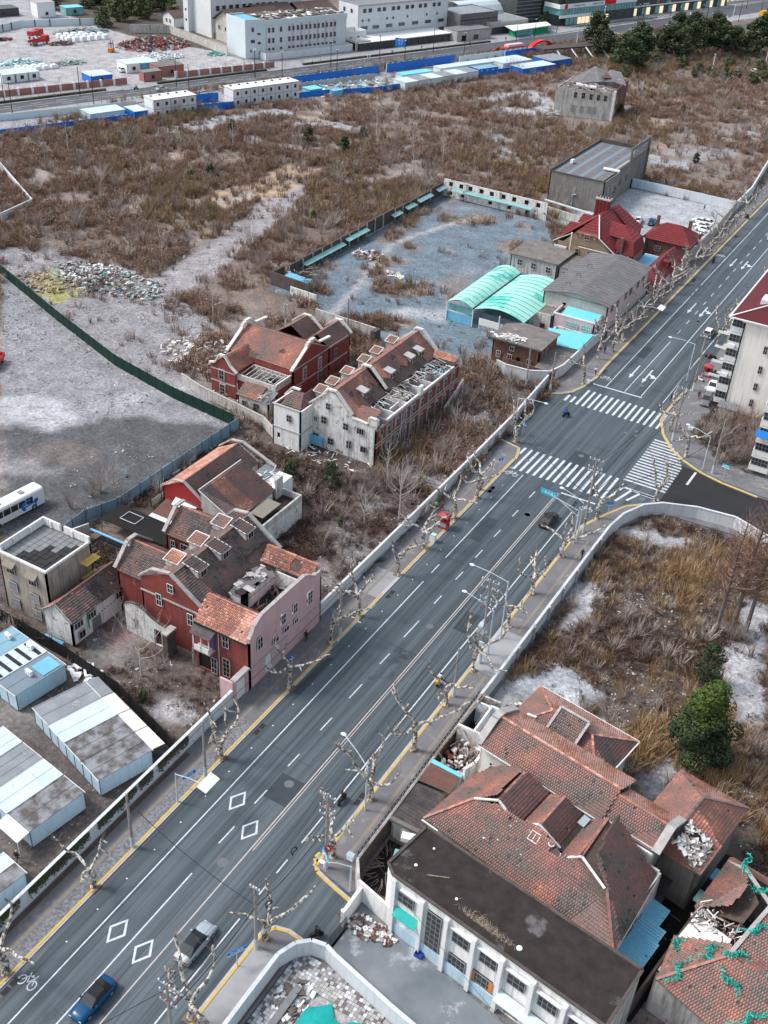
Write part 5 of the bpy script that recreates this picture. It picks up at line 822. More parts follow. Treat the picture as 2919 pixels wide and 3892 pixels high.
def hip(R,x0,y0,x1,y1,ze,zr,ra,rb,tone=.45,tv=.08,inds=(0,0,0,0),tf=(None,)*4,caps=.6,holes=(None,)*4):
 """hip roof; ra, rb = ridge end points"""
 rf=group_empty('roof',R);a=(*ra,zr);b_=(*rb,zr);ew=abs(ra[1]-rb[1])<abs(ra[0]-rb[0])
 if ew:L=[[(x0,y0,ze),(x1,y0,ze),b_,a],[(x1,y0,ze),(x1,y1,ze),b_],[(x1,y1,ze),(x0,y1,ze),a,b_],[(x0,y1,ze),(x0,y0,ze),a]]
 else:L=[[(x0,y0,ze),(x1,y0,ze),a],[(x1,y0,ze),(x1,y1,ze),b_,a],[(x1,y1,ze),(x0,y1,ze),b_],[(x0,y1,ze),(x0,y0,ze),a,b_]]
 for i,P in enumerate(L):tiles(rf,P,tone,tv,holes[i],tf[i],inds[i])
 m=MB();up=Vector((0,0,.06))
 C=[(x0,y0,ze),(x1,y0,ze),(x1,y1,ze),(x0,y1,ze)];E=[a,b_,b_,a]if ew else[a,a,b_,b_]
 for p,q in list(zip(C,E))+[(a,b_)]:ridge_caps(m,Vector(p)+up,Vector(q)+up,tone=caps)
 m.build('ridge_cap',rf);return rf
def north_hip():
 R=thing('hipped_house','rosy hip-roofed house with a grey cross gable, behind the long ridge roof','house',(3,28,0));walls4(R,-3,24.5,8.6,32.2,0,6.4,'cream stone',({},[(2,.9,3,1.4,'broken')],{},{}))
 hip(R,-3.7,23.8,9.2,32.8,6.4,8.25,(.3,28.5),(5.6,28.4),.4,.07,(60,60,0,60),(lambda u,v:.4,lambda u,v:.38,lambda u,v:.97,lambda u,v:.42),.8)  # pale tone of the north plane stands in for reflected sky
 g=group_empty('cross_gable',R);tiles(g,[(1.3,25.2,7.6),(4.8,25.2,7.6),(4.8,28.6,9.4),(1.3,28.6,9.4)],.25,.08);tiles(g,[(4.8,30.6,8.2),(1.3,30.6,8.2),(1.3,28.6,9.4),(4.8,28.6,9.4)],.96,.05);b=MB();coping(b,[(1.25,25.2,7.7),(1.25,28.6,9.5),(4.9,28.6,9.5),(4.9,25.2,7.7)],.3,.12);b.build('coping',g)  # the gable's north slope is painted pale for sky sheen
 b=MB().M('white trim');b.beam((-3.7,33,6.3),(9.3,33,6.3),.14,.12);b.beam((9.4,33,6.3),(9.4,24,6.3),.14,.12);b.build('gutter',R)
 c=MB().M('plastic white').cbox((-1.2,26.3,7.7),1.1,.25,.12,.2).cbox((-1.2,26.7,7.85),1.1,.25,.12,.2);c.build('vent',R)
north_hip()
def east_hip():
 R=thing('hipped_house','orange hip-roofed house with bare broken lath at its south corner','house',(19,27,0));walls4(R,15.6,21.4,22.4,31.2,0,6.8,'grey render')
 hip(R,15,20.6,22.9,31.9,6.9,8.9,(19.1,21),(19.1,28),.6,.08,(0,120,0,90),(None,lambda u,v:.62,lambda u,v:.9,lambda u,v:.5),.25,(None,lambda u,v:u<3.6 and v>.6+.5*math.sin(u*3),None,None))  # north plane's lighter tone is sky sheen worked into the tile colour
 b=MB();rs=random.Random(8)
 for i in range(90):x=rs.uniform(19.6,22.4);y=rs.uniform(20.8,24.2);z=9.3-(x-19.2)*.66;b.M(rs.choice(['cream stone','grey timber','white plaster','timber pale'])).cbox((x,y,z+.1),rs.uniform(.3,1.1),rs.uniform(.15,.5),.03,rs.random()*6,.55)
 stuff(b.build('torn_lath',R));b=MB();corr(b.M('corrugated dark'),[(15.2,18.6,5.5),(19,18.6,5.5),(19,20.8,6.4),(15.2,20.8,6.4)]);b.build('lean_to_roof',R);MB().M('light blue steel').box(23,24.4,2.8,24.1,25.9,3.1).build('canopy',R);MB().M('cyan glass').box(22.9,21,2.6,24,22.6,2.8).build('canopy',R)
east_hip()
def alley():
 R=thing('corrugated_canopy','blue corrugated sheet canopy with missing pieces and gaps over the dark alley','canopy',(22,13,0));
 strips=[(20.3,9.2,23.2,10.2),(20.2,10.2,23.0,13.6),(20.1,13.6,22.8,15.4),(19.8,15.4,22.0,17.8)]
 for j,(x0,y0,x1,y1)in enumerate(strips):
  n=int((y1-y0)/.33)
  for i in range(n):
   y=y0+(y1-y0)*i/n;cut=random.random()<.18;xa=x0+(random.uniform(.3,1.1)if cut else 0)
   b=MB().M('light blue steel');h=.33/2;b.poly([(xa,y,3.5),(x1,y,3.3),(x1,y+h,3.36),(xa,y+h,3.56)]);b.poly([(xa,y+h,3.56),(x1,y+h,3.36),(x1,y+2*h,3.3),(xa,y+2*h,3.5)]);b.build('sheet',R)
 b=MB().M('dark steel');[b.beam((20.2,y,3.3),(23.2,y,3.1),.08,.08)for y in(9.3,12,14.7,17.5)];[b.tube([(23.1,y,0),(23.1,y,3.1)],.05,5)for y in(9.3,12,14.7)];b.build('frame',R)
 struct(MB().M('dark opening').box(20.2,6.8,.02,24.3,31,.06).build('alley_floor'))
 W_=thing('alley_wall','dark brick wall closing the alley beside the ruined netted house','wall',(24,15,0));b=MB();wall(b,(23.9,6.5),(23.9,26),0,2.6,(),.25,'dark stone');wall(b,(15,18.4),(15,21),0,4.4,(),.25,'dark stone');b.M('bitumen roof').box(18.9,18.6,3.8,20.6,20.6,4);b.build('masonry',W_)
alley()
def rv(r,s=1):return Vector((r.gauss(0,s),r.gauss(0,s),r.gauss(0,s)))
def netted_ruin():
 R=thing('netted_ruin','ruined tiled house at the corner draped with torn turquoise netting','house',(29,17,0));walls4(R,24.6,9,36,25,0,5.9,'dirty plaster')
 hl=lambda u,v:False
 rf=group_empty('roof',R);tf=lambda u,v:.48+.1*math.sin(u*.8+v)
 tiles(rf,[(24.1,25.6,6),(24.1,17.6,6),(28.7,17.2,8.4),(28.9,20,8.7),(26.4,22.6,8.7)],.42,.08,ind=70);tiles(rf,[(34,25.6,6),(24.1,25.6,6),(26.4,22.6,8.7),(32,22.4,8.7)],.88,.06);tiles(rf,[(24.1,13.4,6),(25,8.2,6),(29.4,13.2,8.6),(28.7,14.4,8.3)],.5,.1,tonef=tf,ind=60)  # the slope facing north has bright sky sheen painted in as pale tiles
 tiles(rf,[(25,8.2,6),(36.5,6.5,6),(34,13,8.8),(29.4,13.2,8.6)],.5,.08,tonef=tf,ind=70);tiles(rf,[(29.4,13.2,8.6),(34,13,8.8),(33,21,9),(29.9,20.4,8.8)],.55,.09,tonef=tf,ind=60);tiles(rf,[(34,13,8.8),(36.6,6.5,6),(37.5,20,6),(33,21,9)],.4,.1)
 b=MB();ridge_caps(b,(25,8.2,6.1),(29.4,13.2,8.7),tone=.6);ridge_caps(b,(29.9,20.4,8.9),(32,22.4,8.8),tone=.7);ridge_caps(b,(34,13,8.9),(36.5,6.6,6.1),tone=.6);b.build('ridge_cap',rf)
 b=MB();coping(b,[(26.4,22.6,8.8),(29.9,20.3,8.9),(29.2,13.2,8.7)],.4,.15);coping(b,[(24.2,24.9,6.1),(26.4,22.6,8.8)],.3,.12);b.build('coping',R)
 b=MB();b.M('white plaster').slab([(24.4,13.3,6.2),(28.6,14.0,7.2),(28.5,15.6,7.4),(24.6,16.8,6.3)],.1);rs=random.Random(9)
 for i in range(110):b.M(rs.choice(['white plaster','timber','grey timber','dark steel','clay tiles'])).cbox((rs.uniform(24.4,28.8),rs.gauss(16.6,.8),6.4+rs.random()*1.4),rs.uniform(.4,1.7),.1,.06,rs.random()*6,rs.gauss(0,.4))
 stuff(b.build('collapsed_timbers',R))
 for k,(x,y,z,w)in enumerate(((26.2,9.6,7,1.5),(27.6,12.6,8,1.1),(26.4,22.5,8.9,1.6),(28.6,21.3,9,1.1),(25,18.2,6.6,.8),(30,17,8.9,1),(30.4,11,8.2,1.2),(33,9,7.6,1.8),(31.5,21.5,8.8,1.6),(29.6,13.3,8.8,.9),(24.9,12.2,6.4,.9),(33.6,14.2,8.9,1.4))):
  N_=thing('torn_netting',['rag of turquoise netting on the low south corner of the ruined roof','strip of turquoise netting along the broken hip','tangle of turquoise netting on the north peak','turquoise netting caught beside the north peak','small rag of turquoise netting on the west eave','turquoise netting on the inner coping','turquoise netting halfway down the south tiles','long turquoise netting hanging toward the bottom edge','wad of turquoise netting near the east ridge','netting scrap on the ridge knot','netting scrap near the white plaster patch','netting bundle on the eastern tiles'][k],'netting',(x,y,z));b=MB().M('turquoise net');rs=random.Random(40+k)
  A=rs.random()*3.14;u0=Vector((math.cos(A),math.sin(A),.1))
  for i in range(150):
   t_=rs.gauss(0,w*.6);p=Vector((x,y,z+.05))+u0*t_+Vector((-u0.y,u0.x,0))*(rs.gauss(0,.16)+.3*math.sin(t_*3))+Vector((0,0,rs.uniform(-.15,.15)));q=rv(rs,.13);v=rv(rs,.1);b.poly([p-q,p+v,p+q])
  stuff(b.build('net',N_))
netted_ruin()
frame()
# ---- walls and small roofs of the yard along the east pavement
def yard_strip():
 R=thing('yard_wall','old brick wall with iron spikes along the east pavement before the ruined sheds','wall',(-34.6,76,0));b=MB();wall(b,(-34.75,92),(-34.75,63),0,3.0,(),.3,'dirty plaster',inner='dark stone');wall(b,(-34.75,63),(-33.4,61),0,2.9,(),.3,'dirty plaster',inner='dark stone');wall(b,(-32,92),(-34.75,92),0,2.9,(),.3,'dirty plaster');b.build('masonry',R)
 b=MB().M('dark steel')
 for i in range(84):y=63.3+i*.34;b.beam((-34.75,y,3.0),(-34.75,y+.16*(-1)**i,3.75),.05,.04)
 b.beam((-34.75,63.2,3.7),(-34.75,92,3.7),.05,.05);b.beam((-34.75,63.2,3.25),(-34.75,92,3.25),.05,.05);stuff(b.build('iron_spikes',R))
 S=thing('lean_to_shed','shed with black corrugated roof against the spiked yard wall','shed',(-32.8,72.5,0));b=MB();corr(b.M('corrugated dark'),[(-34.3,75.2,3.1),(-34.3,69.7,3.1),(-30.6,69.2,2.9),(-30.9,75.6,2.9)],.42,.1);b.build('sheet_roof',S);b=MB();wall(b,(-34.3,69.6),(-30.5,69.2),0,2.8,(),.2,'peeling plaster');b.M('dirty roof').box(-34.4,69.2,2.7,-30.4,69.7,3.1);b.build('wall',S)
 S=thing('lean_to_shed','shed with rust brown sheet roof and pale stripes beside the black corrugated one','shed',(-32.6,77,0));b=MB();corr(b.M('corrugated rust'),[(-34.3,78.2,3.5),(-34.3,75.3,3.4),(-30.6,75.7,3.2),(-30.6,78.2,3.3)],.36,.07);b.M('turquoise roof').slab([(-34.3,78.2,3.6),(-30.5,78.2,3.4),(-30.5,78.7,3.4),(-34.3,78.8,3.6)],.08);b.build('sheet_roof',S);b=MB();wall(b,(-30.6,78.6),(-34.2,78.6),0,3.2,(),.2,'white plaster');b.build('wall',S)
 S=thing('roofless_room','roofless outbuilding full of broken plaster and beams with a curved white wall','ruin',(-32.5,82,0));b=MB();pts=[(-30.2,78.5),(-29.6,80),(-29.6,81.5),(-30,83)]
 for p,q in zip(pts,pts[1:]):wall(b,p,q,0,4.6,(),.35,'peeling plaster')
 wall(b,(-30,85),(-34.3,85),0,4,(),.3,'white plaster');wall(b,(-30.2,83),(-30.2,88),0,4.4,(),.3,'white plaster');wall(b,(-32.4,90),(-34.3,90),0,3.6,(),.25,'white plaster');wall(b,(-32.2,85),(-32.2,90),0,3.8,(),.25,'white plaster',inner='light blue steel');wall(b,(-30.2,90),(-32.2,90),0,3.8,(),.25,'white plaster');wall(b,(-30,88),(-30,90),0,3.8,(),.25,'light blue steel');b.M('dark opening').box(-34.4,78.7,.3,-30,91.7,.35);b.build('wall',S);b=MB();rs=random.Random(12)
 for i in range(150):b.M(rs.choice(['white plaster','coping stone','white plaster','timber','red brick','cream stone'])).cbox((rs.uniform(-34,-30.4),rs.uniform(79,84.6),1.2+rs.random()*1.2),rs.uniform(.2,.7),rs.uniform(.15,.5),.15,rs.random()*6,rs.gauss(0,.5))
 for i in range(14):b.M('timber').cbox((rs.uniform(-34,-31),rs.uniform(79,91),2.2+rs.random()),.12,rs.uniform(1.5,3.5),.12,rs.gauss(0,.5),0,rs.gauss(0,.3))
 stuff(b.build('rubble',S));b=MB().M('timber');b.beam((-34.4,85.4,3.6),(-30.2,82.2,3.2),.14,.14);b.beam((-34.4,79.3,3.6),(-33.9,91.5,3.6),.2,.16);b.build('beam',S)
# overgrown pit by the entrance
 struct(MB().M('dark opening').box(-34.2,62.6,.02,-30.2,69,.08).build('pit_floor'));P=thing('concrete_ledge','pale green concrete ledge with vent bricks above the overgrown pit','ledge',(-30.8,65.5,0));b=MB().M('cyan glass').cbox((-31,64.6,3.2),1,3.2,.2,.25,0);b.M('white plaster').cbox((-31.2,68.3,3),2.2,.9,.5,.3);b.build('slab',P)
 W_=thing('entrance_wall','white screen wall and pier beside the entrance gate to the concrete yard','wall',(-32.5,58.5,0));b=MB();wall(b,(-33.4,61),(-28.7,59.8),0,2.8,(),.25,'white plaster');wall(b,(-32.6,57.3),(-32.6,60.8),0,2.3,(),.35,'white plaster');b.build('masonry',W_)
 G_=thing('iron_gate','dark green barred iron gate standing between white walls at the yard entrance','gate',(-32.4,55.7,0));b=MB().M('dark steel');b.beam((-32.5,54.5,.15),(-32.3,57.3,.15),.06,.08);b.beam((-32.5,54.5,1.85),(-32.3,57.3,1.85),.06,.08)
 b.build('rail',G_)
 for i in range(15):y=54.5+i*.2;MB().M('dark steel').box(-32.5+.014*i,y,.15,-32.46+.014*i,y+.04,1.9).build('bar',G_)
yard_strip()
def sweep_wall(name,label,pts,h,th,m,cap=None,post=None,posts_every=5,inside=1,panels=True,inner=None):
 R=thing(name,label,'wall',(*pts[0],0));n_=0;acc=0
 for i,(p,q)in enumerate(zip(pts,pts[1:])):
  L=math.dist(p,q);k=max(1,round(L/posts_every))if panels else 1
  for j in range(k):
   a=(mix(p[0],q[0],j/k),mix(p[1],q[1],j/k));c=(mix(p[0],q[0],(j+1)/k),mix(p[1],q[1],(j+1)/k));b=MB();wall(b,a,c,0,h,(),th,m,inner=inner);
   if cap:d=Vector((c[0]-a[0],c[1]-a[1],0)).normalized();n=Vector((d.y,-d.x,0))*(-th/2);b.M(cap).beam((a[0]+n.x,a[1]+n.y,h),(c[0]+n.x,c[1]+n.y,h),th+.14,.1)
   b.build('wall_panel',R)
   if post and(j or i==0):
    d=Vector((c[0]-a[0],c[1]-a[1],0)).normalized();n=Vector((d.y,-d.x,0));s=n*(-th-.16 if inside else.12);MB().M(post).cbox((a[0]+s.x,a[1]+s.y,h/2+.05),.3,.34,h+.12,math.atan2(d.y,d.x)).build('wall_post',R)
 return R
sweep_wall('boundary_wall','white rounded wall enclosing the paved yard at the bottom edge',[(-35.4,30),(-35.4,50.2),(-34.7,52),(-33.6,53),(-32.2,53.3),(-31,52.9),(-24,51.3),(4,46)][::1],2.2,.28,'wall white',cap='wall white',posts_every=4.2)
sweep_wall('boundary_wall','long white wall with posts round the overgrown corner lot east of the road',[(-34.8,92.2),(-34.7,98),(-34.6,128),(-34.5,136.4),(-33.9,140.8),(-32.1,145),(-29.8,147.2),(-24.8,149.2),(-19,149.9),(-13,147.4),(-8,144)],2.2,.22,'wall white',cap='wall white',post='kerb stone',posts_every=5.1,inside=0)
# paved yard with teal tarpaulin
T_=thing('tarpaulin_heap','heap covered by a wrinkled teal tarpaulin on the paved yard','tarpaulin',(-25,43,0));b=MB().M('teal tarp')
for j in range(15):
 for i in range(21):e=min(i,20-i,j,14-j)/3;x=-31.2+i*.85+(14-j)*.02;y=49.6-j*1.0-i*.12-(1.4 if i<2 else 0)+(.8*math.sin(i*1.3)if j==0 else 0);b.v.append((x+random.gauss(0,.1),y+random.gauss(0,.1),.2+min(1,e)*.9+random.gauss(0,.1)+.12*math.sin(i*1.1+j*.7)))
[b.face([j*21+i,(j+1)*21+i,(j+1)*21+i+1,j*21+i+1])for j in range(14)for i in range(20)];b.build('tarpaulin',T_,True)
b=MB().M('slab grey').box(-33,44,0,-32.3,49.6,.4);tag(b.build('kerb_block'),'long low concrete block beside the teal tarpaulin','concrete block')
PV=struct(bpy.data.objects.new('yard_paving',None));COL.objects.link(PV);K_=('kerb stone','concrete','pale render','wall white','dirty roof');pm=[MB().M(k).box(.01,.01,.005,.34,.34,.05).mesh('paving_block')for k in K_];cand=[]
for i in range(74):
 for j in range(58):
  x=-34.8+i*.36;y=32+j*.36
  if y<52.6-max(0,x+31)*.23 and not(-31.5<x<-13 and y<49.9-(x+31)*.14)and random.random()>.06:cand.append((x,y))
cand.sort(key=lambda p:-p[1])
for x,y in cand[:300]:o=link('paving_block',random.choice(pm),PV);o.location=(x,y,random.random()*.02)
b=MB()
for x,y in cand[300:]:b.M(random.choice(K_)).box(x+.01,y+.01,.005,x+.34,y+.34,.05+random.random()*.02)
stuff(b.build('paving_blocks',PV))
# ================================================================ THE WALLED COMPOUND NORTH OF THE JUNCTION
sweep_wall('boundary_wall','long white hoarding wall with green notices along the west pavement',[(-60.7,95.3),(-60.9,130),(-61,143),(-61.3,160),(-62.3,177.4)],2.2,.2,'wall white',cap='wall white',post='kerb stone',posts_every=6)
sweep_wall('boundary_wall','ivy covered white wall beside the container yard at the lower left',[(-60.3,30),(-60.4,76.2)],2.3,.22,'wall white',cap='wall white',posts_every=6)
sweep_wall('boundary_wall','curved pale blue wall in front of the brick hut at the crossing',[(-73.2,177.2),(-71,176.4),(-66,176.8),(-62.6,178.9),(-61.6,183),(-61.5,191),(-61.4,203.5)],2.3,.2,'wall white',cap='wall white',post=None,posts_every=4)
for y,t_,z in((97.3,'ROAD',1.3),):pass
def txt(s,loc,size,rot,m,name='lettering',parent=None,ext=.01,al='CENTER'):
 c=bpy.data.curves.new(name,'FONT');c.body=s;c.size=size;c.extrude=ext;c.align_x=al;c.align_y='CENTER';c.resolution_u=2;o=bpy.data.objects.new(name,c);me=None
 COL.objects.link(o);bpy.context.view_layer.update();me=bpy.data.meshes.new_from_object(o);COL.objects.unlink(o);bpy.data.objects.remove(o);me.materials.clear();me.materials.append(MATS[m]);q=link(name,me,parent)
 M4=Matrix.Translation(loc)@Matrix.Rotation(rot[2],4,'Z')@Matrix.Rotation(rot[0],4,'X');q.matrix_basis=(wm(parent).inverted()@M4)if parent else FR[0]@M4;return q
for y,m,w,h in((97.2,'sign green',1.6,.7),(99.8,'sign green',1.8,.7),(131,'cyan glass',1.1,.6),(120,'sign green',.5,.3),(152,'sign blue',.9,.6),(139.5,'sign green',.7,.5)):
 N_=thing('wall_notice',{97.2:'green notice on the white wall nearest the pink house',99.8:'second green notice on the white wall near the pink house',131:'pale teal notice on the white wall near the red booth',120:'small green sticker sign on the white wall below the bare tree',152:'blue notice at the far end of the white wall',139.5:'green notice on the white wall beyond the red booth'}[y],'notice',(-60.7,y,1.2));x=-60.82 if y<140 else-61.1;MB().M(m).box(x,y-w/2,.9,x+.06,y+w/2,.9+h).build('board',N_);MB().M('sign white').box(x+.06,y-w*.3,.9+h*.35,x+.07,y-w*.05,.9+h*.65).box(x+.06,y+w*.08,.9+h*.35,x+.07,y+w*.35,.9+h*.65).build('arrow_mark',N_)
for y,s in((125.6,'文明施工'),(127.3,'安全第一')):tag(txt(s,(-60.76,y,1.25),.5,(R_(90),0,R_(90)),'slab grey'),'dark characters painted on the white wall near the red booth'+(', lower row' if y<126 else ', upper row'),'lettering')
iv=MB();rs=random.Random(2)
for i in range(5200):
 y=rs.uniform(31,67.5);z=2.25-abs(rs.gauss(0,.55));
 if z<.7 or math.sin(y*1.9)+math.sin(y*.7)<-1.2:continue
 a=rs.random()*6.28;q=.06+rs.random()*.09;iv.M('ivy');c=Vector((-60.28+rs.random()*.14,y,z));u=Vector((.3*math.cos(a),math.cos(a),math.sin(a)))*q;v=Vector((.2,-math.sin(a),math.cos(a)))*q;iv.poly([c-u,c-v,c+u,c+v])
tag(stuff(iv.build('ivy')),'straggling ivy along the pavement side of the white wall','ivy')
def compound_walls():
 R=thing('compound_wall','roofless white wall with square window holes and green awnings at the rear of the compound','wall',(-115,264.5,0));wn=[(u,1.2,2.9,1.2,None)for u in(2.2,5.4,8.2,11.6,14.7,18.2,21.4,25,28.4)]+[(u,1.1,.6,.9,None)for u in(2.3,6.1,14.5,20.2,25.5)]
 b=MB();side(R,b,(-131,264.8),(-100,263.8),0,4.6,wn,'peeling plaster',t=.3);b.build('masonry',R)
 for a,c in((-127.6,-124.3),(-123.8,-104)):MB().M('cyan glass').slab([(a,263.2,2.35),(c,262.5,2.35),(c,263.6,2.75),(a,264.3,2.75)],.05).build('awning',R)
 for x in(-123.9,-114):MB().M('dirty plaster').box(x,263.9,0,x+.3,264.3,4.7).build('pier',R)
 W2=thing('compound_wall','long decayed side wall with torn green awnings on the west of the compound','wall',(-131,225,0));b=MB();y=193
 for y0,y1,h,m in((190.5,196,2.8,'dark stone'),(196,224,2.9,'dirty plaster'),(224,238,3.3,'peeling plaster'),(238,257,3,'dirty plaster'),(257,264.8,3.4,'peeling plaster')):
  side(W2,b,(-131.2,y0),(-131.2,y1),0,h,(),'dark stone',t=.05,inner=m);b.M('dark stone').box(-131.45,y0,h,-131.1,y1,h+.12)
  for k in range(int((y1-y0)/4)):b.M('dirty plaster').box(-131.1,y0+k*4+.2,0,-130.9,y0+k*4+.5,h)
 b.build('masonry',W2)
 for y0,y1,z in((196,213,1.6),(214,224,2),(236,240.5,1.9),(243,248,2),(249.5,257,2.2),(260,264.5,2.4)):MB().M('cyan glass').slab([(-130.9,y0,z+.45),(-129.7,y0,z),(-129.7,y1,z),(-130.9,y1,z+.45)],.05).build('awning',W2)
 W3=thing('compound_wall','dark brick end wall at the near west corner of the compound','wall',(-127,184.5,0));b=MB();wall(b,(-132.3,185.5),(-121.5,184.6),0,3,(),.3,'dark stone');wall(b,(-132.3,190.5),(-132.3,185.5),0,2.8,(),.3,'dark stone');b.build('masonry',W3);b=MB();corr(b.M('light blue steel'),[(-129.6,186.4,2),(-123.3,186,2),(-123.5,188.6,2.3),(-129.8,189,2.3)],.4,.06);b.build('sheet_roof',W3);b=MB();debris(b,-130.5,188.6,-124,196,.6,70,(.5,2.4),('cyan glass','grey timber','dark steel','timber'),1.4);stuff(b.build('rubble',W3))
 W4=thing('compound_wall','crumbling white wall stub below the dark end wall','wall',(-122,183,0));b=MB();wall(b,(-125.5,183.2),(-118.5,182.7),0,2,(),.3,'peeling plaster');b.build('masonry',W4)
 W5=thing('compound_wall','mottled wall with pale patches behind the brick villa','wall',(-106,176,0));b=MB();wall(b,(-114,175.6),(-98.4,175),0,2.6,(),.3,'dirty plaster');b.M('peeling plaster').box(-109,175,0,-106.6,175.2,2.4);b.M('dark stone').box(-98.8,172.5,0,-97.8,174.8,3);b.build('masonry',W5)
 W6=thing('compound_wall','pale panelled wall behind the parking court','wall',(-76,305.5,0));b=MB();wall(b,(-92.6,306.4),(-61,305.2),0,2.6,(),.25,'wall white');b.M('dirty plaster').box(-84,306.2,0,-70,306.3,2.5);b.build('masonry',W6);
 for i in range(9):MB().M('container wall').box(-91.5+i*1.9,306,.1,-89.9+i*1.9,306.12,2.2).build('panel',W6)
 MB().M('cyan glass').box(-92.4,305,0,-91.6,306.1,2.6).build('gate_pier',W6)
 sweep_wall('boundary_wall','tall concrete wall between the pollarded trees and the parking court',[(-59.6,250),(-59.9,280),(-60.9,305)],2.9,.25,'pale render',cap='coping stone',posts_every=6,post='coping stone');sweep_wall('boundary_wall','far stretch of wall along the pavement past the parking court',[(-60.9,305),(-61,321),(-63.8,350),(-70,420)],2.6,.25,'wall white',cap='wall white',posts_every=6)
 sweep_wall('boundary_wall','low plinth wall under the pink shed beside the pavement',[(-60.6,205),(-60.2,232)],1.4,.2,'dirty plaster',posts_every=6)
compound_walls()
def canopy():
 R=thing('canopy','pair of arched mint green sheet canopies on white posts in the compound','canopy',(-83,204,0));
 for x0,x1,y1,zr in((-92.3,-86.2,217,5),(-86,-74.6,215.5,5.2)):
  n=10;nb=12
  for j in range(nb):
   b=MB().M('mint canopy');ya=192.5+(y1-192.5)*j/nb;yb=192.5+(y1-192.5)*(j+1)/nb
   P=[(mix(x0,x1,i/n),4+(zr-3.9)*math.sin(math.pi*i/n))for i in range(n+1)]
   for(xa,za),(xb,zb)in zip(P,P[1:]):b.poly([(xa,ya,za),(xb,ya,zb),(xb,yb-.05,zb),(xa,yb-.05,za)])
   b.poly([(P[0][0],ya,P[0][1]+.02)]+[(x,ya,z+.07)for x,z in P]+[(x,ya+.1,z+.02)for x,z in P[::-1]])
   b.build('roof_sheet',R,True)
 MB().M('dark steel').box(-86.2,192.4,3.98,-85.98,216.5,4.2).build('gutter',R)
 for x in(-92.2,-86.1,-80,-74.8):
  for y in(192.6,204,215):MB().M('white paint').box(x-.1,y-.1,0,x+.1,y+.1,4.05).build('post',R)
 MB().M('light blue steel').box(-92.1,192.7,0,-86.4,192.8,2.1).build('blue_screen',R);MB().M('cyan glass').box(-92.1,193.2,2.2,-86.4,193.3,3.6).build('net_screen',R);b=MB().M('white paint').box(-84.6,192.7,.9,-79.2,192.8,2.4);[b.box(-84.6+i*.3,192.68,0,-84.5+i*.3,192.75,.9)for i in range(30)];b.build('white_screen',R);MB().M('roof steel slate').box(-85,195,0,-76,214,2.6).build('inner_room',R)
canopy()
def pink_shed():
 R=thing('pitched_shed','large shed with grey low pitched roof and pink side wall along the road','warehouse',(-68.5,217,0))
 b=MB();side(R,b,(-75.6,204.3),(-61.3,204.3),0,7,[(4.8,.8,4.6,.8,None)],'pale render');side(R,b,(-61.3,204.3),(-61.3,230),0,6.9,[(u,1.1,5,1.5,'broken')for u in(2.5,5.7,10.8,13.8,18.5,22)],'pale pink wall');side(R,b,(-61.3,230),(-75.6,230),0,7,(),'pale render');side(R,b,(-75.6,230),(-75.6,204.3),0,7,(),'pale render');
 n=12;x0,x1=-75.9,-60.9;P=[(mix(x0,x1,i/n),6.95+1.25*(1-abs(2*i/n-1)**1.15))for i in range(n+1)]
 b.M('pale render');k=len(b.v);
 for y in(204.3,229.9):b.poly([(-75.6,y,6.9),(-61.3,y,6.9)]+[(x,y,z)for x,z in P[::-1][1:-1]])
 b.M('dirty plaster').box(-61.3,204.3,0,-61.2,230,2.2);b.build('wall',R)
 for j in range(20):
  ya=203.7+j*1.36;b=MB().M('asbestos roof');
  for(xa,za),(xb,zb)in zip(P,P[1:]):b.hexa([(xa,ya,za),(xb,ya,zb),(xb,ya+1.3,zb),(xa,ya+1.3,za),(xa,ya,za+.1),(xb,ya,zb+.1),(xb,ya+1.3,zb+.06),(xa,ya+1.3,za+.06)],False)
  b.build('roof_sheet',R)
 for x,y in((-72,207),(-72,213),(-72,219.5)):b=MB().M('dark steel');b.tube([(x,y,8),(x,y,8.7),(x+.9,y,8.8),(x+.9,y,8.1)],.06,5);b.build('roof_bracket',R)
 E_=thing('pink_annex','pink annex with turquoise roof and two wide windows in front of the grey pitched shed','building',(-66.5,201,0));walls4(E_,-71,199.4,-62,204.3,0,4.7,'pale pink wall',([(4.2,2.6,2.6,1.3,'tealglass'),(7.4,2.2,2.6,1.3,'tealglass')],[(2,1,2.4,1.4,'broken')],{},{}));b=MB();corr(b.M('turquoise roof'),[(-69.8,199.8,4.3),(-62.2,199.8,4.3),(-62.2,204.1,5),(-69.8,204.1,5)],.5,.04);b.M('dark stone').box(-70.8,199.6,4.2,-69.8,204.2,4.3);b.M('white trim').box(-71.1,199.3,4.7,-61.9,199.6,4.95).box(-71.1,199.6,4.7,-70.9,204.3,4.95);b.build('roof',E_)
 C_=thing('turquoise_roof_shed','low shed with bright turquoise sheet roof in the corner by the crossing','shed',(-66,194,0));b=MB();corr(b.M('turquoise roof'),[(-70.8,196.6,2.6),(-67.2,190,2.5),(-61.6,190.8,2.5),(-61.6,199,2.7)],.8,.03);b.build('sheet_roof',C_);walls4(C_,-70,191.5,-61.8,199.3,0,2.3,'white plaster');D_=thing('concrete_annex','stained concrete annex between the canopy and the pink annex','building',(-73.5,202,0));walls4(D_,-76.3,199,-71.1,204.2,0,4.2,'dirty plaster',([(3.4,1,.3,1.8,'red')],{},{},{}));MB().M('dirty roof').box(-76.2,199.1,3.8,-71.2,204.1,3.9).build('roof',D_)
pink_shed()
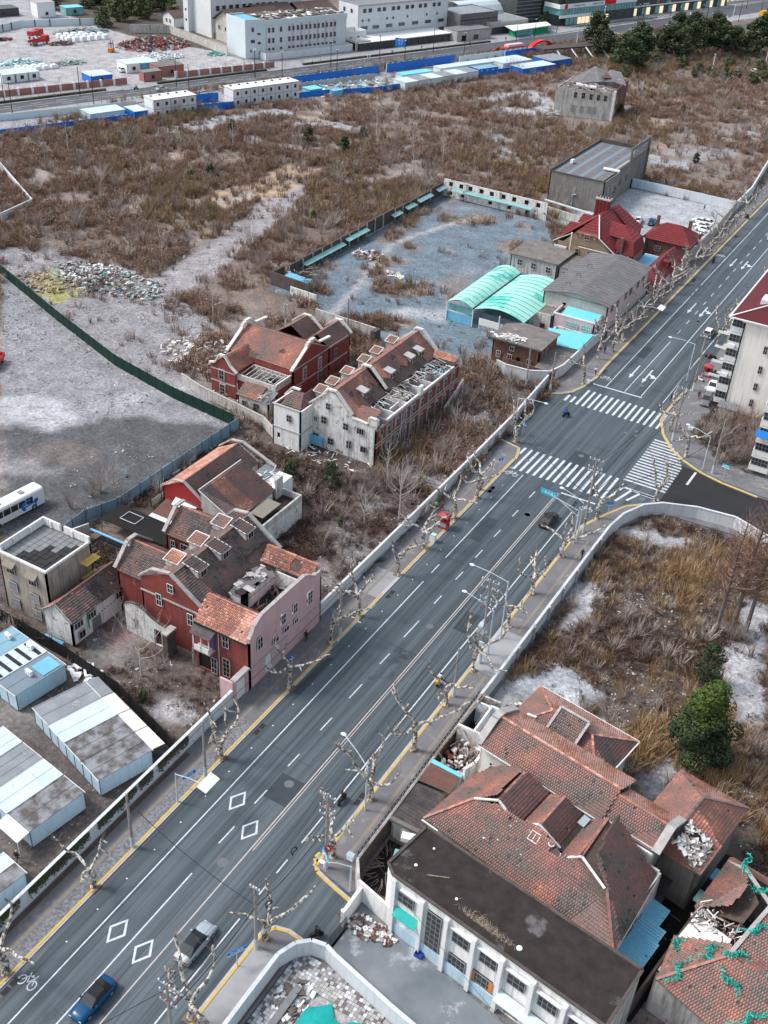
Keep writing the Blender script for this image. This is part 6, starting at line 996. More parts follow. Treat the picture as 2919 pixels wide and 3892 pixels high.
def brick_hut():
 R=thing('brick_hut','dark brick hut with peeling flat felt roof behind the curved wall','house',(-71,185,0));walls4(R,-76,181,-66,189.6,0,4.9,'brown brick',([(4.2,1,3.2,1,'casement'),(1.5,.9,1.2,1.3,'casement'),(3.9,1,1.2,1.2,'casement'),(5.7,.9,.2,2,None),(8,.9,1.4,1,'broken')],[(3,1,3,1.2,'broken')],{},{}))
 b=MB().M('dirty roof').prism([(-76.4,180.4),(-65.6,180.7),(-65.6,190),(-73.8,190.4),(-76.6,188)],4.9,5.1);b.M('dark stone').box(-76.5,180.2,4.9,-65.5,180.5,5.15);b.build('roof',R);b=MB();rs=random.Random(3)
 for i in range(70):b.M(rs.choice(['white paint','plastic white','coping stone'])).cbox((rs.gauss(-73,1.2),rs.gauss(182.4,.8),5.15+rs.random()*.2),rs.uniform(.4,1.1),rs.uniform(.2,.6),.05,rs.random()*6,rs.gauss(0,.2))
 stuff(b.build('torn_felt',R));L_=thing('lean_to_shed','low dark roofed lean-to between the brick hut and the curved wall','shed',(-64,183,0));walls4(L_,-66,178.8,-62.2,189,0,2,'brown brick');MB().M('dirty roof').slab([(-66,178.8,2.3),(-62,179.2,2.1),(-61.9,189,2.2),(-66,189,2.6)],.12).build('roof',L_);b=MB();wall(b,(-73,179.6),(-66,179.4),0,2,(),.2,'brown brick');b.build('wall',L_)
brick_hut()
def west_hut():
 R=thing('flat_roof_hut','grey concrete hut with three white windows behind the mint canopy','building',(-87,232,0));walls4(R,-93.3,227,-81.7,237.8,0,3.8,'dirty plaster',([(2.4,1.3,1.6,1.5,'casement'),(5.9,1.3,1.5,1.5,'casement'),(9.6,1.3,1.4,1.5,'casement')],{},{},{}));MB().M('dirty roof').prism([(-93.6,226.5),(-81.4,226.7),(-81.2,238),(-93.8,238.2)],3.8,4.1).build('roof',R);b=MB().M('pole white');[b.tube([(x,226.8,0),(x,226.8,3.7)],.07,5)for x in(-92.6,-81.9)];b.build('drainpipe',R);MB().M('dark stone').box(-88.4,226.9,0,-88,227,3.8).build('stain',R)if 0 else None
 S=thing('flat_roof_hut','narrow grey hut squeezed between the concrete hut and the pitched shed','building',(-80,232,0));walls4(S,-81.5,227.6,-78,236.4,0,3.2,'dirty plaster',([(1.9,1.4,1.5,1.2,'casement')],{},{},{}));MB().M('dirty roof').box(-81.6,227.4,3.2,-77.8,236.6,3.4).build('roof',S)
west_hut()
def rtiles(rf,P,n=9):
 """scarlet tile courses"""
 P=[Vector(p)for p in P];
 if len(P)==3:P=[P[0],P[1],P[2],P[2]]
 w=MB().M('red tile')
 for i in range(n):
  a,b_=i/n,(i+1)/n;A,B,C,D_=P[0].lerp(P[3],a),P[1].lerp(P[2],a),P[1].lerp(P[2],b_),P[0].lerp(P[3],b_);up=Vector((0,0,.09));w.poly([A+up,B+up,C,D_]);w.poly([A,B,B+up,A+up])
 return w.build('tile_course',rf)
def red_villa():
 R=thing('villa','khaki villa with scarlet tiled roofs, broad brick chimney and turret','house',(-78,245,0));m='khaki wall'
 b=MB();side(R,b,(-86.5,237.4),(-72,237.4),0,5.6,[(2.2,2,1.6,2.4,'casement'),(5.4,1,3.2,1.6,'broken'),(8.4,.9,3.3,1.6,'broken'),(11.8,1.4,3.6,1.1,'broken')],m);b.M(m).prism([(-81.8,237.4),(-77,237.4),(-77,237.6),(-81.8,237.6)],5.6,5.7);b.poly([(-85,237.4,5.6),(-73.2,237.4,5.6),(-77,237.4,9),(-81.6,237.4,9)]);b.M('white trim').box(-81,237.3,5.2,-73.5,237.42,5.4).box(-83.2,237.3,2,-82.9,237.42,8.3);b.build('wall',R);window(R,(-79.2,237.35,7.4),0,1.3,1.3,'casement')
 b=MB().M('white trim');[b.poly([(x-.25,237.33,z),(x,237.33,z-.45),(x+.25,237.33,z),(x,237.33,z+.45)])for x,z in((-81,8.2),(-77.4,8.1))];b.M('cream stone').box(-86.7,236.9,.5,-83.8,237.4,4.6);b.M('white trim').box(-86.8,236.8,4.4,-83.7,236.95,4.8);b.build('lozenge',R)
 side_b=MB();side(R,side_b,(-72,237.4),(-72,250.5),0,5.6,[(3,1,3,1.4,'broken')],m);side(R,side_b,(-72,250.5),(-86.5,250.5),0,5.6,(),m);side(R,side_b,(-86.5,250.5),(-86.5,237.4),0,5.6,(),m);side_b.build('wall',R)
 rf=group_empty('roof',R);rtiles(rf,[(-72,236.9,5.4),(-71.4,250,5.4),(-79.5,252.5,11),(-79.6,245,11)],14);rtiles(rf,[(-82.4,236.9,8.3),(-76.3,236.9,8.3),(-79.6,244.8,11),(-79.6,244.8,11)],8);rtiles(rf,[(-87,250,5.4),(-87.2,236.9,5.4),(-79.6,245,11),(-79.6,252.4,11)],14);rtiles(rf,[(-76.3,236.9,8.3),(-71.6,236.9,5.3),(-72.2,238.5,5.9),(-79.6,245,11)],6)
 rtiles(rf,[(-71,251,6),(-86,257,6),(-82,256,9),(-79.5,252.5,11)],10);rtiles(rf,[(-72,250,6.5),(-72,257,6.5),(-79,256,11),(-79.4,252.5,11)],10);walls4(R,-86,250.5,-72.5,257,0,6,m)
# turret with mansard
 walls4(R,-72.6,240,-68.4,247.4,0,5.2,m,([(2.4,.8,3.4,1.2,'broken')],{},{},{}));rtiles(rf,[(-73,239.6,5.1),(-68.1,239.6,5.1),(-69,240.6,8),(-73,240.6,8)],5);rtiles(rf,[(-68.1,239.6,5.1),(-68.1,247.6,5.1),(-69,246.8,8),(-69,240.6,8)],5);rtiles(rf,[(-78.6,242.6,8),(-69,240.6,8),(-73.6,246.6,9.6),(-79,248,9.6)],6);rtiles(rf,[(-69,240.6,8),(-69,246.8,8),(-73.6,246.6,9.6)],5)
 rtiles(rf,[(-87,241,6.4),(-83.6,241,6.4),(-83,245.4,8),(-86.6,245.4,8)],5);rtiles(rf,[(-85.6,247.6,7.4),(-82,247.6,7.4),(-82,251,8.6),(-85.6,251,8.6)],4)
 b=MB().M('white trim');b.beam((-79.6,244.9,11.05),(-76.1,236.8,8.4),.25,.12);b.beam((-76.1,236.8,8.4),(-71.6,236.7,5.5),.25,.12);b.beam((-82.6,236.8,8.4),(-87.2,236.7,5.5),.25,.12);b.build('verge',R)
 ch=MB().M('red brick').box(-82.8,250.2,6,-79.4,251.8,13);[ch.M('red tile').box(-82.75+i*.85,250,6,-82.2+i*.85,250.3,12.8)for i in range(4)];ch.M('coping stone').box(-83,250,13,-79.2,252,13.3);ch.build('chimney',R);b=MB().M('brown roof');[b.cyl((-82.5+i*.7,251,13.3),.22,.5,8)for i in range(5)];b.build('chimney_pot',R);MB().M('brown brick').box(-71.9,239.5,5,-71.1,240.3,8.8).build('chimney',R);MB().M('white trim').tube([(-69.4,239.7,0),(-69.4,239.7,5)],.1,6).build('drainpipe',R)
 S=thing('villa','smaller brown brick villa with scarlet hipped roof and thin chimneys','house',(-66,260,0));walls4(S,-70.8,256.2,-60.2,265.5,0,4.6,'brown brick',([(3.4,1.4,1.8,1.3,'broken'),(7.4,1.4,1.8,1.2,'broken')],{},{},{}));rf=group_empty('roof',S);
 rtiles(rf,[(-71.6,255.6,4.5),(-59.4,255.6,4.5),(-63.8,261,7.6),(-67.4,261,7.6)],10);rtiles(rf,[(-59.4,255.6,4.5),(-59.4,266.2,4.5),(-63.8,261,7.6)],10);rtiles(rf,[(-71.6,266.2,4.5),(-71.6,255.6,4.5),(-67.4,261,7.6)],8);rtiles(rf,[(-59.4,266.2,4.5),(-71.6,266.2,4.5),(-67.4,261,7.6),(-63.8,261,7.6)],8)
 for x,y in((-70.2,262.5),(-62.4,263.4)):b=MB().M('brown brick').box(x-.35,y-.35,4.5,x+.35,y+.35,8.4);b.M('coping stone').box(-.45+x,y-.45,8.4,x+.45,y+.45,8.6);b.build('chimney',S)
 L_=thing('gatehouse','long low scarlet tiled gatehouse with pink wall facing the pavement','house',(-61.5,241,0));walls4(L_,-64.4,232.2,-59.6,250.5,0,3.2,'pale pink wall',([(2.4,1.6,.1,2.2,'door')],[(6,1,1.2,1.2,'broken'),(11,1,1.2,1.2,'broken')],{},{}));rf=group_empty('roof',L_);rtiles(rf,[(-59.2,231.8,3),(-59.2,251,3),(-62,251,5.8),(-62,234,5.8)],10);rtiles(rf,[(-64.8,251,3),(-64.8,231.8,3),(-62,234,5.8),(-62,251,5.8)],10);rtiles(rf,[(-64.8,231.8,3),(-59.2,231.8,3),(-62,234,5.8)],8);b=MB().M('red tile').box(-61.4,240.4,4.2,-59.9,242,5.6);b.M('dark opening').box(-60,240.6,4.3,-59.85,241.8,5.3);b.build('dormer',rf)
 P_=thing('blue_sheet_roof','patchwork blue sheet roof between the villa turret and the gatehouse','roof',(-66.5,246,0));walls4(P_,-68.2,243,-64.6,249,0,2.6,'dirty plaster');b=MB();corr(b.M('light blue steel'),[(-68.3,242.8,2.7),(-64.5,242.8,2.7),(-64.5,249.2,2.9),(-68.3,249.2,2.9)],.5,.05);b.build('sheet_roof',P_);MB().M('white plaster').box(-68.4,249.3,0,-62,249.6,3).build('wall',P_)
red_villa()
def grey_block():
 R=thing('concrete_block','tall bare concrete block with a long ribbed roof and deep dark side','building',(-98.5,296,0));m='grey render';z=8.3
 b=MB();side(R,b,(-106.2,279),(-90.6,279),0,z,(),m);side(R,b,(-90.6,279),(-90.6,291),0,z,[(3,1.2,4,2,'casement'),(6,1.2,4.6,1.8,'casement'),(9,1.2,3,2,'broken')],m);side(R,b,(-91.6,291),(-91.6,316),0,z,[(u,1.2,3.4,1.8,'broken')for u in(4,9)],m);side(R,b,(-106.2,316),(-106.2,279),0,z,(),m);side(R,b,(-91,316),(-106.2,316),0,z,(),m);side(R,b,(-91.6,301),(-91.6,316),z,12.2,[(u,2,z+1,1.8,'casement')for u in(3,6,9,12)],m);b.M(m).box(-92.6,316,0,-91.2,316.5,12.4);b.build('wall',R)
 rf=group_empty('roof',R)
 for i in range(12):x=-105.9+i*1.2;MB().M('asbestos roof' if i%3 else 'roof steel slate').box(x,279.3,8.0+.01*(i%2),x+1.16,315.6,8.12+.02*(i%2)).build('roof_panel',rf)
 b=MB().M('dark stone').box(-106.4,278.8,z,-90.4,279.2,z+.15).box(-106.5,279,z,-106,316,z+.5).box(-106.4,315.6,z,-91.2,316.2,z+.9);b.M('coping stone').box(-92.2,291,z,-91.6,301,z+.5);b.M('white paint').cbox((-93,290,z+.25),4.4,1.6,.3,.2,.05);b.M('plastic white').box(-104.8,289,z,-104,290.5,z+.9).box(-94.3,309,z,-93.3,310,z+.7);b.build('parapet',R);MB().M('pole white').tube([(-99,278.8,.6),(-99,278.8,3.4),(-98,278.7,3.6)],.12,6).build('pipe',R)
 P_=thing('pipe_run','white pipe duct running along the foot of the concrete block','pipe',(-96,272,0));MB().M('container roof white').beam((-104.5,273,2.2),(-89.5,270,2.2),.7,.25).build('duct',P_);b=MB();wall(b,(-103,269.4),(-90,266.6),0,2,(),.3,'dirty plaster');b.build('wall',P_)
grey_block()
def apartment():
 R=thing('apartment_block','six-storey cream apartment block with maroon roof and enclosed balconies beside the crossing','building',(-25,189,0));m='cream wall';H=17.6
 wn=[(4.7,.75,z,1.5,'broken')for z in(12.6,8.7,5.3,2.0)]+[(9.5,1.4,z,1.4,'casement')for z in(1.4,4.3,7.2,10.1,13,15.6)]
 walls4(R,-31.5,188.6,-14,216,0,H,m,(wn,{},{},{}));b=MB().M('cream wall').box(-31.9,188.1,H,-13.6,216.4,H+.5);b.build('cornice',R);rf=group_empty('roof',R)
 z=H+.5;A=[(-34.2,187.8),(-13,187.8),(-13,217),(-34.2,217)];r1,r2=(-23.6,196,z+4),(-23.6,209,z+4);b=MB().M('maroon roof');b.slab([(*A[0],z),(*A[1],z),r1],.12);b.slab([(*A[3],z),(*A[0],z),r1,r2],.12);b.slab([(*A[1],z),(*A[2],z),r2,r1],.12);b.slab([(*A[2],z),(*A[3],z),r2],.12);b.build('deck',rf);b=MB().M('white trim');b.beam((*A[0],z+.05),r1,.25,.12);b.beam((*A[0],z-.12),(*A[1],z-.12),.3,.2);b.beam((*A[3],z-.12),(*A[0],z-.12),.3,.2);b.box(-30.5,193.2,z+.6,-28.3,196.2,z+2.4);b.build('trim',rf)
 for y0 in(188.7,196.5,204):
  for k in range(6):
   z0=.9+2.85*k;bay=group_empty('balcony',R);b=MB().M('white trim').box(-33.6,y0,z0,-31.52,y0+3.4,z0+1.05).box(-33.6,y0,z0+2.45,-31.52,y0+3.4,z0+2.75);[b.box(-33.2+i*.22,y0-.03,z0+.2,-33.1+i*.22,y0-.01,z0+.85)for i in range(6)];b.build('parapet',bay)
   window(bay,(-32.6,y0+.15,z0+1.05),0,1.9,1.4,'steel');MB().M('white trim').box(-33.5,y0+.4,z0+1.05,-33.35,y0+3.3,z0+2.45).build('side_glazing',bay)
   if y0<200 and k<5:
    b=MB().M('plastic white');[b.tube([(-33.6,y0+.3+i*.25,z0+1.9),(-35.8,y0+.3+i*.25,z0+1.9)],.03,4)for i in range(5)];b.build('drying_rack',bay)
 for z0 in(6.4,12.2):MB().M('plastic white').box(-33.2,188.3,z0,-32.2,188.65,z0+.7).build('air_conditioner',R)
 MB().M('pole white').tube([(-31.2,188.45,0),(-31.2,188.45,17)],.07,5).build('drainpipe',R)
 S=thing('apartment_block','second cream apartment block with blue awning at the right edge','building',(-12,172,0));walls4(S,-20.2,169.5,-2,182,0,H,m);b=MB().M(m)
 for k in range(6):
  z0=.9+2.85*k;bay=group_empty('balcony',S);MB().M('cream wall').box(-21.6,168,z0,-18.4,170,z0+1.1).box(-21.6,168,z0+2.5,-18.4,170,z0+2.75).build('parapet',bay);window(bay,(-20,168.15,z0+1.1),0,2.8,1.4,'steel')
 MB().M('sign blue').slab([(-21.8,167.3,7.6),(-18.6,167.3,7.6),(-18.6,168,8.6),(-21.8,168,8.6)],.06).build('awning',S)
 B_=thing('bin_store','small grey panel shed at the foot of the cream apartment block','shed',(-30,186.2,0));walls4(B_,-32,185.4,-28.5,188,0,1.7,'pale render');MB().M('slab grey').box(-32.1,185.3,1.7,-28.4,188.1,1.85).build('roof',B_)
apartment()
def far_ruin():
 R=thing('ruined_mansion','grey two-storey ruin with broken slate roof standing alone in the brushwood','ruin',(-131,380,0));m='dirty plaster';b=MB();wn=[(6.8,1.1,6.3,1.9,'broken'),(9.5,1.2,6.3,2,'broken'),(12.1,1.1,6.2,1.9,'broken'),(14.6,1.1,6.2,1.9,'broken'),(17,1.1,6.2,1.9,'broken'),(6.6,1.2,1.6,2.4,'boarded'),(9.4,1.1,1.6,2.3,'boarded'),(12.2,1.2,1.6,2.4,'boarded'),(13.9,1.2,1.6,2.4,'boarded'),(17.2,.9,.6,1.4,'boarded')]
 side(R,b,(-141.7,366.6),(-122.6,372.5),0,9.2,wn,m);side(R,b,(-122.6,372.5),(-125,392),0,9.8,[(4,1.6,5,2,'casement'),(4,1.4,.6,2.6,'wdoor'),(11,1.4,5,2,'broken')],'brown brick',inner=m);side(R,b,(-125,392),(-144,388),0,9,(),m);side(R,b,(-144,388),(-141.7,366.6),0,9,(),m);b.M('cream stone').box(-123.1,372,0,-122.3,373,9.8);b.build('wall',R)
 rf=group_empty('roof',R);b=MB().M('asbestos roof').slab([(-143,381,9),(-138,375,9.6),(-131,379,10.5),(-137,390,13)],.2).slab([(-131,379,10.5),(-127,384,10.2),(-137,390,13)],.2);b.slab([(-133.5,386,10),(-123,384,9.6),(-127.5,390,12.4),(-132,391,12.4)],.2);b.M('brown brick').slab([(-131,380,11.6),(-129,385,11),(-132,388,12)],.2);b.build('deck',rf);b=MB().M('white paint').cbox((-133.6,373.5,9.7),7,3.6,.25,.3,.08);debris(b,-141,368.5,-124,377,9,150,(1,3.6),('grey timber','timber','corrugated rust','white plaster'),1.2);stuff(b.build('fallen_rafters',rf));MB().M('dirty roof').prism([(-141.4,367.2),(-123,372.8),(-124.6,381),(-142,380)],8,8.7).build('floor',R)
 b=MB();debris(b,-143,363,-139,368,.3,30,(.6,2.5),('white paint','cyan glass','white plaster'),1.5);stuff(b.build('rubble',R))
far_ruin()
# ================================================================ THE FAR AVENUE (laid out in its own line)
frame(TO.x,TO.y,math.atan2(TX.y,TX.x))
def bandblock(R,x0,y0,x1,y1,h,m,wins,t=.25,roofm='dirty roof'):
 walls4(R,x0,y0,x1,y1,0,h,m,wins);MB().M(roofm).box(x0+.2,y0+.2,h-.5,x1-.2,y1-.2,h-.3).build('roof',R)
def factories():
 R=thing('factory','long four-storey pale factory with pink bands and a rubbish strewn roof','building',(107,35,0));rows=(9,5.2,1.7);us=[1.4,3.3,7]+[11+i*4.1+k*1.9 for i in range(6)for k in(0,1)];wn=[(u,1.05,z,1.8,'broken')for z in rows for u in us if u<37]
 bandblock(R,94.5,28.5,133.8,44,13.2,'factory white',(wn,{},{},{}));
 for i in range(6):MB().M('pale pink wall').box(94.5+12.1+i*4.1,28.42,1.2,94.5+13.1+i*4.1,28.48,11.6).build('pink_band',R)
 MB().M('factory blue white').box(94.2,28.2,11.8,134,28.5,13.6).build('fascia',R);MB().M('coping stone').box(94.3,27.9,.6,134,28.5,1.2).build('plinth',R)
 b=MB();side(R,b,(86.3,30.5),(94.5,28.5),0,14,[(3,1,9.6,1.6,'broken'),(5.5,1.2,8.4,.8,'broken'),(3,1.6,5.6,1.2,'broken'),(5.6,1.2,5,1,'broken'),(2.2,.7,2.2,1,'broken'),(6,.9,1.4,1.2,'broken')],'factory blue white');side(R,b,(86.3,44),(86.3,30.5),0,14,(),'factory blue white');b.M('factory blue white').box(86.3,43.8,0,94.5,44,14);b.M('light blue steel').box(87,31,13.2,94,43,13.4);b.build('stair_wing',R)
 b=MB();rs=random.Random(4)
 for i in range(170):b.M(rs.choice(['dirty roof','white paint','dark stone','coping stone','brown roof'])).cbox((rs.uniform(96,133),rs.uniform(30,43),13.1+rs.random()*.6),rs.uniform(.8,3),rs.uniform(.5,1.6),.25,rs.random()*6,rs.gauss(0,.15))
 stuff(b.build('roof_rubbish',R));W_=thing('plinth_wall','blank white retaining wall under the pink banded factory','wall',(110,24,0));walls4(W_,91.5,24,134,28.2,0,2.6,'factory white')
 G=thing('gatehouse','small white gatehouse with concrete canopy between the two factories','building',(138,27,0));walls4(G,134.4,30,145.8,38,0,6,'factory white',([(3,1.4,2.6,1.3,'broken'),(7,1.4,2.8,1.3,'broken')],{},{},{}));b=MB().M('pale render').box(134.6,22.5,2.9,142,28.5,3.7);b.box(134.8,22.8,0,135.6,23.4,2.9).box(140.9,22.8,0,141.7,23.4,2.9);b.build('porch',G);MB().M('roof steel slate').box(136,27,.2,140.6,27.2,2.5).build('shutter',G)
 W2=thing('factory','larger white four-storey factory with wide steel windows on the avenue','building',(170,42,0));wn=[(u+k*2.9,1.7,12.2-.8,1.5,'steel')for u in(3.3,11,18.8,26.6,34,42)for k in(0,1)]+[(u,3.4,4.9,1.3,'steel')for u in(3.4,9.6,17,24,31.6,39,46.6)]+[(u,3,1.4,1.4,'steel')for u in(25.4,32.6,39.8,47.4)]+[(u,1.2,1.4,1.5,'steel')for u in(2.3,5.6,9.6,16.4,19)]+[(u,.9,8,.9,'broken')for u in(2.3,5.6,15.6,19,27,38,44)]
 bandblock(W2,145.5,35.5,196,49,14.2,'factory white',(wn,{},{},[(4,1.2,11,1.5,'steel'),(9,1.2,11,1.5,'steel')]),roofm='slab grey');MB().M('pale render').box(145.2,35.2,14,196.3,35.6,14.7).build('parapet',W2);MB().M('coping stone').box(144,34.4,.9,197,35.5,1.15).build('ledge',W2)
 K=thing('shopfront_wall','long dark shuttered shopfront with white ledge below the larger factory','wall',(160,23,0));walls4(K,136,22.4,186,34.4,-.1,3.0,'dark wall');MB().M('white paint').box(135.5,21.9,2.9,186.5,34.6,3.15).build('ledge_roof',K)
 for i in range(16):MB().M('mall dark').box(138+i*3,22.3,.2,139.3+i*3,22.39,2.6).build('shutter',K)
 N_=thing('office_block','grey ribbed office block at the end of the white factory','building',(205,35,0));bandblock(N_,196.2,27,219,44,9,'asbestos roof',({},{},{},{}),roofm='container roof grey');walls4(N_,186.5,18,206,27,0,4.2,'pale render',([(4,3,.1,2.4,None),(11,3,.4,2,'broken')],{},{},{}));MB().M('slab grey').box(186.4,17.9,4.2,206.2,27,4.5).build('roof',N_);MB().M('dark steel').box(196,26.9,6.2,219.1,27.0,6.5).build('band',N_)
 M_=thing('office_block','low grey block with dark ground floor beyond the ribbed office','building',(222,33,0));bandblock(M_,212,24,236,40,5,'pale render',({},{},{},{}),roofm='container roof grey');MB().M('mall dark').box(213,23.9,0,235,23.98,2.8).build('shutter',M_);MB().M('white paint').box(214,33,5,220,39,8).build('stair_box',M_)
 L_=thing('tower_block','tall white block with stair tower rising out of the top edge','building',(104,78,0));walls4(L_,94.8,68.5,140,90,0,24,'factory white',([(u+k*3,1.7,z,1.9,'steel')for u in(3.1,9.6,16,22.6,29)for k in(0,1)for z in(5.9,10.2,14.5)],{},{},{}));walls4(L_,92.6,83,95,87,0,24,'factory white',({},{},{},[(2,1.4,z,1,None)for z in(4,8,12)]));MB().M('pale render').box(95.5,68.3,0,140,68.5,2).build('plinth',L_)
 B_=thing('brick_house','white house with brown tiled roof between the tower block and the factory','house',(106,70,0));walls4(B_,95,52,118,66,0,8,'dirty plaster',([(3,1.2,4.5,1.8,'broken'),(7,2,4.5,2,'casement'),(12,1.2,4.5,1.8,'broken'),(16,1.2,4.5,1.8,'broken'),(4,1.4,.8,2,'broken'),(10,1.4,.8,2,'broken')],{},{},[(3,1.2,4.5,1.5,'broken'),(8,1.2,4.5,1.5,'broken')]));b=MB().M('brown roof').slab([(94,51,7.8),(119,51,7.8),(119,59,12.5),(94,59,12.5)],.25).slab([(119,67,7.8),(94,67,7.8),(94,59,12.5),(119,59,12.5)],.25);b.M('dirty plaster').poly([(95,66,8),(95,52,8),(95,59,12.2)]);b.build('roof',B_)
 C_=thing('shed','small white gabled shed beside the overgrown bank','shed',(98,98,0));walls4(C_,91.5,93,104,102.5,0,4,'factory white',({},{},{},[(3,1,1.4,1.4,'broken'),(6,1,1.4,1.4,'broken')]));b=MB().M('brown roof').slab([(91,92.4,3.9),(105,92.4,3.9),(105,97.8,6),(91,97.8,6)],.2).slab([(105,103,3.9),(91,103,3.9),(91,97.8,6),(105,97.8,6)],.2);b.M('factory white').poly([(91.5,102.5,4),(91.5,93,4),(91.5,97.8,5.8)]);b.build('roof',C_)
 for i,(a,c)in enumerate(((120,64),(140,62),(126,84))):
  D_=thing('warehouse',['brown roofed warehouse behind the pink banded factory','second brown roofed warehouse near the top edge','brown roofed warehouse behind the tower'][i],'building',(a,c,0));walls4(D_,a-9,c-8,a+9,c+8,0,9,'dark wall');b=MB().M('brown roof').slab([(a-9.5,c-8.6,9),(a+9.5,c-8.6,9),(a+9.5,c,12.5),(a-9.5,c,12.5)],.2).slab([(a+9.5,c+8.6,9),(a-9.5,c+8.6,9),(a-9.5,c,12.5),(a+9.5,c,12.5)],.2);b.build('roof',D_)
# walls
 sweep_wall('yard_wall','grey concrete wall running back along the scrap yard beside the tower block',[(83,38),(84,60),(84,84),(70,92)],3,.3,'dirty plaster',cap='coping stone',posts_every=12)
 F_=thing('brick_panel_wall','brick red panelled wall with white posts along the scrap yard','wall',(0,17,0));P=[(-80,20.5),(27,15.3)];P2=[(46.5,15.2),(88,13.4),(92,24)]
 for A,B,n in((P[0],P[1],22),(P2[0],P2[1],9)):
  for i in range(n):
   a=(mix(A[0],B[0],i/n),mix(A[1],B[1],i/n));c=(mix(A[0],B[0],(i+1)/n),mix(A[1],B[1],(i+1)/n));b=MB();wall(b,a,c,0,2.1,(),.25,'brick panel');b.build('wall_panel',F_);MB().M('white trim').box(a[0]-.35,a[1]-.3,0,a[0]+.35,a[1]+.35,2.4).build('wall_post',F_)
 sweep_wall('yard_wall','pale blue wall with black posts behind the scrap yard',[(20,112),(34,119),(52,115),(70,110)],2.6,.25,'factory blue white',post='dark steel',inside=0,posts_every=6)
factories()
def mall():
 R=thing('shopping_centre','glass fronted shopping centre with white sign band and lit shops','building',(285,32,0));walls4(R,261,24.5,312,48,0,14,'mall dark');b=MB();b.M('cyan glass').box(261,24.2,4.6,312,24.45,7.4).box(257.2,24.2,4.6,261,35,7.4);b.build('glass_band',R);b=MB().M('sign white').box(256.6,23.9,7.5,312.2,24.3,9.4).box(256.4,24,7.5,256.8,34,9.4);b.build('sign_band',R);MB().M('arch red').box(259.6,23.8,7.5,261.6,23.95,9.4).box(288,23.75,7.6,296,23.9,9.5).build('red_sign',R);b=MB().M('sign white').box(257,23.9,3.4,285,24.3,4.6);b.build('canopy',R);walls4(R,257.4,26,261,35,0,12,'mall dark')
 for s,x,z in(('EXPRESS HOTEL',270,8.4),('EXPRESS HOTEL',283,8.4)):txt(s,(x,23.85,z),1.1,(R_(90),0,0),'mall dark','lettering',R)
 for i in range(11):MB().M('shop light' if i>2 else 'cyan glass').box(261.6+i*2.8,24.0,.3,264+i*2.8,24.15,3.2).build('shop_window',R)
 for i in range(24):MB().M('mall dark').box(261+i*2.1,24.1,4.6,261.2+i*2.1,24.19,7.4).build('mullion',R)
 L_=thing('louvred_tower','dark louvred tower beside the glass fronted shopping centre','tower',(248,38,0));walls4(L_,240,36,256,50,0,20,'mall dark');[MB().M('slab grey').box(239.7,35.7,1.5+i*1.6,256.3,35.98,1.9+i*1.6).build('louvre',L_)for i in range(9)]
 S=thing('shopping_centre','second row of shops with dark front and white lettering near the top edge','building',(350,33,0));walls4(S,312.6,26.5,392,46,0,9,'mall dark');MB().M('sign white').box(312,25.6,4.3,392,26.4,4.7).build('canopy',S);txt('SHOPS',(322,25.5,5.4),1.6,(R_(90),0,0),'sign white','lettering',S);txt('M',(331,25.4,5.8),2.4,(R_(90),0,0),'taxi orange','lettering',S);txt('CAFE',(340,25.5,5.4),1.5,(R_(90),0,0),'sign white','lettering',S);txt('RESTAURANT',(360,25.5,5.4),1.4,(R_(90),0,0),'sign white','lettering',S)
 for i in range(22):MB().M(['shop light','mall dark','cyan glass'][i%3]).box(313.4+i*3.5,26.2,.3,316.2+i*3.5,26.38,3.6).build('shop_window',S)
 T_=thing('shopping_centre','third block of shops at the top right corner','building',(430,40,0));walls4(T_,396,32,470,52,0,8,'cream wall',([(4+i*5,3,.6,3,'shop')for i in range(13)],{},{},{}))
 U_=thing('subway_entrance','green glazed subway shelter with white wavy roof beside the shops','shelter',(228,22,0));walls4(U_,219,15,240,19,0,3,'sign green');MB().M('white trim').prism([(216,13),(242,15),(246,22),(220,23)],3,3.35).build('roof',U_);MB().M('cyan glass').box(219.5,14.8,.5,230,14.95,2.6).build('pane',U_)
 V=thing('subway_vault','pale translucent vault behind the subway shelter','vault',(225,50,0));b=MB().M('container roof white');n=10
 for i in range(n):a0,a1=math.pi*i/n,math.pi*(i+1)/n;b.poly([(214,52-9*math.cos(a0),9*math.sin(a0)),(214,52-9*math.cos(a1),9*math.sin(a1)),(240,52-9*math.cos(a1),9*math.sin(a1)),(240,52-9*math.cos(a0),9*math.sin(a0))])
 b.build('roof',V)
 A=thing('arch_gate','bright red arched entrance with white zigzag sign on the far pavement','entrance',(208,-10,0));b=MB().M('arch red');n=18;
 for r0,r1 in((6.6,7.6),):
  for i in range(n):
   a0,a1=math.pi*i/n,math.pi*(i+1)/n;P=lambda r,a:(207+r*math.cos(a)*1.0,-12,r*math.sin(a)*.62);q=[P(r0,a0),P(r1,a0),P(r1,a1),P(r0,a1)];b.hexa([(x,y-1,z)for x,y,z in q]+[(x,y+1,z)for x,y,z in q])
 b.build('arch',A);b=MB().M('arch red').box(200.5,-11.8,.2,213.5,-11.6,2.6);b.build('panel',A);b=MB().M('sign white');Z=[(202,1.2),(203.5,2.4),(205,1.4),(206.5,3),(208,1.4),(209.5,2.6),(211,1.2)];[b.beam((x0,-12.3,z0),(x1,-12.3,z1),.15,.25)for(x0,z0),(x1,z1)in zip(Z,Z[1:])];b.build('zigzag_sign',A);b=MB().M('arch red').box(188,-10,2.4,200,-7,2.6);b.M('pale pink wall').box(190,-9.5,2.7,199,-7,3.6);b.build('canopy',A)
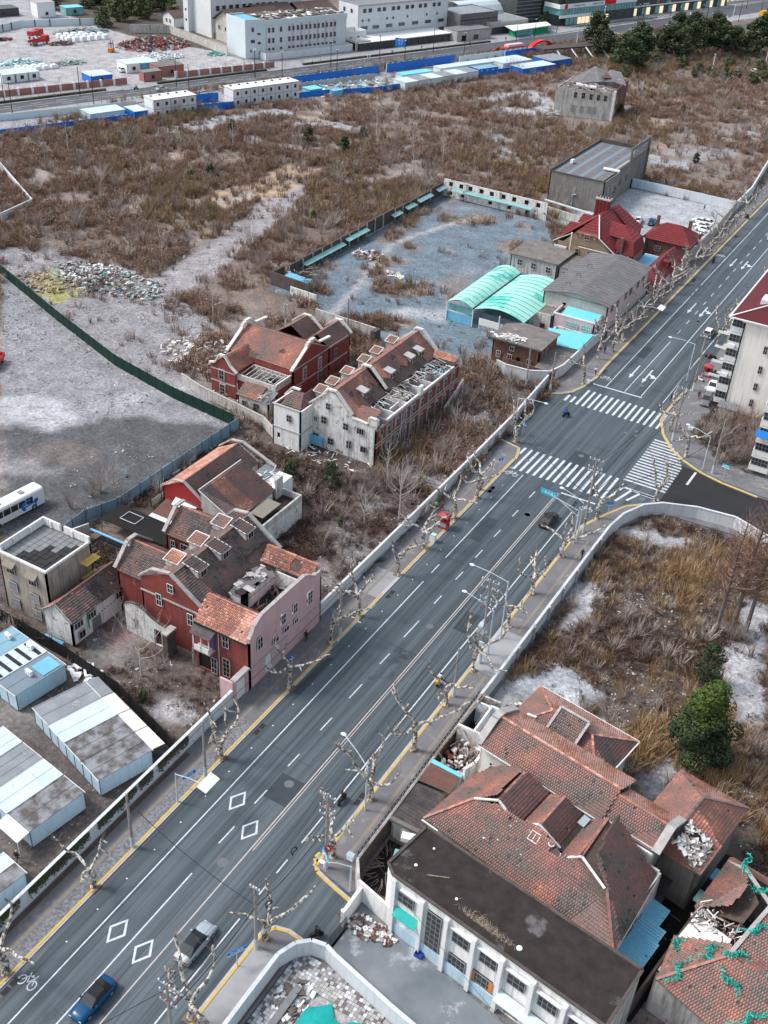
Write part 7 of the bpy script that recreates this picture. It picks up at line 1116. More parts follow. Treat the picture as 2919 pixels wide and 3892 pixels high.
 Vd=thing('viaduct','dark flat canopy on leaning white columns behind the brushwood','structure',(215,-35,0));MB().M('dark wall').prism([(196,-18),(240,-24),(262,-34),(262,-40),(236,-30),(196,-24)],3.6,4.2).build('deck',Vd)
 for i in range(7):x=203+i*7.5;MB().M('white trim').tube([(x,-24-i*1.6,3.8),(x-1,-31-i*1.6,0)],.28,6).build('column',Vd)
mall()
def shed_strip():
 def cab(x0,y0,x1,y1,h,m,rm,label,wins=({},{},{},{}),cat='cabin',name='site_cabin'):
  R=thing(name,label,cat,((x0+x1)/2,(y0+y1)/2,0));walls4(R,x0,y0,x1,y1,0,h,m,wins);MB().M(rm).box(x0-.15,y0-.15,h,x1+.15,y1+.15,h+.14).build('roof',R);return R
 for k,(x0,x1,n,lb)in enumerate(((12.8,28.5,5,'shorter two-storey white container block behind the blue hoarding'),(42.6,69.3,8,'longer two-storey white container block behind the blue hoarding'))):
  R=thing('container_block',lb,'cabin',((x0+x1)/2,-25,0));w=(x1-x0)/n;y0,y1=-28.5,-22.6
  for i in range(n):
   for j in range(2):
    u=group_empty('container',R);xa,xb=x0+i*w+.03,x0+(i+1)*w-.03;za=.1+j*2.75;side_=MB();walls4(u,xa,y0,xb,y1,za,za+2.6,'factory white',([(w/2,.75 if j else.8,za+.9,1.1,'dark')],{},{},{}),t=.1);MB().M('coping stone').box(xa,y0-.03,za+2.6,xb,y1,za+2.7).build('rail',u)
   MB().M('white paint').box(x0+i*w,y0-.2,5.65,x0+(i+1)*w,y1+.2,5.8).build('roof_panel',R);MB().M('dark steel').box(x0+(i+.4)*w,y1-2,5.8,x0+(i+.6)*w,y1-1.4,6.1).build('vent',R)
# hoardings and low sheds
 def hoard(pts,h,m,label,step=3):return sweep_wall('hoarding',label,pts,h,.1,m,posts_every=step,post='container wall')
 hoard([(-80,-4),(15,-13)],2,'factory blue white','long white hoarding at the left along the avenue');hoard([(-60,-21),(-35,-23),(11,-26)],1.6,'blue steel','low deep blue hoarding along the brushwood at the left')
 hoard([(28.8,-18),(42.4,-19.5)],3,'blue steel','blue hoarding between the two white container blocks');hoard([(28.5,-27.5),(42.6,-29)],2.2,'blue steel','lower blue fence between the two white container blocks');hoard([(69.5,-12.5),(118,-12.2)],3,'blue steel','tall blue hoarding along the avenue after the container block');hoard([(122,-12.5),(158,-11.5)],3.2,'blue steel','tall blue hoarding along the avenue before the crossroads');hoard([(69.5,-28.5),(77,-29),(100,-34.5),(140,-33.5),(170,-34),(200,-36)],1.9,'blue steel','blue fence between the cabins and the brushwood');hoard([(160,-12.5),(198,-12)],2.5,'factory blue white','white hoarding near the red arch');hoard([(184,-14),(205,-14)],2.6,'blue steel','blue hoarding beside the red arch')
 hoard([(72,-17),(112,-17.5)],1.8,'pale render','grey inner fence behind the tall blue hoarding')
 cab(-6,-22.5,6,-16,2.3,'container wall','container roof white','low pale cabin at the left with torn sheeting');cab(7,-27,11.5,-20,2.5,'blue steel','container roof white','small blue cabin beside the shorter container block');cab(74,-28.5,79.5,-24,2.2,'light blue steel','turquoise roof','small turquoise roofed cabin beside the longer container block');cab(81,-33,85,-30.5,2,'light blue steel','light blue steel','blue door cabin in the long blue fence')
 for i in range(6):cab(110+i*6.4,-37.4+i*.35,116.2+i*6.4,-30.6+i*.3,2.7,'factory blue white','container roof grey' if i%2 else 'container roof white',['first long cabin roof after the broken gate','second long cabin roof in the row','third cabin in the row, grey roof','fourth cabin in the row, paler roof','fifth cabin in the row under bare twigs','last cabin of the long row'][i])
 cab(137,-26.5,165,-22,2.8,'factory white','container roof white','long narrow white cabin nearest the avenue');cab(118,-26.5,133,-22.5,2.3,'container wall','turquoise roof','pale blue low shed behind the blue hoarding');cab(152,-32,162,-27,2.2,'blue steel','roof steel blue','blue roofed cabin past the long row');cab(166,-31,182,-22,2.8,'factory blue white','container roof white','white roofed cabin at the end of the sheds');cab(168,-40,186,-33,2.4,'blue steel','container roof white','blue walled cabin with white roof near the brushwood');cab(188,-36,200,-26,2.6,'blue steel','container roof grey','cabin with blue wall closest to the red arch')
 b=MB();rs=random.Random(6)
 for i in range(130):b.M(rs.choice(['plastic white','white paint','coping stone','turquoise roof'])).cbox((rs.uniform(78,110),rs.uniform(-31,-19),rs.random()*.7),rs.uniform(.5,2.2),rs.uniform(.4,1.4),.2,rs.random()*6,rs.gauss(0,.3))
 tag(stuff(b.build('builders_rubbish')),'white builders rubbish heaped inside the blue hoardings','rubbish')
# scrap yard
 for i,(x0,y0,x1,y1,h,m,rm,lb)in enumerate(((-10,34,-5.5,41.5,2.7,'factory white','container roof white','first white site cabin beside the brick panelled wall'),(-5.2,34,-.8,41,2.7,'factory white','container roof white','middle white site cabin beside the brick panelled wall'),(-.6,34,3.4,40.5,2.7,'factory white','container roof white','last white site cabin of the three'),(16,20,24,27.5,2.6,'blue steel','container roof white','blue and white cabin beside the brick wall'),(34.5,29,40,37,3,'white paint','container roof white','white cabin beside the yard gate'),(40.2,28.5,47,37,3,'light blue steel','container roof white','bright blue site office with white roof at the yard gate'),(42,19,52,26.5,3.4,'brick panel','dirty roof','pink brick gate lodge with cluttered flat roof'),(33.5,14.8,40.5,18.4,3.2,'brick panel','slab grey','small pink brick booth at the yard gate'),(49,134,57,141,5.8,'white paint','coping stone','plain white block building in the far forecourt'),(30,142,44,150,3,'dark wall','mall dark','dark shop cabin in the far forecourt'),(62,134,70,140,3,'cyan glass','turquoise roof','teal roofed kiosk in the far forecourt'))):cab(x0,y0,x1,y1,h,m,rm,lb,({0:[]}.get(1,[((x1-x0)/2,1.2,.9,1.2,'dark')]),{},{},{}))
 rs=random.Random(11)
 def heap(name,label,cat,x,y,rx,ry,h,n,ms,L=(.6,2.4),flat=.2):
  b=MB()
  for i in range(n):
   a=rs.random()*6.28;q=math.sqrt(rs.random());z=h*(1-q)*rs.random()+.15;b.M(rs.choice(ms)).cbox((x+rx*q*math.cos(a),y+ry*q*math.sin(a),z),rs.uniform(*L),rs.uniform(.2,.7),rs.uniform(.1,.4),rs.random()*6,rs.gauss(0,flat))
  tag(stuff(b.build(name)),label,cat)
 heap('scrap_heap','large rusty brown scrap heap in the middle of the yard','scrap heap',66,66,15,11,4,420,('corrugated rust','brown roof','timber','truck red','dark steel','coping stone'),(.8,3.2),.5);heap('scrap_heap','pale heap of plasterboard in front of the rusty scrap','scrap heap',58,47,10,6,2,240,('white paint','container wall','plastic white','timber pale'),(.6,2.5),.4);heap('net_heap','bright green netting heap near the brick wall','netting',80,42,4,3,1.4,50,('turquoise net','cyan glass'),(.5,2))
 heap('timber_pile','dark timber pile beside the excavator','timber',35,83,5,3,1.6,90,('timber','brown roof'),(.8,2));heap('scrap_heap','heap of white sheets in the left of the yard','scrap heap',8,60,8,4,1.2,120,('white paint','container wall','cyan glass'),(1,4));heap('scrap_heap','grey planks and netting left of centre in the yard','scrap heap',22,52,8,3,1,110,('timber','grey timber','cyan glass','coping stone'),(1,3.5));heap('scrap_heap','red machinery parts along the back left of the yard','scrap heap',10,100,12,4,2,150,('truck red','dark steel','corrugated rust'),(1,4));heap('scrap_heap','row of metal sections along the back wall','scrap heap',52,100,12,4,1.6,150,('cyan glass','grey steel','white paint','timber'),(2,6),.1)
 for i in range(16):x=38+(i%6)*3.2;y=84+(i//6)*4;tag(MB().M('plastic white').box(x,y,0,x+2,y+2.4,1.5).box(x+.1,y+.1,1.5,x+1.9,y+2.3,1.7).build('wrapped_pallet'),'white wrapped pallet stacked in the middle of the yard','pallet','wrapped pallets in the scrap yard')
 for i in range(9):x=2+(i%5)*3;y=47+(i//5)*3;tag(MB().M('plastic white').box(x,y,0,x+2.2,y+2,1.1).box(x+.2,y+.2,1.1,x+2,y+1.8,1.25).build('bale'),'white bale in the rows near the site cabins','bale','white bales in the scrap yard')
shed_strip()
frame()
# ================================================================ container village, lower left
def container(x0,y0,x1,y1,roofs,label,z=2.5,rot=0):
 R=thing('site_container',label,'container',((x0+x1)/2,(y0+y1)/2,0),rot)if not rot else None
 if R is None:return
 w=MB();walls4(R,x0,y0,x1,y1,.1,z,'container wall',({},[],{},[(1.3,.9,1,1.1,'dark'),((y1-y0)*.72,.9,1,1.1,'dark')]),t=.08);b=MB().M('slab black');
 for x in(x0,(x0+x1)/2,x1):b.box(x-.05,y0-.03,.1,x+.05,y0-.005,z)
 b.build('joint',R);n=len(roofs);b=MB()
 for i,m in enumerate(roofs):
  xa,xb=mix(x0,x1,i/n),mix(x0,x1,(i+1)/n);b=MB().M(m).box(xa-.1 if i==0 else xa,y0-.12,z,xb,y1+.12,z+.08);k=int((xb-xa)/1.0)
  for j in range(k):xx=xa+(xb-xa)*j/max(1,k);b.box(xx,y0-.1,z+.08,xx+.06,y1+.1,z+.12)
  b.build('roof_panel',R)
 [MB().M('white trim').beam((x0-.1,y,z),(x1+.1,y,z),.06,.14).build('roof_rail',R)for y in(y0-.14,y1+.14)];return R
W_='container roof white';G_='container roof grey';Dk='container roof dirty'
frame(-77.8,61,R_(-16.5))
for i,(rf_,lb)in enumerate((([G_,G_],'grey roofed site container at the far left of the row under the black net fence'),([W_,W_],'pale roofed site container second in the row by the black net fence'),([Dk,Dk],'dirty roofed site container third in the row by the black net fence'),([Dk,Dk],'soot stained end container of the row nearest the ivy wall'))):
 R=container(i*3.63,0,(i+1)*3.63-.04,6.7,rf_,lb);MB().M('cream wall' if i else G_).slab([(i*3.63,6.85,2.62),(i*3.63+3.5,6.85,2.62),(i*3.63+3.5,8.5,2.45),(i*3.63,8.5,2.45)],.07).build('awning',R)
frame(-79.5,50,R_(-8.5))
for i,(rf_,lb)in enumerate((([W_],'pale roofed site container at the left edge, lower row'),([G_],'dull grey roofed site container in the lower row'),([W_,W_],'ribbed white roofed site container in the lower row'),([Dk,Dk],'brown stained site container at the end of the lower row'))):
 R=container(i*3.65,0,(i+1)*3.65-.04,6.9,rf_,lb)
b=MB().M(W_).slab([(10.9,-1.6,2.3),(14.6,-1.6,2.3),(14.6,-.1,2.6),(10.9,-.1,2.6)],.07);b.M('white paint');[b.tube([(x,-1.5,0),(x,-1.5,2.3)],.04,5)for x in(11,14.5)];tag(b.build('porch_roof'),'white sheet porch roof on thin posts at the stained container','porch')
frame(-70,38,R_(-8));container(0,-1,3.6,7.0,[W_,W_],'streaky white site container in the bottom left corner')if 0 else None
container(3.7,0,7.4,7.0,[W_,Dk],'streaky white site container in the bottom left corner')
frame(-91.6,62.8,R_(-8))
for i,(rf_,lb)in enumerate((('roof steel blue',"blue grey roofed site container with an air conditioner on top"),('stripe',"white site container with black striped roof"),('roof steel slate',"site container with slate and sky blue roof patches"))):
 R=container(i*3.6,0,(i+1)*3.6-.04,7.1,[rf_ if rf_!='stripe' else W_]*2,lb)
 if i==1:
  for k in range(5):MB().M('slab black').box(3.9,.5+k*1.4,2.62,6.9,1.0+k*1.4,2.64).build('stripe',R)
 if i==2:MB().M('light blue steel').box(8,4.2,2.63,10.4,6.8,2.66).build('blue_patch',R)
for x,y,lb in((1.6,5.6,'white air conditioner box on the blue grey container roof'),(5.2,6.2,'white air conditioner box on the striped container roof'),(9,3.2,'white air conditioner box on the slate container roof')):
 A_=thing('air_conditioner',lb,'air conditioner',(x,y,2.65));MB().M('plastic white').box(x-.5,y-.2,2.66,x+.5,y+.2,3.35).build('casing',A_);MB().M('grey steel').cyl((x,y-.21,3),.2,.02,10).build('fan',A_)
frame()
# ================================================================ fences
def netfence(name,label,pts,h,m,cat='fence',thick=.06,post='dark steel',step=2.6,corrug=False):
 R=thing(name,label,cat,(*pts[0],0))
 for p,q in zip(pts,pts[1:]):
  L=math.dist(p,q);k=max(1,round(L/step))
  for j in range(k):
   a=Vector((mix(p[0],q[0],j/k),mix(p[1],q[1],j/k),0));c=Vector((mix(p[0],q[0],(j+1)/k),mix(p[1],q[1],(j+1)/k),0));b=MB().M(m);b.beam(a,c,thick,h);
   if corrug:
    d=(c-a).normalized();n=int((c-a).length/.35)
    for s in range(n):t_=a+d*(.35*s+.1);b.cbox((t_.x,t_.y,h/2),.12,.14,h,math.atan2(d.y,d.x))
   b.build('fence_panel',R);MB().M(post).cbox((a.x,a.y,h/2+.05),.1,.16,h+.1,math.atan2(c.y-a.y,c.x-a.x)).build('fence_post',R)
 return R
netfence('net_fence','long dark green net fence running diagonally across the rubble ground',[(-190,157.8),(-182.7,154.7),(-155,144),(-132.8,136),(-116,132.4),(-101.2,130.7)],2.3,'green net')
netfence('net_fence','black green net fence between the container yard and the old houses',[(-108,74),(-95.5,72),(-82.8,71.2),(-73,69.9),(-63,66.8),(-61,66)],2.1,'dark opening',post='green net')
netfence('steel_fence','pale blue corrugated steel fence behind the tiled houses',[(-100,130.6),(-100,100),(-101.8,95),(-101.5,86.5)],2.2,'fence steel',corrug=True,thick=.05)
sweep_wall('rubble_wall','old grey wall with plants at the foot of the brick villa',[(-118.5,137.8),(-113,136.1),(-97,133.4),(-93,131)],1.9,.25,'dirty plaster',cap='coping stone')
sweep_wall('field_wall','white wall corner at the left edge of the brushwood',[(-240,208),(-208.9,190.2),(-207,178)],1.8,.25,'wall white')
netfence('rail_fence','light mesh fence on the terrace roof side of the red gable house',[(-96.5,103.5),(-96.5,118)],1.2,'pale render')
# ================================================================ pavement furniture
def pole(c,u,v,h,label,group,kind='concrete',**k):
 p=at(c,u,v,.12)if c else Vector((u,v,.12));m={'concrete':'pole concrete','white':'pole white','black':'dark steel'}[kind];R=thing('utility_pole' if kind=='concrete' else 'street_pole',label,'pole',p,0,group)
 MB().M(m).tube([(p.x,p.y,.1),(p.x+random.gauss(0,.05),p.y,h)],[.2 if kind!='black' else.14,.12 if kind!='black' else.08],8).build('shaft',R)
 if kind=='concrete':MB().M('pole white').cyl((p.x,p.y,.1),.225,1.6,10,.215).build('painted_base',R)
 if k.get('band'):b=MB();[b.M(('yellow paint','dark steel')[i%2]).cyl((p.x,p.y,1.9+i*.17),.235,.16,10)for i in range(5)];b.build('warning_band',R)
 for i,z in enumerate(k.get('arms',())):
  l=k.get('al',1.9);b=MB().M('grey steel');b.beam((p.x-l/2,p.y,z),(p.x+l/2,p.y,z),.1,.1);b.build('crossarm',R);b=MB().M('plastic white');[b.cyl((p.x-l/2+.1+j*(l-.2)/3,p.y,z+.1),.07,.28,6)for j in range(4)];b.build('insulator',R)
 if k.get('trans'):
  b=MB().M('grey steel').box(p.x-.9,p.y-.5,5.2,p.x+.9,p.y-.35,5.3);b.M('pole white').box(p.x-.75,p.y-.55,5.3,p.x+.1,p.y+.5,6.5);b.build('transformer',R);b=MB().M('red net');[b.blob((p.x-.9+.36*i,p.y+.2,8.8+random.random()*.8),.12,n=5)for i in range(6)];b.build('red_clamp',R);b=MB().M('pole white').box(p.x-.35,p.y-.4,2.9,p.x+.35,p.y-.15,3.9);b.build('meter_box',R)
 if k.get('red'):b=MB().M('cloth red');[b.blob((p.x-.8+.33*i,p.y+random.gauss(0,.25),h-2.4+random.random()*.8),.11,n=5)for i in range(6)];b.build('red_clamp',R)
 return p,R
def lamp(c,u,v,h,dx,dy,label,kind='white',panel=False):
 p=at(c,u,v,.12)if c else Vector((u,v,.12));R=thing('street_lamp',label,'street lamp',p,0,'street lamps' if not panel else None);m='pole white' if kind=='white' else 'dark steel'
 MB().M(m).tube([(p.x,p.y,.1),(p.x,p.y,h)],[.12,.08],8).build('pole',R);MB().M(m).tube([(p.x,p.y,h-.1),(p.x+dx*.5,p.y+dy*.5,h+.3),(p.x+dx,p.y+dy,h+.35)],[.06,.05,.05],6).build('arm',R)
 if panel:MB().M('sign white').slab([(p.x+dx-.1,p.y+dy-.9,h+.8),(p.x+dx+1.1,p.y+dy-.9,h+.5),(p.x+dx+1.1,p.y+dy+1.5,h+.5),(p.x+dx-.1,p.y+dy+1.5,h+.8)],.12).build('sign_back',R)
 else:MB().M('plastic white').blob((p.x+dx*1.08,p.y+dy*1.08,h+.32),.26,(1.5,1,.5),8,0).build('lamp_head',R)
 return R
P={}
P['a']=pole('c14',930,955,8.3,'leaning concrete pole beside the ivy wall','utility poles')[0];P['b']=pole('c14',1440,460,8.8,'concrete pole behind the arched sign boom','utility poles')[0];P['c']=pole('c12',320,1190,8.4,'concrete pole in front of the pink house corner','utility poles')[0]
P['d']=pole('c15',990,1470,11.5,'tall pole hung with red clamps at the driveway corner','utility poles',arms=(11,9.2,8.2),band=1,red=1)[0];P['e']=pole('c12',1200,1360,13.8,'tallest pole with transformer and striped band on the east pavement','utility poles',arms=(13.4,12.3,10.6,9.8),trans=1,band=1,al=2.4)[0]
P['f']=pole('c13',515,525,13.2,'striped pole with double crossarms before the crossing','utility poles',arms=(13,11.6,11),band=1,al=2.2)[0];P['g']=pole('c16',568,1045,9.5,'pale pole among plane branches south of the driveway','utility poles',arms=(9.2,),al=1.2)[0]
P['h']=pole('c9',430,575,8.2,'concrete pole at the bend of the curved wall','utility poles')[0];P['i']=pole('c9',295,545,8.5,'concrete pole beside the brick hut behind the wall','utility poles')[0];P['j']=pole('c9',1120,850,10.5,'pole with double crossarms on the north east corner','utility poles',arms=(10.2,8.8),al=2.4)[0]
P['k']=pole('c9',1235,570,11.5,'striped leaning pole in front of the apartment block','utility poles',arms=(11.2,),band=1)[0];P['l']=pole('c9',1345,1035,10.5,'concrete pole at the planted corner by the side street','utility poles')[0];P['m']=pole('c16',-10,1900,9.5,'pole hung with red clamps at the bottom edge of the street','utility poles',arms=(9.2,7.9),red=1)[0]if 0 else pole(None,-38.6,38.5,10.5,'pole hung with red clamps at the bottom edge of the street','utility poles',arms=(10.2,8.9,7.6),red=1)[0]
P['n']=pole('c12',1035,1570,8,'bare concrete pole behind the moped on the east side','utility poles')[0];P['o']=pole('c8',860,290,9,'old pole with bent lamp standing behind the brick villas','utility poles')[0];P['p']=pole('c8',507,210,5,'short pole with white insulators behind the west villa','utility poles',arms=(4.6,),al=1)[0]
lamp('c12',1250,1305,7.5,-4.4,1.0,'white street lamp leaning over the road beside the transformer pole');lamp('c12',1330,1200,9.6,-5,.2,'taller white street lamp near the concrete driveway');lamp('c9',225,820,7.5,4.6,.3,'white street lamp on the west kerb north of the crossing');lamp('c9',1290,1015,6.5,-4,1.2,'white street lamp at the planted corner');lamp('c15',1160,1640,4.2,-2.4,-1.2,'short white lamp with control boxes beside the driveway wall');lamp('c13',475,575,7,-3.8,1.3,'white street lamp beside the striped pole before the crossing');lamp(None,-38.4,71,7,-4.2,2.2,'white street lamp reaching over the road near the driveway');lamp('c6',1300,690,8,.8,.6,'tall thin lamp at the corner of the parking court');lamp(None,-90.5,170.5,5,3.4,1.6,'bent flood light on a thin arm behind the long ruin')if 0 else None
lamp('c9',1200,515,8,-4.4,-.6,'white street lamp in front of the apartment block');lamp('c14',1245,640,4.6,3.6,.2,'white sign boom with a tilted panel over the bike lane',panel=True);lamp('c9',905,200,4.6,4.4,.2,'white sign boom with panel over the road by the pink shed',panel=True)
def road_sign(c,u,v,h,w,label,m='sign blue',rz=0,s='路',hh=.5):
 p=at(c,u,v,.12)if c else Vector((u,v,.12));R=thing('street_sign',label,'street sign',p);MB().M('pole white').tube([(p.x,p.y,.1),(p.x,p.y,h)],.045,6).build('post',R);e=Vector((math.cos(rz),math.sin(rz),0));n=Vector((e.y,-e.x,0));b=MB().M(m);b.cbox((p.x,p.y,h+hh/2),w,.06,hh,rz);b.build('board',R);b=MB().M('sign white');b.cbox((p.x,p.y,h-.04),w,.1,.08,rz);b.build('edge',R);txt(s,Vector((p.x,p.y,h+hh/2))+n*.045,hh*.7,(R_(90),0,rz),'sign white','lettering',R);return R
road_sign('c14',1332,555,2.3,1.7,'blue street name plate on a post behind the sign boom',rz=R_(75),s='南市路');road_sign('c16',418,1185,2.3,1.9,'blue street name plate at the bottom south of the driveway',rz=R_(62),s='中山南路');road_sign('c9',145,1030,2.4,.9,'small blue street sign at the south west corner of the crossing',rz=R_(60),s='路');road_sign('c9',1405,1065,2.3,1.5,'turquoise street name plate at the planted corner','sign cyan',R_(-12),s='外马路');road_sign('c9',755,1275,2.2,1,'blue bent sign plate before the crossing',rz=R_(35),s='P');road_sign('c9',275,815,2.1,1.2,'blue plate on the west kerb just north of the crossing','sign blue',R_(-15),s='路');road_sign('c15',990,1500,2.6,1.8,'turquoise street plate at the driveway corner pole','sign cyan',R_(-35),s='南路');road_sign('c12',15,1400,2,.7,'small navy sign beside a plane tree by the pink house',rz=R_(70),s='P')
p=at('c15',1005,1480,.12);R=thing('stop_sign','round dark red stop sign at the driveway corner','stop sign',p);MB().M('pole white').tube([(p.x,p.y,.1),(p.x,p.y,3.4)],.04,6).build('post',R);b=MB().M('booth red');b.tube([(p.x,p.y-.02,3.5),(p.x+.03,p.y-.07,3.53)],.42,14);b.build('board',R);txt('停',Vector((p.x,p.y-.1,3.5)),.45,(R_(90),0,0),'sign white','lettering',R)
# cantilever direction sign by the junction
p=at('c13',455,590,.12);R=thing('direction_sign','turquoise direction sign on a white boom over the lane before the crossing','direction sign',p);MB().M('pole white').tube([(p.x,p.y,.1),(p.x,p.y,6.3)],.13,8).build('pole',R);b=MB().M('pole white');b.tube([(p.x,p.y,5.9),(p.x-5.2,p.y+1,6.4)],.07,6);b.tube([(p.x,p.y,4.9),(p.x-3.6,p.y+.7,6.2)],.05,6);b.build('boom',R);b=MB().M('sign cyan').cbox((p.x-5.4,p.y+1.0,6.5),2.7,.08,.95,R_(-6));b.build('board',R);txt('< 南北路 >',Vector((p.x-5.4,p.y+.92,6.5)),.5,(R_(90),0,R_(-6)),'sign white','lettering',R)
def booth(c,u,v,label):
 p=at(c,u,v,.12);R=thing('phone_booth',label,'phone booth',p);x,y=p.x,p.y;b=MB().M('booth red');
 for a in(-.65,.65):
  for d_ in(-.5,.5):b.box(x+a-.06,y+d_-.06,.1,x+a+.06,y+d_+.06,2.3)
 b.box(x-.68,y-.55,.1,x+.68,y+.55,.3);b.box(x-.68,y+.48,.3,x+.68,y+.54,2.2);b.build('frame',R);b=MB().M('booth red').slab([(x-.9,y-.75,2.3),(x+.9,y-.75,2.3),(x+.9,y+.75,2.3),(x-.9,y+.75,2.3)],.12);b.prism([(x-.88,y-.72),(x+.88,y-.72),(x+.88,y+.72),(x-.88,y+.72)],2.3,2.4);
 for q in([(-.9,-.75),(.9,-.75)],[(.9,-.75),(.9,.75)],[(.9,.75),(-.9,.75)],[(-.9,.75),(-.9,-.75)]):b.poly([(x+q[0][0],y+q[0][1],2.4),(x+q[1][0],y+q[1][1],2.4),(x,y,2.95)])
 b.build('roof',R);MB().M('glass pale').box(x-.6,y-.5,.5,x+.6,y-.48,1.2).build('pane',R);MB().M('slab black').box(x-.2,y+.3,1,x+.2,y+.46,1.7).build('telephone',R)
booth('c12',972,505,'pink red phone booth with pyramid roof near the white wall');booth('c9',1312,490,'maroon phone booth beside parked scooters near the apartment block')
for c,u,v,lb,s in(('c12',903,590,'white cabinet on the pavement beside the red phone booth',(.9,.6,1.2)),('c12',1195,1300,'pale cabinet at the foot of the transformer pole',(.5,.4,1.2)),('c9',1222,790,'low white box on the north east corner pavement',(.9,.6,.4)),('c9',648,520,'low white box near the crossing kerb on the west side',(.7,.4,.3)),('c15',1160,1500,'pair of white control boxes on a pole beside the driveway wall',(.7,.5,.7))):
 p=at(c,u,v,.12);z=2.2 if 'control' in lb else.12;R=thing('cabinet',lb,'cabinet',p);MB().M('plastic white').box(p.x-s[0]/2,p.y-s[1]/2,z,p.x+s[0]/2,p.y+s[1]/2,z+s[2]).build('body',R);MB().M('container wall').box(p.x-s[0]/2-.04,p.y-s[1]/2-.04,z+s[2],p.x+s[0]/2+.04,p.y+s[1]/2+.04,z+s[2]+.06).build('lid',R)
p=at('c19',470,1040,.02);R=thing('plastic_crate','blue plastic crate lying in the concrete yard under the awning','crate',p);b=MB().M('cloth blue');x,y=p.x,p.y;b.box(x-.4,y-.3,.03,x+.4,y+.3,.08);[b.box(*q)for q in((x-.4,y-.3,.08,x+.4,y-.25,.45),(x-.4,y+.25,.08,x+.4,y+.3,.45),(x-.4,y-.25,.08,x-.35,y+.25,.45),(x+.35,y-.25,.08,x+.4,y+.25,.45))];b.build('shell',R)
# far lamps along the avenue
for i,(c,u,v,h)in enumerate((('c1',505,600,9.5),('c1',78,712,9.5),('c1',30,655,9.5),('c1',592,655,9.5),('c1',1113,545,9.5),('c1',1193,580,9.5),('c1',1607,480,9.5),('c2',115,487,9.5),('c2',286,495,9.5),('c2',592,425,9.5),('c2',630,480,9.5),('c2',900,370,9.5),('c2',1056,415,9.5),('c2',1238,325,9.5),('c2',1430,360,9.5),('c3',95,295,9.5),('c3',213,235,8),('c3',350,205,9),('c3',500,320,10),('c3',640,165,9),('c3',850,150,9),('c3',880,145,9),('c3',1035,195,10),('c3',1100,165,9),('c3',1280,110,8),('y2',605,60,9),('y2',480,170,9),('y2',745,150,10),('y2',800,60,8),('y2',900,90,8))):
 p=at(c,u,v,.1);R=thing('street_lamp','slim black lamp post along the far avenue','street lamp',p,0,'black lamp posts of the far avenue');MB().M('dark steel').tube([(p.x,p.y,0),(p.x,p.y,h)],[.16,.1],5).build('shaft',R);MB().M('plastic white').box(p.x-.1,p.y-.8,h-.1,p.x+.1,p.y+.8,h).build('lamp_head',R)
for i,(c,u,v,h)in enumerate((('c3',468,310,9),('c3',635,165,9),('c3',1160,190,7),('c3',1212,200,7),('c3',1300,175,7),('c3',1395,165,5),('y2',390,210,8),('y2',650,190,5),('y2',700,150,8),('y2',930,460,7),('y2',560,500,7))):
 p=at(c,u,v,.1);R=thing('street_pole','white mast beside the far crossroads','pole',p,0,'white masts at the far crossroads');MB().M('sign white').tube([(p.x,p.y,0),(p.x,p.y,h)],[.2,.13],5).build('shaft',R);MB().M('sign white').box(p.x-.3,p.y-.2,h-.2,p.x+.3,p.y+.2,h).build('cap',R)
p=at('c2',1056,415,.1);frame();R=thing('direction_sign','blue direction board on the far avenue before the white factory','direction sign',(p.x,p.y,0));a=TROT-R_(90);MB().M('sign blue').cbox((p.x-2.6,p.y+.6,8.2),4.4,.15,3.2,R_(10)).build('board',R);MB().M('dark steel').tube([(p.x,p.y,0),(p.x,p.y,9.4),(p.x-4,p.y,9.5)],.1,5).build('post',R);txt('南北\n< >',Vector((p.x-2.6,p.y+.48,8.4)),1.2,(R_(90),0,R_(10)),'sign white','lettering',R)
# wires
def wire(p,q,zp,zq,sag=.5,r=.022,label='black cable slung along the east side of the road',group='overhead wires',m='wire'):
 a=Vector((p[0],p[1],zp));c=Vector((q[0],q[1],zq));n=14;pts=[]
 for i in range(n+1):t_=i/n;w_=a.lerp(c,t_);w_.z-=sag*4*t_*(1-t_);pts.append(w_)
 o=MB().M(m).tube(pts,r,4,False).build('overhead_wire');tag(o,label,'cable',group)
seq=['m','g','d','e','f','j','k'];nm={'m':'bottom edge','g':'pale pole','d':'red clamp pole','e':'transformer pole','f':'striped pole','j':'corner pole','k':'apartment pole'}
for a,c in zip(seq,seq[1:]):
 for k,(dx,z)in enumerate(((-.9,-.3),(-.3,-.3),(.3,-.3),(.9,-.3),(-.7,-1.6),(.7,-1.6))):
  za={'m':10.5,'g':9.5,'d':11.5,'e':13.6,'f':13,'j':10.2,'k':11.2};wire((P[a].x+dx,P[a].y),(P[c].x+dx,P[c].y),za[a]+z,za[c]+z,.5,.02,f'thin wire, {nm[a]} to {nm[c]}',f'wires {nm[a]} to {nm[c]}')
 wire((P[a].x,P[a].y),(P[c].x,P[c].y),6.6,6.6 if c!='f' else 7,.7,.045,f'thick black cable bundle from the {nm[a]} to the {nm[c]}',None)
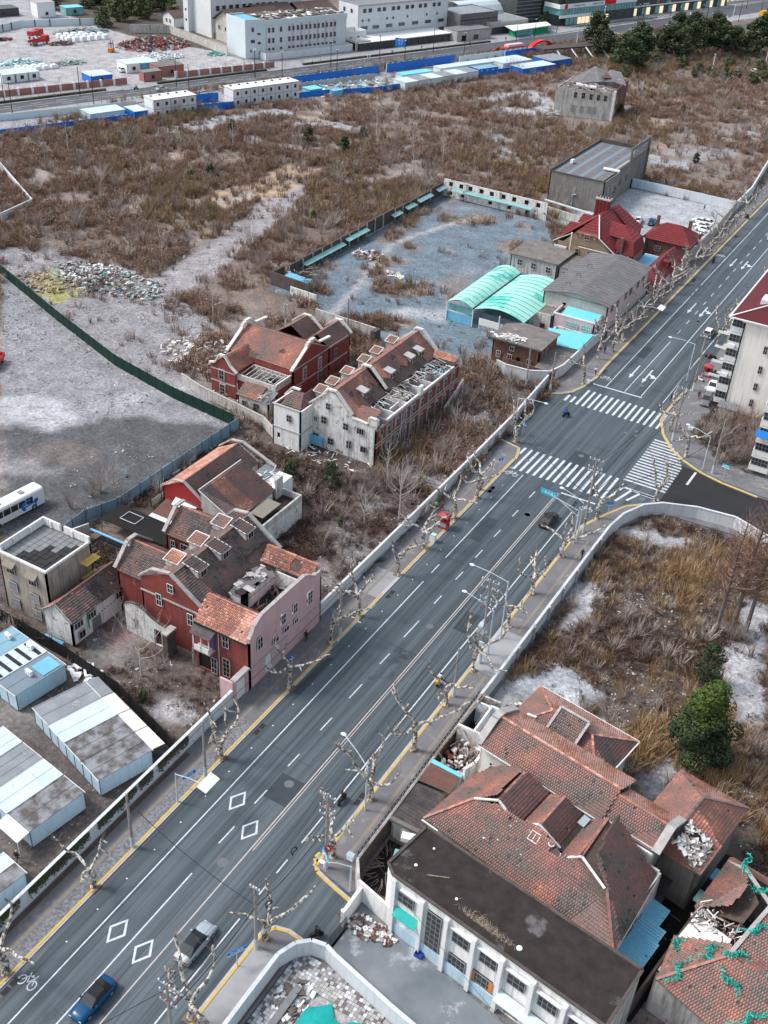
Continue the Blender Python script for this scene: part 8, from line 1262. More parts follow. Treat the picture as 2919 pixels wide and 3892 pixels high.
wire((P['a'].x,P['a'].y),(P['g'].x,P['g'].y),7.3,6.9,1.0,.04,'black cable crossing the road from the ivy wall pole',None);wire((P['f'].x,P['f'].y),(-54.6,149.5),7,6,1.4,.05,'black cable crossing the road at the south crosswalk',None);wire((P['f'].x,P['f'].y),(P['l'].x,P['l'].y),7,7.5,1.6,.05,'black cable sweeping across the side street',None);wire((P['f'].x,P['f'].y),(P['k'].x,P['k'].y),8.5,8,1,.04,'black cable over the crossing to the apartment pole',None);wire((P['a'].x,P['a'].y),(P['b'].x,P['b'].y),7.8,8.2,.3,.03,'cable between the two poles by the ivy wall',None);wire((P['b'].x,P['b'].y),(P['c'].x,P['c'].y),8.3,8,.5,.03,'cable along the west pavement past the pink house',None);wire((P['c'].x,P['c'].y),(-56.4,149),8,7,.8,.03,'cable along the west pavement above the white wall',None);wire((P['h'].x,P['h'].y),(P['j'].x,P['j'].y),7.8,9,.8,.025,'thin cable across the north crosswalk',None);wire((P['h'].x,P['h'].y),(P['j'].x,P['j'].y+1),7.2,8.4,.9,.025,'lower thin cable across the north crosswalk',None);wire((-31.5,61.5),(-10,50),6,9,.6,.02,'thin cable over the concrete yard',None);wire((P['m'].x,P['m'].y),(-50,15),9.8,9.8,.2,.03,'cable leaving the picture at the bottom edge',None)
for(x,y,z),lb in(((P['d'].x-1.3,P['d'].y-4,6.2),'coil of black cable hanging below the red clamp pole'),((P['g'].x+.8,P['g'].y+1,6.4),'large coil of black cable in the plane tree by the pale pole'),((P['f'].x-1.2,P['f'].y-3,6.4),'coil of black cable before the crossing'),((P['f'].x,P['f'].y+.5,7.2),'small black coil high on the striped pole')):
 b=MB().M('wire');pts=[(x+.12*math.sin(k),y+.42*math.cos(k*6.2832/14),z+.42*math.sin(k*6.2832/14))for k in range(15)];tag(b.tube(pts,.07,5,False).build('cable_coil'),lb,'cable coil')
# ================================================================ PLANTS
def limb(mb,r,p,d,L,r0,depth,n=3,kink=.25,up=.15,split=(2,3),sides=4,tip=.35,ang=.6):
 pts=[p];q=p.copy();d=d.normalized()
 for i in range(n):d=(d+rv(r,kink)+Vector((0,0,up))).normalized();q=q+d*(L/n);pts.append(q.copy())
 mb.tube(pts,[mix(r0,r0*tip,i/n)for i in range(n+1)],sides if r0>.03 else 3,False)
 if depth>0:
  for k in range(r.randint(*split)+1):
   i=r.randint(max(1,n//2),n);a=r.random()*6.28;s=Vector((math.cos(a),math.sin(a),.2));limb(mb,r,pts[i],(pts[i]-pts[i-1]).normalized()+s*ang,L*r.uniform(.5,.75),r0*.5,depth-1,n,kink,up,split,sides,tip,ang)
def tree_proto(name,cat,trunk,crown,tm,cm):
 R=thing(name,'x',cat,(0,0,0));link('trunk',trunk.mesh('trunk'),R);link('crown',crown.mesh('crown'),R);return R
def plane_tree(seed):
 r=random.Random(seed);t=MB().M('bark pale');c=MB().M('bark pale');h=r.uniform(2.1,2.9);P=[Vector((0,0,0)),Vector((r.gauss(0,.1),r.gauss(0,.1),h*.5)),Vector((r.gauss(0,.18),r.gauss(0,.18),h))];t.tube(P,[.3,.24,.27],8)
 for k in range(r.randint(3,4)):
  a=k*6.2832/3.6+r.gauss(0,.35);d=Vector((math.cos(a),math.sin(a),.55));q=P[2].copy();pts=[q.copy()];rs_=[.17];n=r.randint(5,7)
  for i in range(n):
   d=(d+rv(r,.26)+Vector((0,0,.15))).normalized();q=q+d*r.uniform(.45,.8);pts.append(q.copy());rs_.append(mix(.15,.07,i/n)*(1.12 if r.random()<.35 else.95))
   if r.random()<.5 and i>0:limb(c,r,q,d+rv(r,.8),r.uniform(.6,1.5),.095,0,3,.3,.1,tip=.6,sides=5)
  c.tube(pts,rs_,6);c.blob(q,.1,n=5);c.M('twig grey')
  for j in range(9):limb(c,r,pts[-1-j%3],d*.4+Vector((r.gauss(0,.6),r.gauss(0,.6),.7)),r.uniform(.6,1.4),.018,1,2,.2,split=(1,1))
  c.M('bark pale')
 return tree_proto('plane_tree','tree',t,c,0,0)
def bare_tree(seed,h=8,w=.45,tm='bark white',n=16,sub=2,lean=0,z0=.25,r0=None,flat=.7,name='bare_tree',cm=None):
 r=random.Random(seed);t=MB().M(tm);c=MB().M(cm or tm);r0=r0 or h*.014;P=[Vector((r.gauss(0,.02)*i+lean*i*h*.05,r.gauss(0,.02)*i,h*i/6))for i in range(7)];t.tube(P,[mix(r0,.02,i/6)for i in range(7)],6)
 for k in range(n):
  z=mix(z0,.92,k/n);i=min(5,int(z*6));p=P[i].lerp(P[i+1],z*6-i);a=k*2.4+r.gauss(0,.3);L=h*w*(1.05-z)*r.uniform(.8,1.2)+.4;limb(c,r,p,Vector((math.cos(a),math.sin(a),flat)),L,r0*.38*(1.1-z)+.008,sub,3,.12,.16,(1,2),4,.4,.55)
 return tree_proto(name,'tree',t,c,0,0)
def shrub(seed,h=3,m='twig grey',n=26,sp=.55):
 r=random.Random(seed);t=MB().M(m);c=MB().M(m);t.tube([(0,0,-.1),(0,0,.35)],[.12,.09],6)
 for k in range(n):a=r.random()*6.28;s=r.uniform(.1,sp);limb(c,r,Vector((math.cos(a)*.1,math.sin(a)*.1,.1)),Vector((math.cos(a)*s,math.sin(a)*s,1-s*.4)),h*r.uniform(.6,1),.022+h*.003,1,3,.1,.02,(2,3),3,.4,.35)
 return tree_proto('bare_shrub','shrub',t,c,0,0)
def evergreen(seed,h=5,rad=1.6,m='leaf dark',m2='leaf mid',n=2600,prof=None,q=.16,name='evergreen_tree',zb=.1,trunk='bark brown'):
 r=random.Random(seed);t=MB().M(trunk);t.tube([(0,0,0),(0,0,h*.85)],[h*.025,.03],6);c=MB();prof=prof or(lambda z:math.sin(math.pi*min(1,z*.85+.12))**.7);L=[(r.random()*6.28,r.uniform(zb,1),r.uniform(.35,.95),r.uniform(.16,.34))for _ in range(46)]
 for i in range(n):
  a,z,f,s=r.choice(L);R0=rad*prof(z);cx=Vector((R0*f*math.cos(a),R0*f*math.sin(a),h*z));dd=rv(r,1).normalized();p=cx+Vector((dd.x*s*rad*1.1,dd.y*s*rad*1.1,dd.z*s*rad*.8));nrm=(dd+rv(r,.4)+Vector((0,0,.4))).normalized();u=nrm.cross(Vector((0,0,1))if abs(nrm.z)<.9 else Vector((1,0,0))).normalized();v=nrm.cross(u);k=q*r.uniform(.6,1.3)
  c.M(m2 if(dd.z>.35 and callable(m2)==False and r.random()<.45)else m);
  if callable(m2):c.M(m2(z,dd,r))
  c.poly([p-u*k,p-v*k*.6,p+u*k,p+v*k*.6])
 return tree_proto(name,'tree',t,c,0,0)
def stand(protos,items,labels,group,sc=(1,1),z=True):
 """items: world xy points; the first use of a proto is the proto itself"""
 out=[];seen=set()
 for i,(x,y)in enumerate(items):
  pr=protos[i%len(protos)];loc=Vector((x,y,gz(x,y)if z is True else z));lb=labels[i]if isinstance(labels,(list,tuple))else labels;s=random.uniform(*sc);rz=random.random()*6.28
  if id(pr)not in seen:seen.add(id(pr));o=pr;o.location=loc;o.rotation_euler=(0,0,rz);o.scale=(s,)*3;o['label']=lb
  else:o=dup(pr,loc,rz,lb,s)
  if group:o['group']=group
  out.append(o)
 for pr in protos:
  if id(pr)not in seen:
   for c in list(pr.children):bpy.data.objects.remove(c)
   bpy.data.objects.remove(pr)
 return out
def xy(c,s):return[tuple(at(c,*map(float,q.split(',')))[:2])for q in s.split()]
planes=[plane_tree(100+i)for i in range(8)]
WL=xy('c14',"40,1850 655,1240")+xy('c15',"255,700 735,210")+xy('c12',"265,1235 435,1065 685,805 850,635 1035,450 1200,270")+xy('c9',"235,860 15,1175")+xy('c9',"612,535 700,395")
WL+=[(-57.3,y)for y in(199,205,211,217.5,224,230,236.5,243,249,255.5,262,269,276,284,292,301,311)]
EL=xy('c16',"50,1600 640,975")+xy('c15',"1040,1400 1310,1000 1600,650")+xy('c12',"985,1630 1155,1415 1375,1135 1530,930")+xy('c13',"380,680 600,445 955,340")+xy('c9',"1105,800 1195,945 1370,320 1415,240")+[(-38.1,y)for y in(214,221,228,236,244)]
stand(planes,WL+EL,'pollarded plane tree on the pavement','pollarded plane trees along the road',(1.12,1.42),.1)
for x,y in WL[:14]+EL[:12]:struct(MB().M('soil patch').box(x-.6,y-.6,.09,x+.6,y+.6,.131).build('tree_pit'))
# single trees one can name
def one(pr,x,y,label,s=1,z=None,rz=0):
 pr.location=(x,y,gz(x,y)if z is None else z);pr['label']=label;pr.scale=(s,)*3;pr.rotation_euler=(0,0,rz);return pr
one(bare_tree(1,11.5,.42,n=24,flat=.75),-72.9,74,'tall pale bare tree with upswept branches in the court of the red house');one(bare_tree(2,11.2,.4,n=22),-63.5,122.5,'tall pale bare tree behind the white wall near the phone booth');one(bare_tree(3,6.4,.5,n=14),-67.3,118.4,'slender bare sapling left of the tall one behind the white wall');one(bare_tree(4,10.3,.32,n=20),-131.7,164.3,'pale pointed bare tree on the rubble north of the green fence');one(bare_tree(5,6.4,.35,n=12),-158.8,180.6,'small pale bare tree beside the dirt track');one(bare_tree(6,8,.55,'twig grey',n=20),-101.1,100.8,'grey bare tree over the steel fence beside the net shelter');one(bare_tree(12,11,.3,n=20),-173.6,300.8,'tallest white bare tree in the middle of the brushwood');one(bare_tree(13,8.5,.3,n=18),-145.9,274.4,'white bare tree standing above the compound rear wall');one(bare_tree(14,8.8,.3,n=18),-145.6,292.3,'second white bare tree farther behind the compound wall')
one(bare_tree(21,22,.17,'bark brown',n=80,sub=2,z0=.3,r0=.34,flat=.4,cm='twig rust'),-14,123,'very tall thin bare redwood at the right edge, left trunk of three');one(bare_tree(22,23,.17,'bark brown',n=80,sub=2,z0=.3,r0=.4,flat=.4,cm='twig rust'),-12.2,124.4,'very tall bare redwood at the right edge, middle trunk');one(bare_tree(23,22,.17,'bark brown',n=80,sub=2,z0=.25,r0=.36,flat=.4,cm='twig rust'),-10.6,126,'very tall bare rusty redwood at the right edge, right trunk');one(bare_tree(24,15,.3,'bark brown',n=70,sub=2,z0=.15,r0=.25,flat=.5,cm='twig rust'),-7.5,139,'rusty twigged tree over the side street corner')
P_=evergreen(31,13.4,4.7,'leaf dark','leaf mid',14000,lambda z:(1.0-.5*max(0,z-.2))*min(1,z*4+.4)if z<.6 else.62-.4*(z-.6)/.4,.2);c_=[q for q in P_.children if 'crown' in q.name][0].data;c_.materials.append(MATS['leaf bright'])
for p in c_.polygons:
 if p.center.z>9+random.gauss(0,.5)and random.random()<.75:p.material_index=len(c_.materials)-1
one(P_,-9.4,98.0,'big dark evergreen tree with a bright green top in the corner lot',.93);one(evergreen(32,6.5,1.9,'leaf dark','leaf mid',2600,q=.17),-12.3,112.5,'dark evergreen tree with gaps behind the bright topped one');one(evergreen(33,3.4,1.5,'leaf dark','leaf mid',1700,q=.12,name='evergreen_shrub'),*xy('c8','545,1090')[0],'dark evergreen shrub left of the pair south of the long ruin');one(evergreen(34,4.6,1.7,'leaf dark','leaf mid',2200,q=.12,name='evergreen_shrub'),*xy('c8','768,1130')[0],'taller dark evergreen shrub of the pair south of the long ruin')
for i,(c,u,v,h,m,lb)in enumerate((('c12',325,500,1.6,'leaf mid','small green shrub behind the white wall'),('c10',1200,1680,1.8,'leaf olive','olive shrub in the court below the bare tree'),('c12',590,105,2.6,'leaf mid','shrub at the south corner of the long ruin'),('c5',1190,0,1.5,'leaf olive','x'),('c8',505,880,2,'leaf dark','dark shrub at the foot of the white south block'),('c2',450,910,5,'leaf dark','dark evergreen in the mid brushwood, largest of its cluster'),('c2',680,960,4.5,'leaf dark','dark evergreen right of the largest one in the brushwood'),('c2',795,880,4,'leaf mid','greener small tree in the brushwood beside a puddle'),('c1',425,900,3,'leaf dark','small dark evergreen in the left brushwood'),('c1',1465,840,4,'leaf dark','dark evergreen in the brushwood beside the pale track'),('c4',1200,300,2.6,'leaf dark','left of the three evergreens by the sandy track'),('c4',1330,290,3.6,'leaf dark','tallest of the three evergreens by the sandy track'),('c4',1245,340,2.4,'leaf mid','front one of the three evergreens by the sandy track'),('c5',590,130,4.2,'leaf dark','dark evergreen above the sandy clearing'),('c3',1130,700,3,'leaf olive','yellow green shrub in the brushwood behind the grey block'),('c5',400,560,2.6,'leaf bright','bright green shrub below the clearing'),('c3',740,720,4,'leaf dark','dark shrub at the foot of the lone grey ruin'),('c6',1210,195,3,'leaf dark','dark shrub behind the parking court wall'))):
 if lb!='x':one(evergreen(50+i,h,h*.36,m,'leaf mid',900,q=.14+.02*h,name='evergreen_shrub' if h<3 else 'evergreen_tree'),*xy(c,f'{u},{v}')[0],lb)
one(shrub(61,4,'twig grey',40,.9),-122.5,190,'spreading olive and grey tree at the corner of the compound yard');one(evergreen(62,3.5,2.6,'leaf olive','leaf mid',900,q=.14),-124,186.5,'olive leaved tree over the dark end wall')
one(shrub(63,5,'twig pale',46,.9),1.5,60.5,'pale leafless shrub rising at the bottom right by the alley');one(shrub(64,4,'twig grey',40,.8),-24,177,'bare shrub in the planted corner before the apartment block');one(shrub(65,4.5,'twig rust',40,.8),-28,181,'reddish bare shrub against the foot of the apartment block');one(shrub(66,3.5,'twig grey',30,.8),-24.5,171,'bare shrub on the round planted corner')
# round evergreens of the far park
ev=[evergreen(70+i,12+i,6.5,'leaf dark','leaf olive',3000,lambda z:math.sin(math.pi*min(1,z*.9+.1))**.5,.5,zb=.3)for i in range(4)]
PK=xy('c3',"640,350 760,385 850,370 1010,360 1090,375 1170,345 1260,340 1370,350 1440,330 1520,360 1600,340 1655,250 1100,260 1180,280 1310,300 580,320 790,440")
stand(ev,PK,'round dark evergreen in the far park','round evergreens of the far park',(.8,1.15))
ev2=[evergreen(80+i,8,4,'leaf olive','leaf dark',1500,None,.5)for i in range(2)];stand(ev2,xy('c1',"660,170 760,130 830,90 900,120 720,60 960,70 1020,60 1090,110 690,30 780,30 860,30 940,25 560,50 600,20 640,10")+[tuple(T(*q)[:2])for q in((62,150),(70,170),(80,190),(95,140),(110,150))],'bushy tree on the bank behind the scrap yard','bushy trees on the bank behind the scrap yard',(.8,1.3));stand([evergreen(90+i,3.6,2.2,'leaf olive','leaf dark',600,None,.35,name='evergreen_shrub')for i in range(2)],xy('c3','700,400 860,430 780,470 960,410 1120,420 1230,440 1300,470 1380,500 1470,480 1420,420 1560,520 1640,500 1220,480 1520,400 1610,440'),'low dark shrub in front of the far park','low dark shrubs in front of the far park',(.8,1.4));one(evergreen(88,7,2.8,'leaf dark','leaf mid',1200,q=.35),*xy('y1','322,205')[0],'small green tree in front of the glass fronted centre')
# bare trees and shrubs in the brushwood
bt=[bare_tree(200+i,random.uniform(5,8),.3,['bark white','twig pale','twig grey'][i%3],n=14,sub=1)for i in range(5)]
stand(bt,xy('c2',"395,900 350,920 800,960 1290,960 870,860 1110,960 1420,870 215,640")+xy('c5',"380,560 1440,190 1500,230 340,600 700,260")+xy('c4',"430,130 790,110 1470,90 640,300 1000,330")+xy('c3',"640,500 950,470 460,640 1100,850 150,700")+xy('c6',"1110,250 1020,200 1280,200 620,190")+[(-66,110),(-70,130),(-64,141),(-68,150),(-72,160),(-65,165)],'slim bare tree in the brushwood','slim bare trees in the brushwood',(.8,1.3))
sh=[shrub(300+i,3.4,['twig grey','twig pale','twig grey','twig rust'][i%4],26,.6+.1*(i%3))for i in range(6)]
RP=[]
while len(RP)<46:
 x,y=random.uniform(-255,-70),random.uniform(190,470)
 if samp('weed',x,y)>.85 and samp('scrub',x,y)>.1:RP.append((x,y))
stand(sh,[(-27,176),(-23,180),(-29,174),(-26,183),(-22.5,174)]+RP+xy('c4',"60,640 240,620 470,600 520,620 740,560 850,690 1380,650 1620,890 1580,700 1320,130 60,260")+xy('c5',"60,860 180,850 330,700 520,600 680,540 560,330 1020,360 880,400 200,660 440,640 1130,300 300,120 880,230")+xy('c3',"950,600 1040,600 1350,680 1400,700 1200,690 1500,800 1090,820 1450,860 400,600 200,480 60,440 700,590")+xy('c2',"370,740 1050,720 960,780 560,960 1010,900 180,860 30,900")+xy('c7',"640,1260 700,1230 500,1350")+xy('c8',"1430,960 1540,700 1500,880 1000,1150 1240,1150 860,180"),'bare grey shrub in the brushwood','bare shrubs in the brushwood',(.9,1.5))
av=[bare_tree(400+i,5.5,.35,'twig grey',n=12,sub=1)for i in range(3)];stand(av,xy('c1',"110,635 207,698 247,625 350,650 385,600 490,665 527,600 657,582 640,655 780,640 1175,545 1293,515 1425,505 1540,485")+xy('c2',"47,480 205,475 305,460 365,500 415,440 470,500 525,425 568,490 675,460 795,455 900,430 1005,395 1100,395 1195,385 1270,330 1310,330"),'small leafless street tree on the far avenue','leafless street trees on the far avenue',(.9,1.2),.1)
# ---------------------------------------------------------------- scatter of countless things with geometry nodes
PROTO=bpy.data.collections.new('scatter_sources')
def blades(seed,n,h,sp,w,bend,m,leaf=0):
 r=random.Random(seed);b=MB().M(m)
 for i in range(n):
  a=r.random()*6.28;q=math.sqrt(r.random())*sp;x,y=q*math.cos(a),q*math.sin(a);H=h*r.uniform(.5,1.15);bx,by=math.cos(a)*bend*r.uniform(0,1)*H+r.gauss(0,.1),math.sin(a)*bend*r.uniform(0,1)*H+r.gauss(0,.1);t=r.random()*6.28;u=Vector((math.cos(t),math.sin(t),0))*w*r.uniform(.6,1.4);p0=Vector((x,y,-.05));p1=Vector((x+bx*.45,y+by*.45,H*.6));p2=Vector((x+bx,y+by,H));b.poly([p0-u,p0+u,p1+u*.7,p1-u*.7]);b.poly([p1-u*.7,p1+u*.7,p2])
  for k in range(leaf):c=p1.lerp(p2,r.random())+rv(r,.09);v=rv(r,.06);b.poly([c-u*1.6,c+v,c+u*1.6,c-v])
 return b
def chip(seed,s):
 r=random.Random(seed);b=MB().M('rubble chips');
 for i in range(7):b.cbox((r.gauss(0,.5),r.gauss(0,.5),.05),s*r.uniform(.3,1.2),s*r.uniform(.3,.8),s*r.uniform(.15,.5),r.random()*6,r.gauss(0,.4),r.gauss(0,.4))
 return b
def src(name,L):
 c=bpy.data.collections.new(name)
 for b in L:o=bpy.data.objects.new(name,b.mesh(name));c.objects.link(o)
 return c
def twigs(seed,h,n,m):
 r=random.Random(seed);b=MB().M(m)
 for i in range(n):
  a=r.random()*6.28;s=r.uniform(.1,.8);d=Vector((math.cos(a)*s,math.sin(a)*s,1)).normalized();p=Vector((math.cos(a)*.1,math.sin(a)*.1,0));L=h*r.uniform(.6,1)
  for k in range(3):
   q=p+d*L/3;u=Vector((d.y,-d.x,0)).normalized()*.016*(3-k);b.poly([p-u,p+u,q+u*.6,q-u*.6]);
   for j in range(2):e=(d+rv(r,.45)).normalized()*L*.3;b.poly([q-u*.5,q+u*.5,q+e])
   p=q;d=(d+rv(r,.13)).normalized()
 return b
def scatter(name,label,cat,pts,col,nvar,sc=(.7,1.3),tilt=.08):
 N=len(pts);me=bpy.data.meshes.new(name);me.vertices.add(N);me.vertices.foreach_set('co',pts.ravel());rot=np.zeros((N,3));rot[:,2]=RS.rand(N)*6.283;rot[:,:2]=RS.randn(N,2)*tilt
 a=me.attributes.new('rot','FLOAT_VECTOR','POINT');a.data.foreach_set('vector',rot.ravel());s=sc[0]+RS.rand(N)**1.5*(sc[1]-sc[0]);a=me.attributes.new('scl','FLOAT','POINT');a.data.foreach_set('value',s);a=me.attributes.new('idx','INT','POINT');a.data.foreach_set('value',RS.randint(0,nvar,N));me.update();o=link(name,me);stuff(o);tag(o,label,cat,kind='stuff')
 g=bpy.data.node_groups.new(name,'GeometryNodeTree');g.interface.new_socket('Geometry',in_out='INPUT',socket_type='NodeSocketGeometry');g.interface.new_socket('Geometry',in_out='OUTPUT',socket_type='NodeSocketGeometry');N_=g.nodes;L=g.links.new;gi=N_.new('NodeGroupInput');go=N_.new('NodeGroupOutput');ip=N_.new('GeometryNodeInstanceOnPoints');ci=N_.new('GeometryNodeCollectionInfo');ci.inputs[0].default_value=col;ci.inputs[1].default_value=True;ci.inputs[2].default_value=True
 def na(n,t):x=N_.new('GeometryNodeInputNamedAttribute');x.data_type=t;x.inputs[0].default_value=n;return x.outputs[0]
 L(gi.outputs[0],ip.inputs['Points']);L(ci.outputs[0],ip.inputs['Instance']);ip.inputs['Pick Instance'].default_value=True;L(na('idx','INT'),ip.inputs['Instance Index']);L(na('rot','FLOAT_VECTOR'),ip.inputs['Rotation']);L(na('scl','FLOAT'),ip.inputs['Scale']);L(ip.outputs[0],go.inputs[0]);md=o.modifiers.new('scatter','NODES');md.node_group=g;return o
def sample(ch,n,box,far=None,thr=0):
 x=RS.uniform(box[0],box[2],n);y=RS.uniform(box[1],box[3],n);d=samp(ch,x,y);keep=RS.rand(n)<d;
 x,y=x[keep],y[keep];z=samp(HN,x,y)*samp('bump',x,y)*.7-.1;return np.stack([x,y,z],1)
NEAR=(-110,65,15,190);MID=(-262,130,-60,300);FAR_=(-262,300,-60,560)
nz_=np.clip(fnoise(11,501)*3.4-1.05,0,1.3)*np.clip(fnoise(5,555)*3-.7,.15,1.2);G['wa']=G['weed']*nz_;G['sa']=G['scrub']*np.clip(fnoise(20,601)*2.4-.5,0,1.5);G['st']=G['straw']*np.clip(fnoise(10,701)*3-.8,0,1.5)+np.maximum(G['weed']-.2,0)*.12*(fnoise(16,801)>.56)
cw=src('weed_tuft',[blades(1+i,26,.95,.5,.028,.25,'dry weed',2)for i in range(4)]);cs=src('straw_tuft',[blades(11+i,44,.95,.45,.018,.75,'straw grass')for i in range(3)]);cg=src('scrub_twigs',[twigs(21+i,1.9,20,'grey scrub')for i in range(4)]);co=src('olive_twigs',[twigs(31+i,2.0,24,'olive scrub')for i in range(3)]);cl=src('low_weed',[blades(41+i,18,.4,.5,.03,.5,'dark weed',3)for i in range(3)]);cd=src('dark_weed_tuft',[blades(71+i,26,.95,.5,.028,.3,'dark weed',2)for i in range(3)]);cc=src('rubble_chip',[chip(51+i,.4)for i in range(5)])
scatter('dry_brushwood','brown dry reeds and weeds covering the open ground','brushwood',np.concatenate([sample('wa',62000,MID),sample('wa',42000,FAR_)]),cw,4,(.9,2.1));scatter('dry_weeds','dark brown weeds between the old houses and in the corner lot','weeds',sample('wa',46000,NEAR),cl,3,(.6,1.5));scatter('tall_weeds','taller brown weeds between the old houses and in the corner lot','weeds',sample('wa',13000,NEAR),cd,3,(.5,1.2))
scatter('straw_grass','tan arching dry grass in the corner lot and clearings','dead grass',np.concatenate([sample('st',16000,NEAR),sample('st',22000,MID)]),cs,3,(.8,1.7));G['gs']=G['straw']*3*np.clip(fnoise(9,333)*5-2.3,0,1);scatter('golden_shrubs','tall golden brown shrubby grass in the corner lot','dead grass',sample('gs',5200,(-34,90,10,148)),cs,3,(1.1,2.5));scatter('bare_scrub','grey leafless scrub among the weeds','scrub',np.concatenate([sample('sa',9000,MID),sample('sa',9000,FAR_),sample('sa',5000,NEAR)]),cg,4,(.7,1.9));G['oa']=G['weed']*np.clip(fnoise(30,901)*4-2.1,0,1);scatter('olive_scrub','olive brown willow scrub patches in the brushwood','scrub',np.concatenate([sample('oa',16000,MID),sample('oa',9000,FAR_)]),co,3,(.8,1.8))
G['ra']=G['rub']*np.clip(fnoise(8,950)*3-1,0,1);scatter('rubble','broken brick and plaster strewn over the bare ground','rubble',np.concatenate([sample('ra',30000,(-200,60,20,200)),sample('ra',26000,(-262,130,-60,460))]),cc,5,(.25,.8),.3)
lt=src('litter_scrap',[MB().M('litter').cbox((0,0,.06),.3,.2,.08,0,.2),MB().M('litter').cbox((0,0,.08),.45,.12,.1,.5,.3)]);scatter('litter','white and coloured scraps of litter all over the wasteland','litter',np.concatenate([sample('ra',1500,NEAR),sample('rub',1600,(-262,130,-60,460))]),lt,2,(.5,1.5),.3)
rr=random.Random(77)
def sp(name,label,cat,x,y,rx,ry,n,ms,h=1.2,L=(.3,1.6),br=False):
 b=MB()
 for i in range(n):
  a=rr.random()*6.28;q=math.sqrt(rr.random());px,py,pz=x+rx*q*math.cos(a),y+ry*q*math.sin(a),h*(1-q)*rr.random();b.M(rr.choice(ms))
  if br:d=Vector((math.cos(a+rr.gauss(0,.5)),math.sin(a+rr.gauss(0,.5)),rr.gauss(0,.2)));p=Vector((px,py,pz+.1));l=rr.uniform(*L);b.tube([p,p+d*l*.5+rv(rr,.1),p+d*l],[.05,.035,.015],3,False)
  else:b.cbox((px,py,pz+.1),rr.uniform(*L),rr.uniform(.15,.6),rr.uniform(.05,.3),rr.random()*6,rr.gauss(0,.35))
 tag(stuff(b.build(name)),label,cat)
q=at('D',170,540);sp('brush_pile','long pile of felled branches beyond the green fence','brush pile',q.x-6,q.y,22,6,520,('bark brown','twig grey','twig rust'),1.8,(1.5,4),True);q=at('D',430,660);sp('brush_pile','pile of brown branches and roots beside the dirt track','brush pile',q.x,q.y,8,6,260,('bark brown','twig rust'),1.8,(1,3.5),True)
q=at('D',230,605);sp('rubbish_heap','heap of white, teal and dark rubbish beyond the green fence','rubbish heap',q.x,q.y,15,7,520,('plastic white','white plaster','dark steel','coping stone','coping stone','cream stone','dirty plaster','soil patch','soil patch','cyan glass'),1.6,(.3,1.5));q=at('D',100,610);sp('yellow_sheets','yellowish green trampled sheets beside the rubbish heap','rubbish',q.x,q.y,8,5,160,('faded yellow','timber pale','olive scrub'),.3,(.4,1.4))
q=at('D',650,690);sp('rubble_heap','heap of rubble and white scraps below the bare pointed tree','rubble heap',-122,150,10,7,340,('white plaster','coping stone','plastic white','timber'),1.1,(.3,1.4))
sp('broken_blocks','white broken blocks in the court beside the black fence','rubble',-79,70.6,2.2,1.6,26,('white paint','plastic white'),.6,(.6,1.4));q=at('c19',150,740);sp('brick_rubble','strip of broken bricks along the foot of the entrance wall','rubble',-30.6,58.4,3.2,1.2,130,('brown brick','coping stone','white plaster'),.35,(.15,.5));sp('fallen_brickwork','pale rubble patch beside the roofless outbuilding','rubble',-29,94,3,3,90,('white plaster','coping stone','dark stone'),.4,(.3,.9));sp('builders_rubbish','red and orange rubbish in the west of the compound','rubbish',-124,214,4,3,70,('corrugated rust','plastic white','timber','coping stone'),.35,(.4,1.6));sp('builders_rubbish','white boards lying in the middle of the compound','rubbish',-113,207,2.6,1,20,('plastic white','timber pale','white paint'),.25,(.8,2.2));sp('dug_branches','tangle of branches and wood in the overgrown pit','branches',-32.4,65.6,1.8,3,80,('bark brown','twig grey'),1.6,(1,2.6),True);sp('floor_rubbish','brown rubbish and white scraps inside the rounded boundary wall','rubbish',-32.4,48,1.8,2.4,60,('bark brown','plastic white','dirty roof'),.25,(.3,.8))
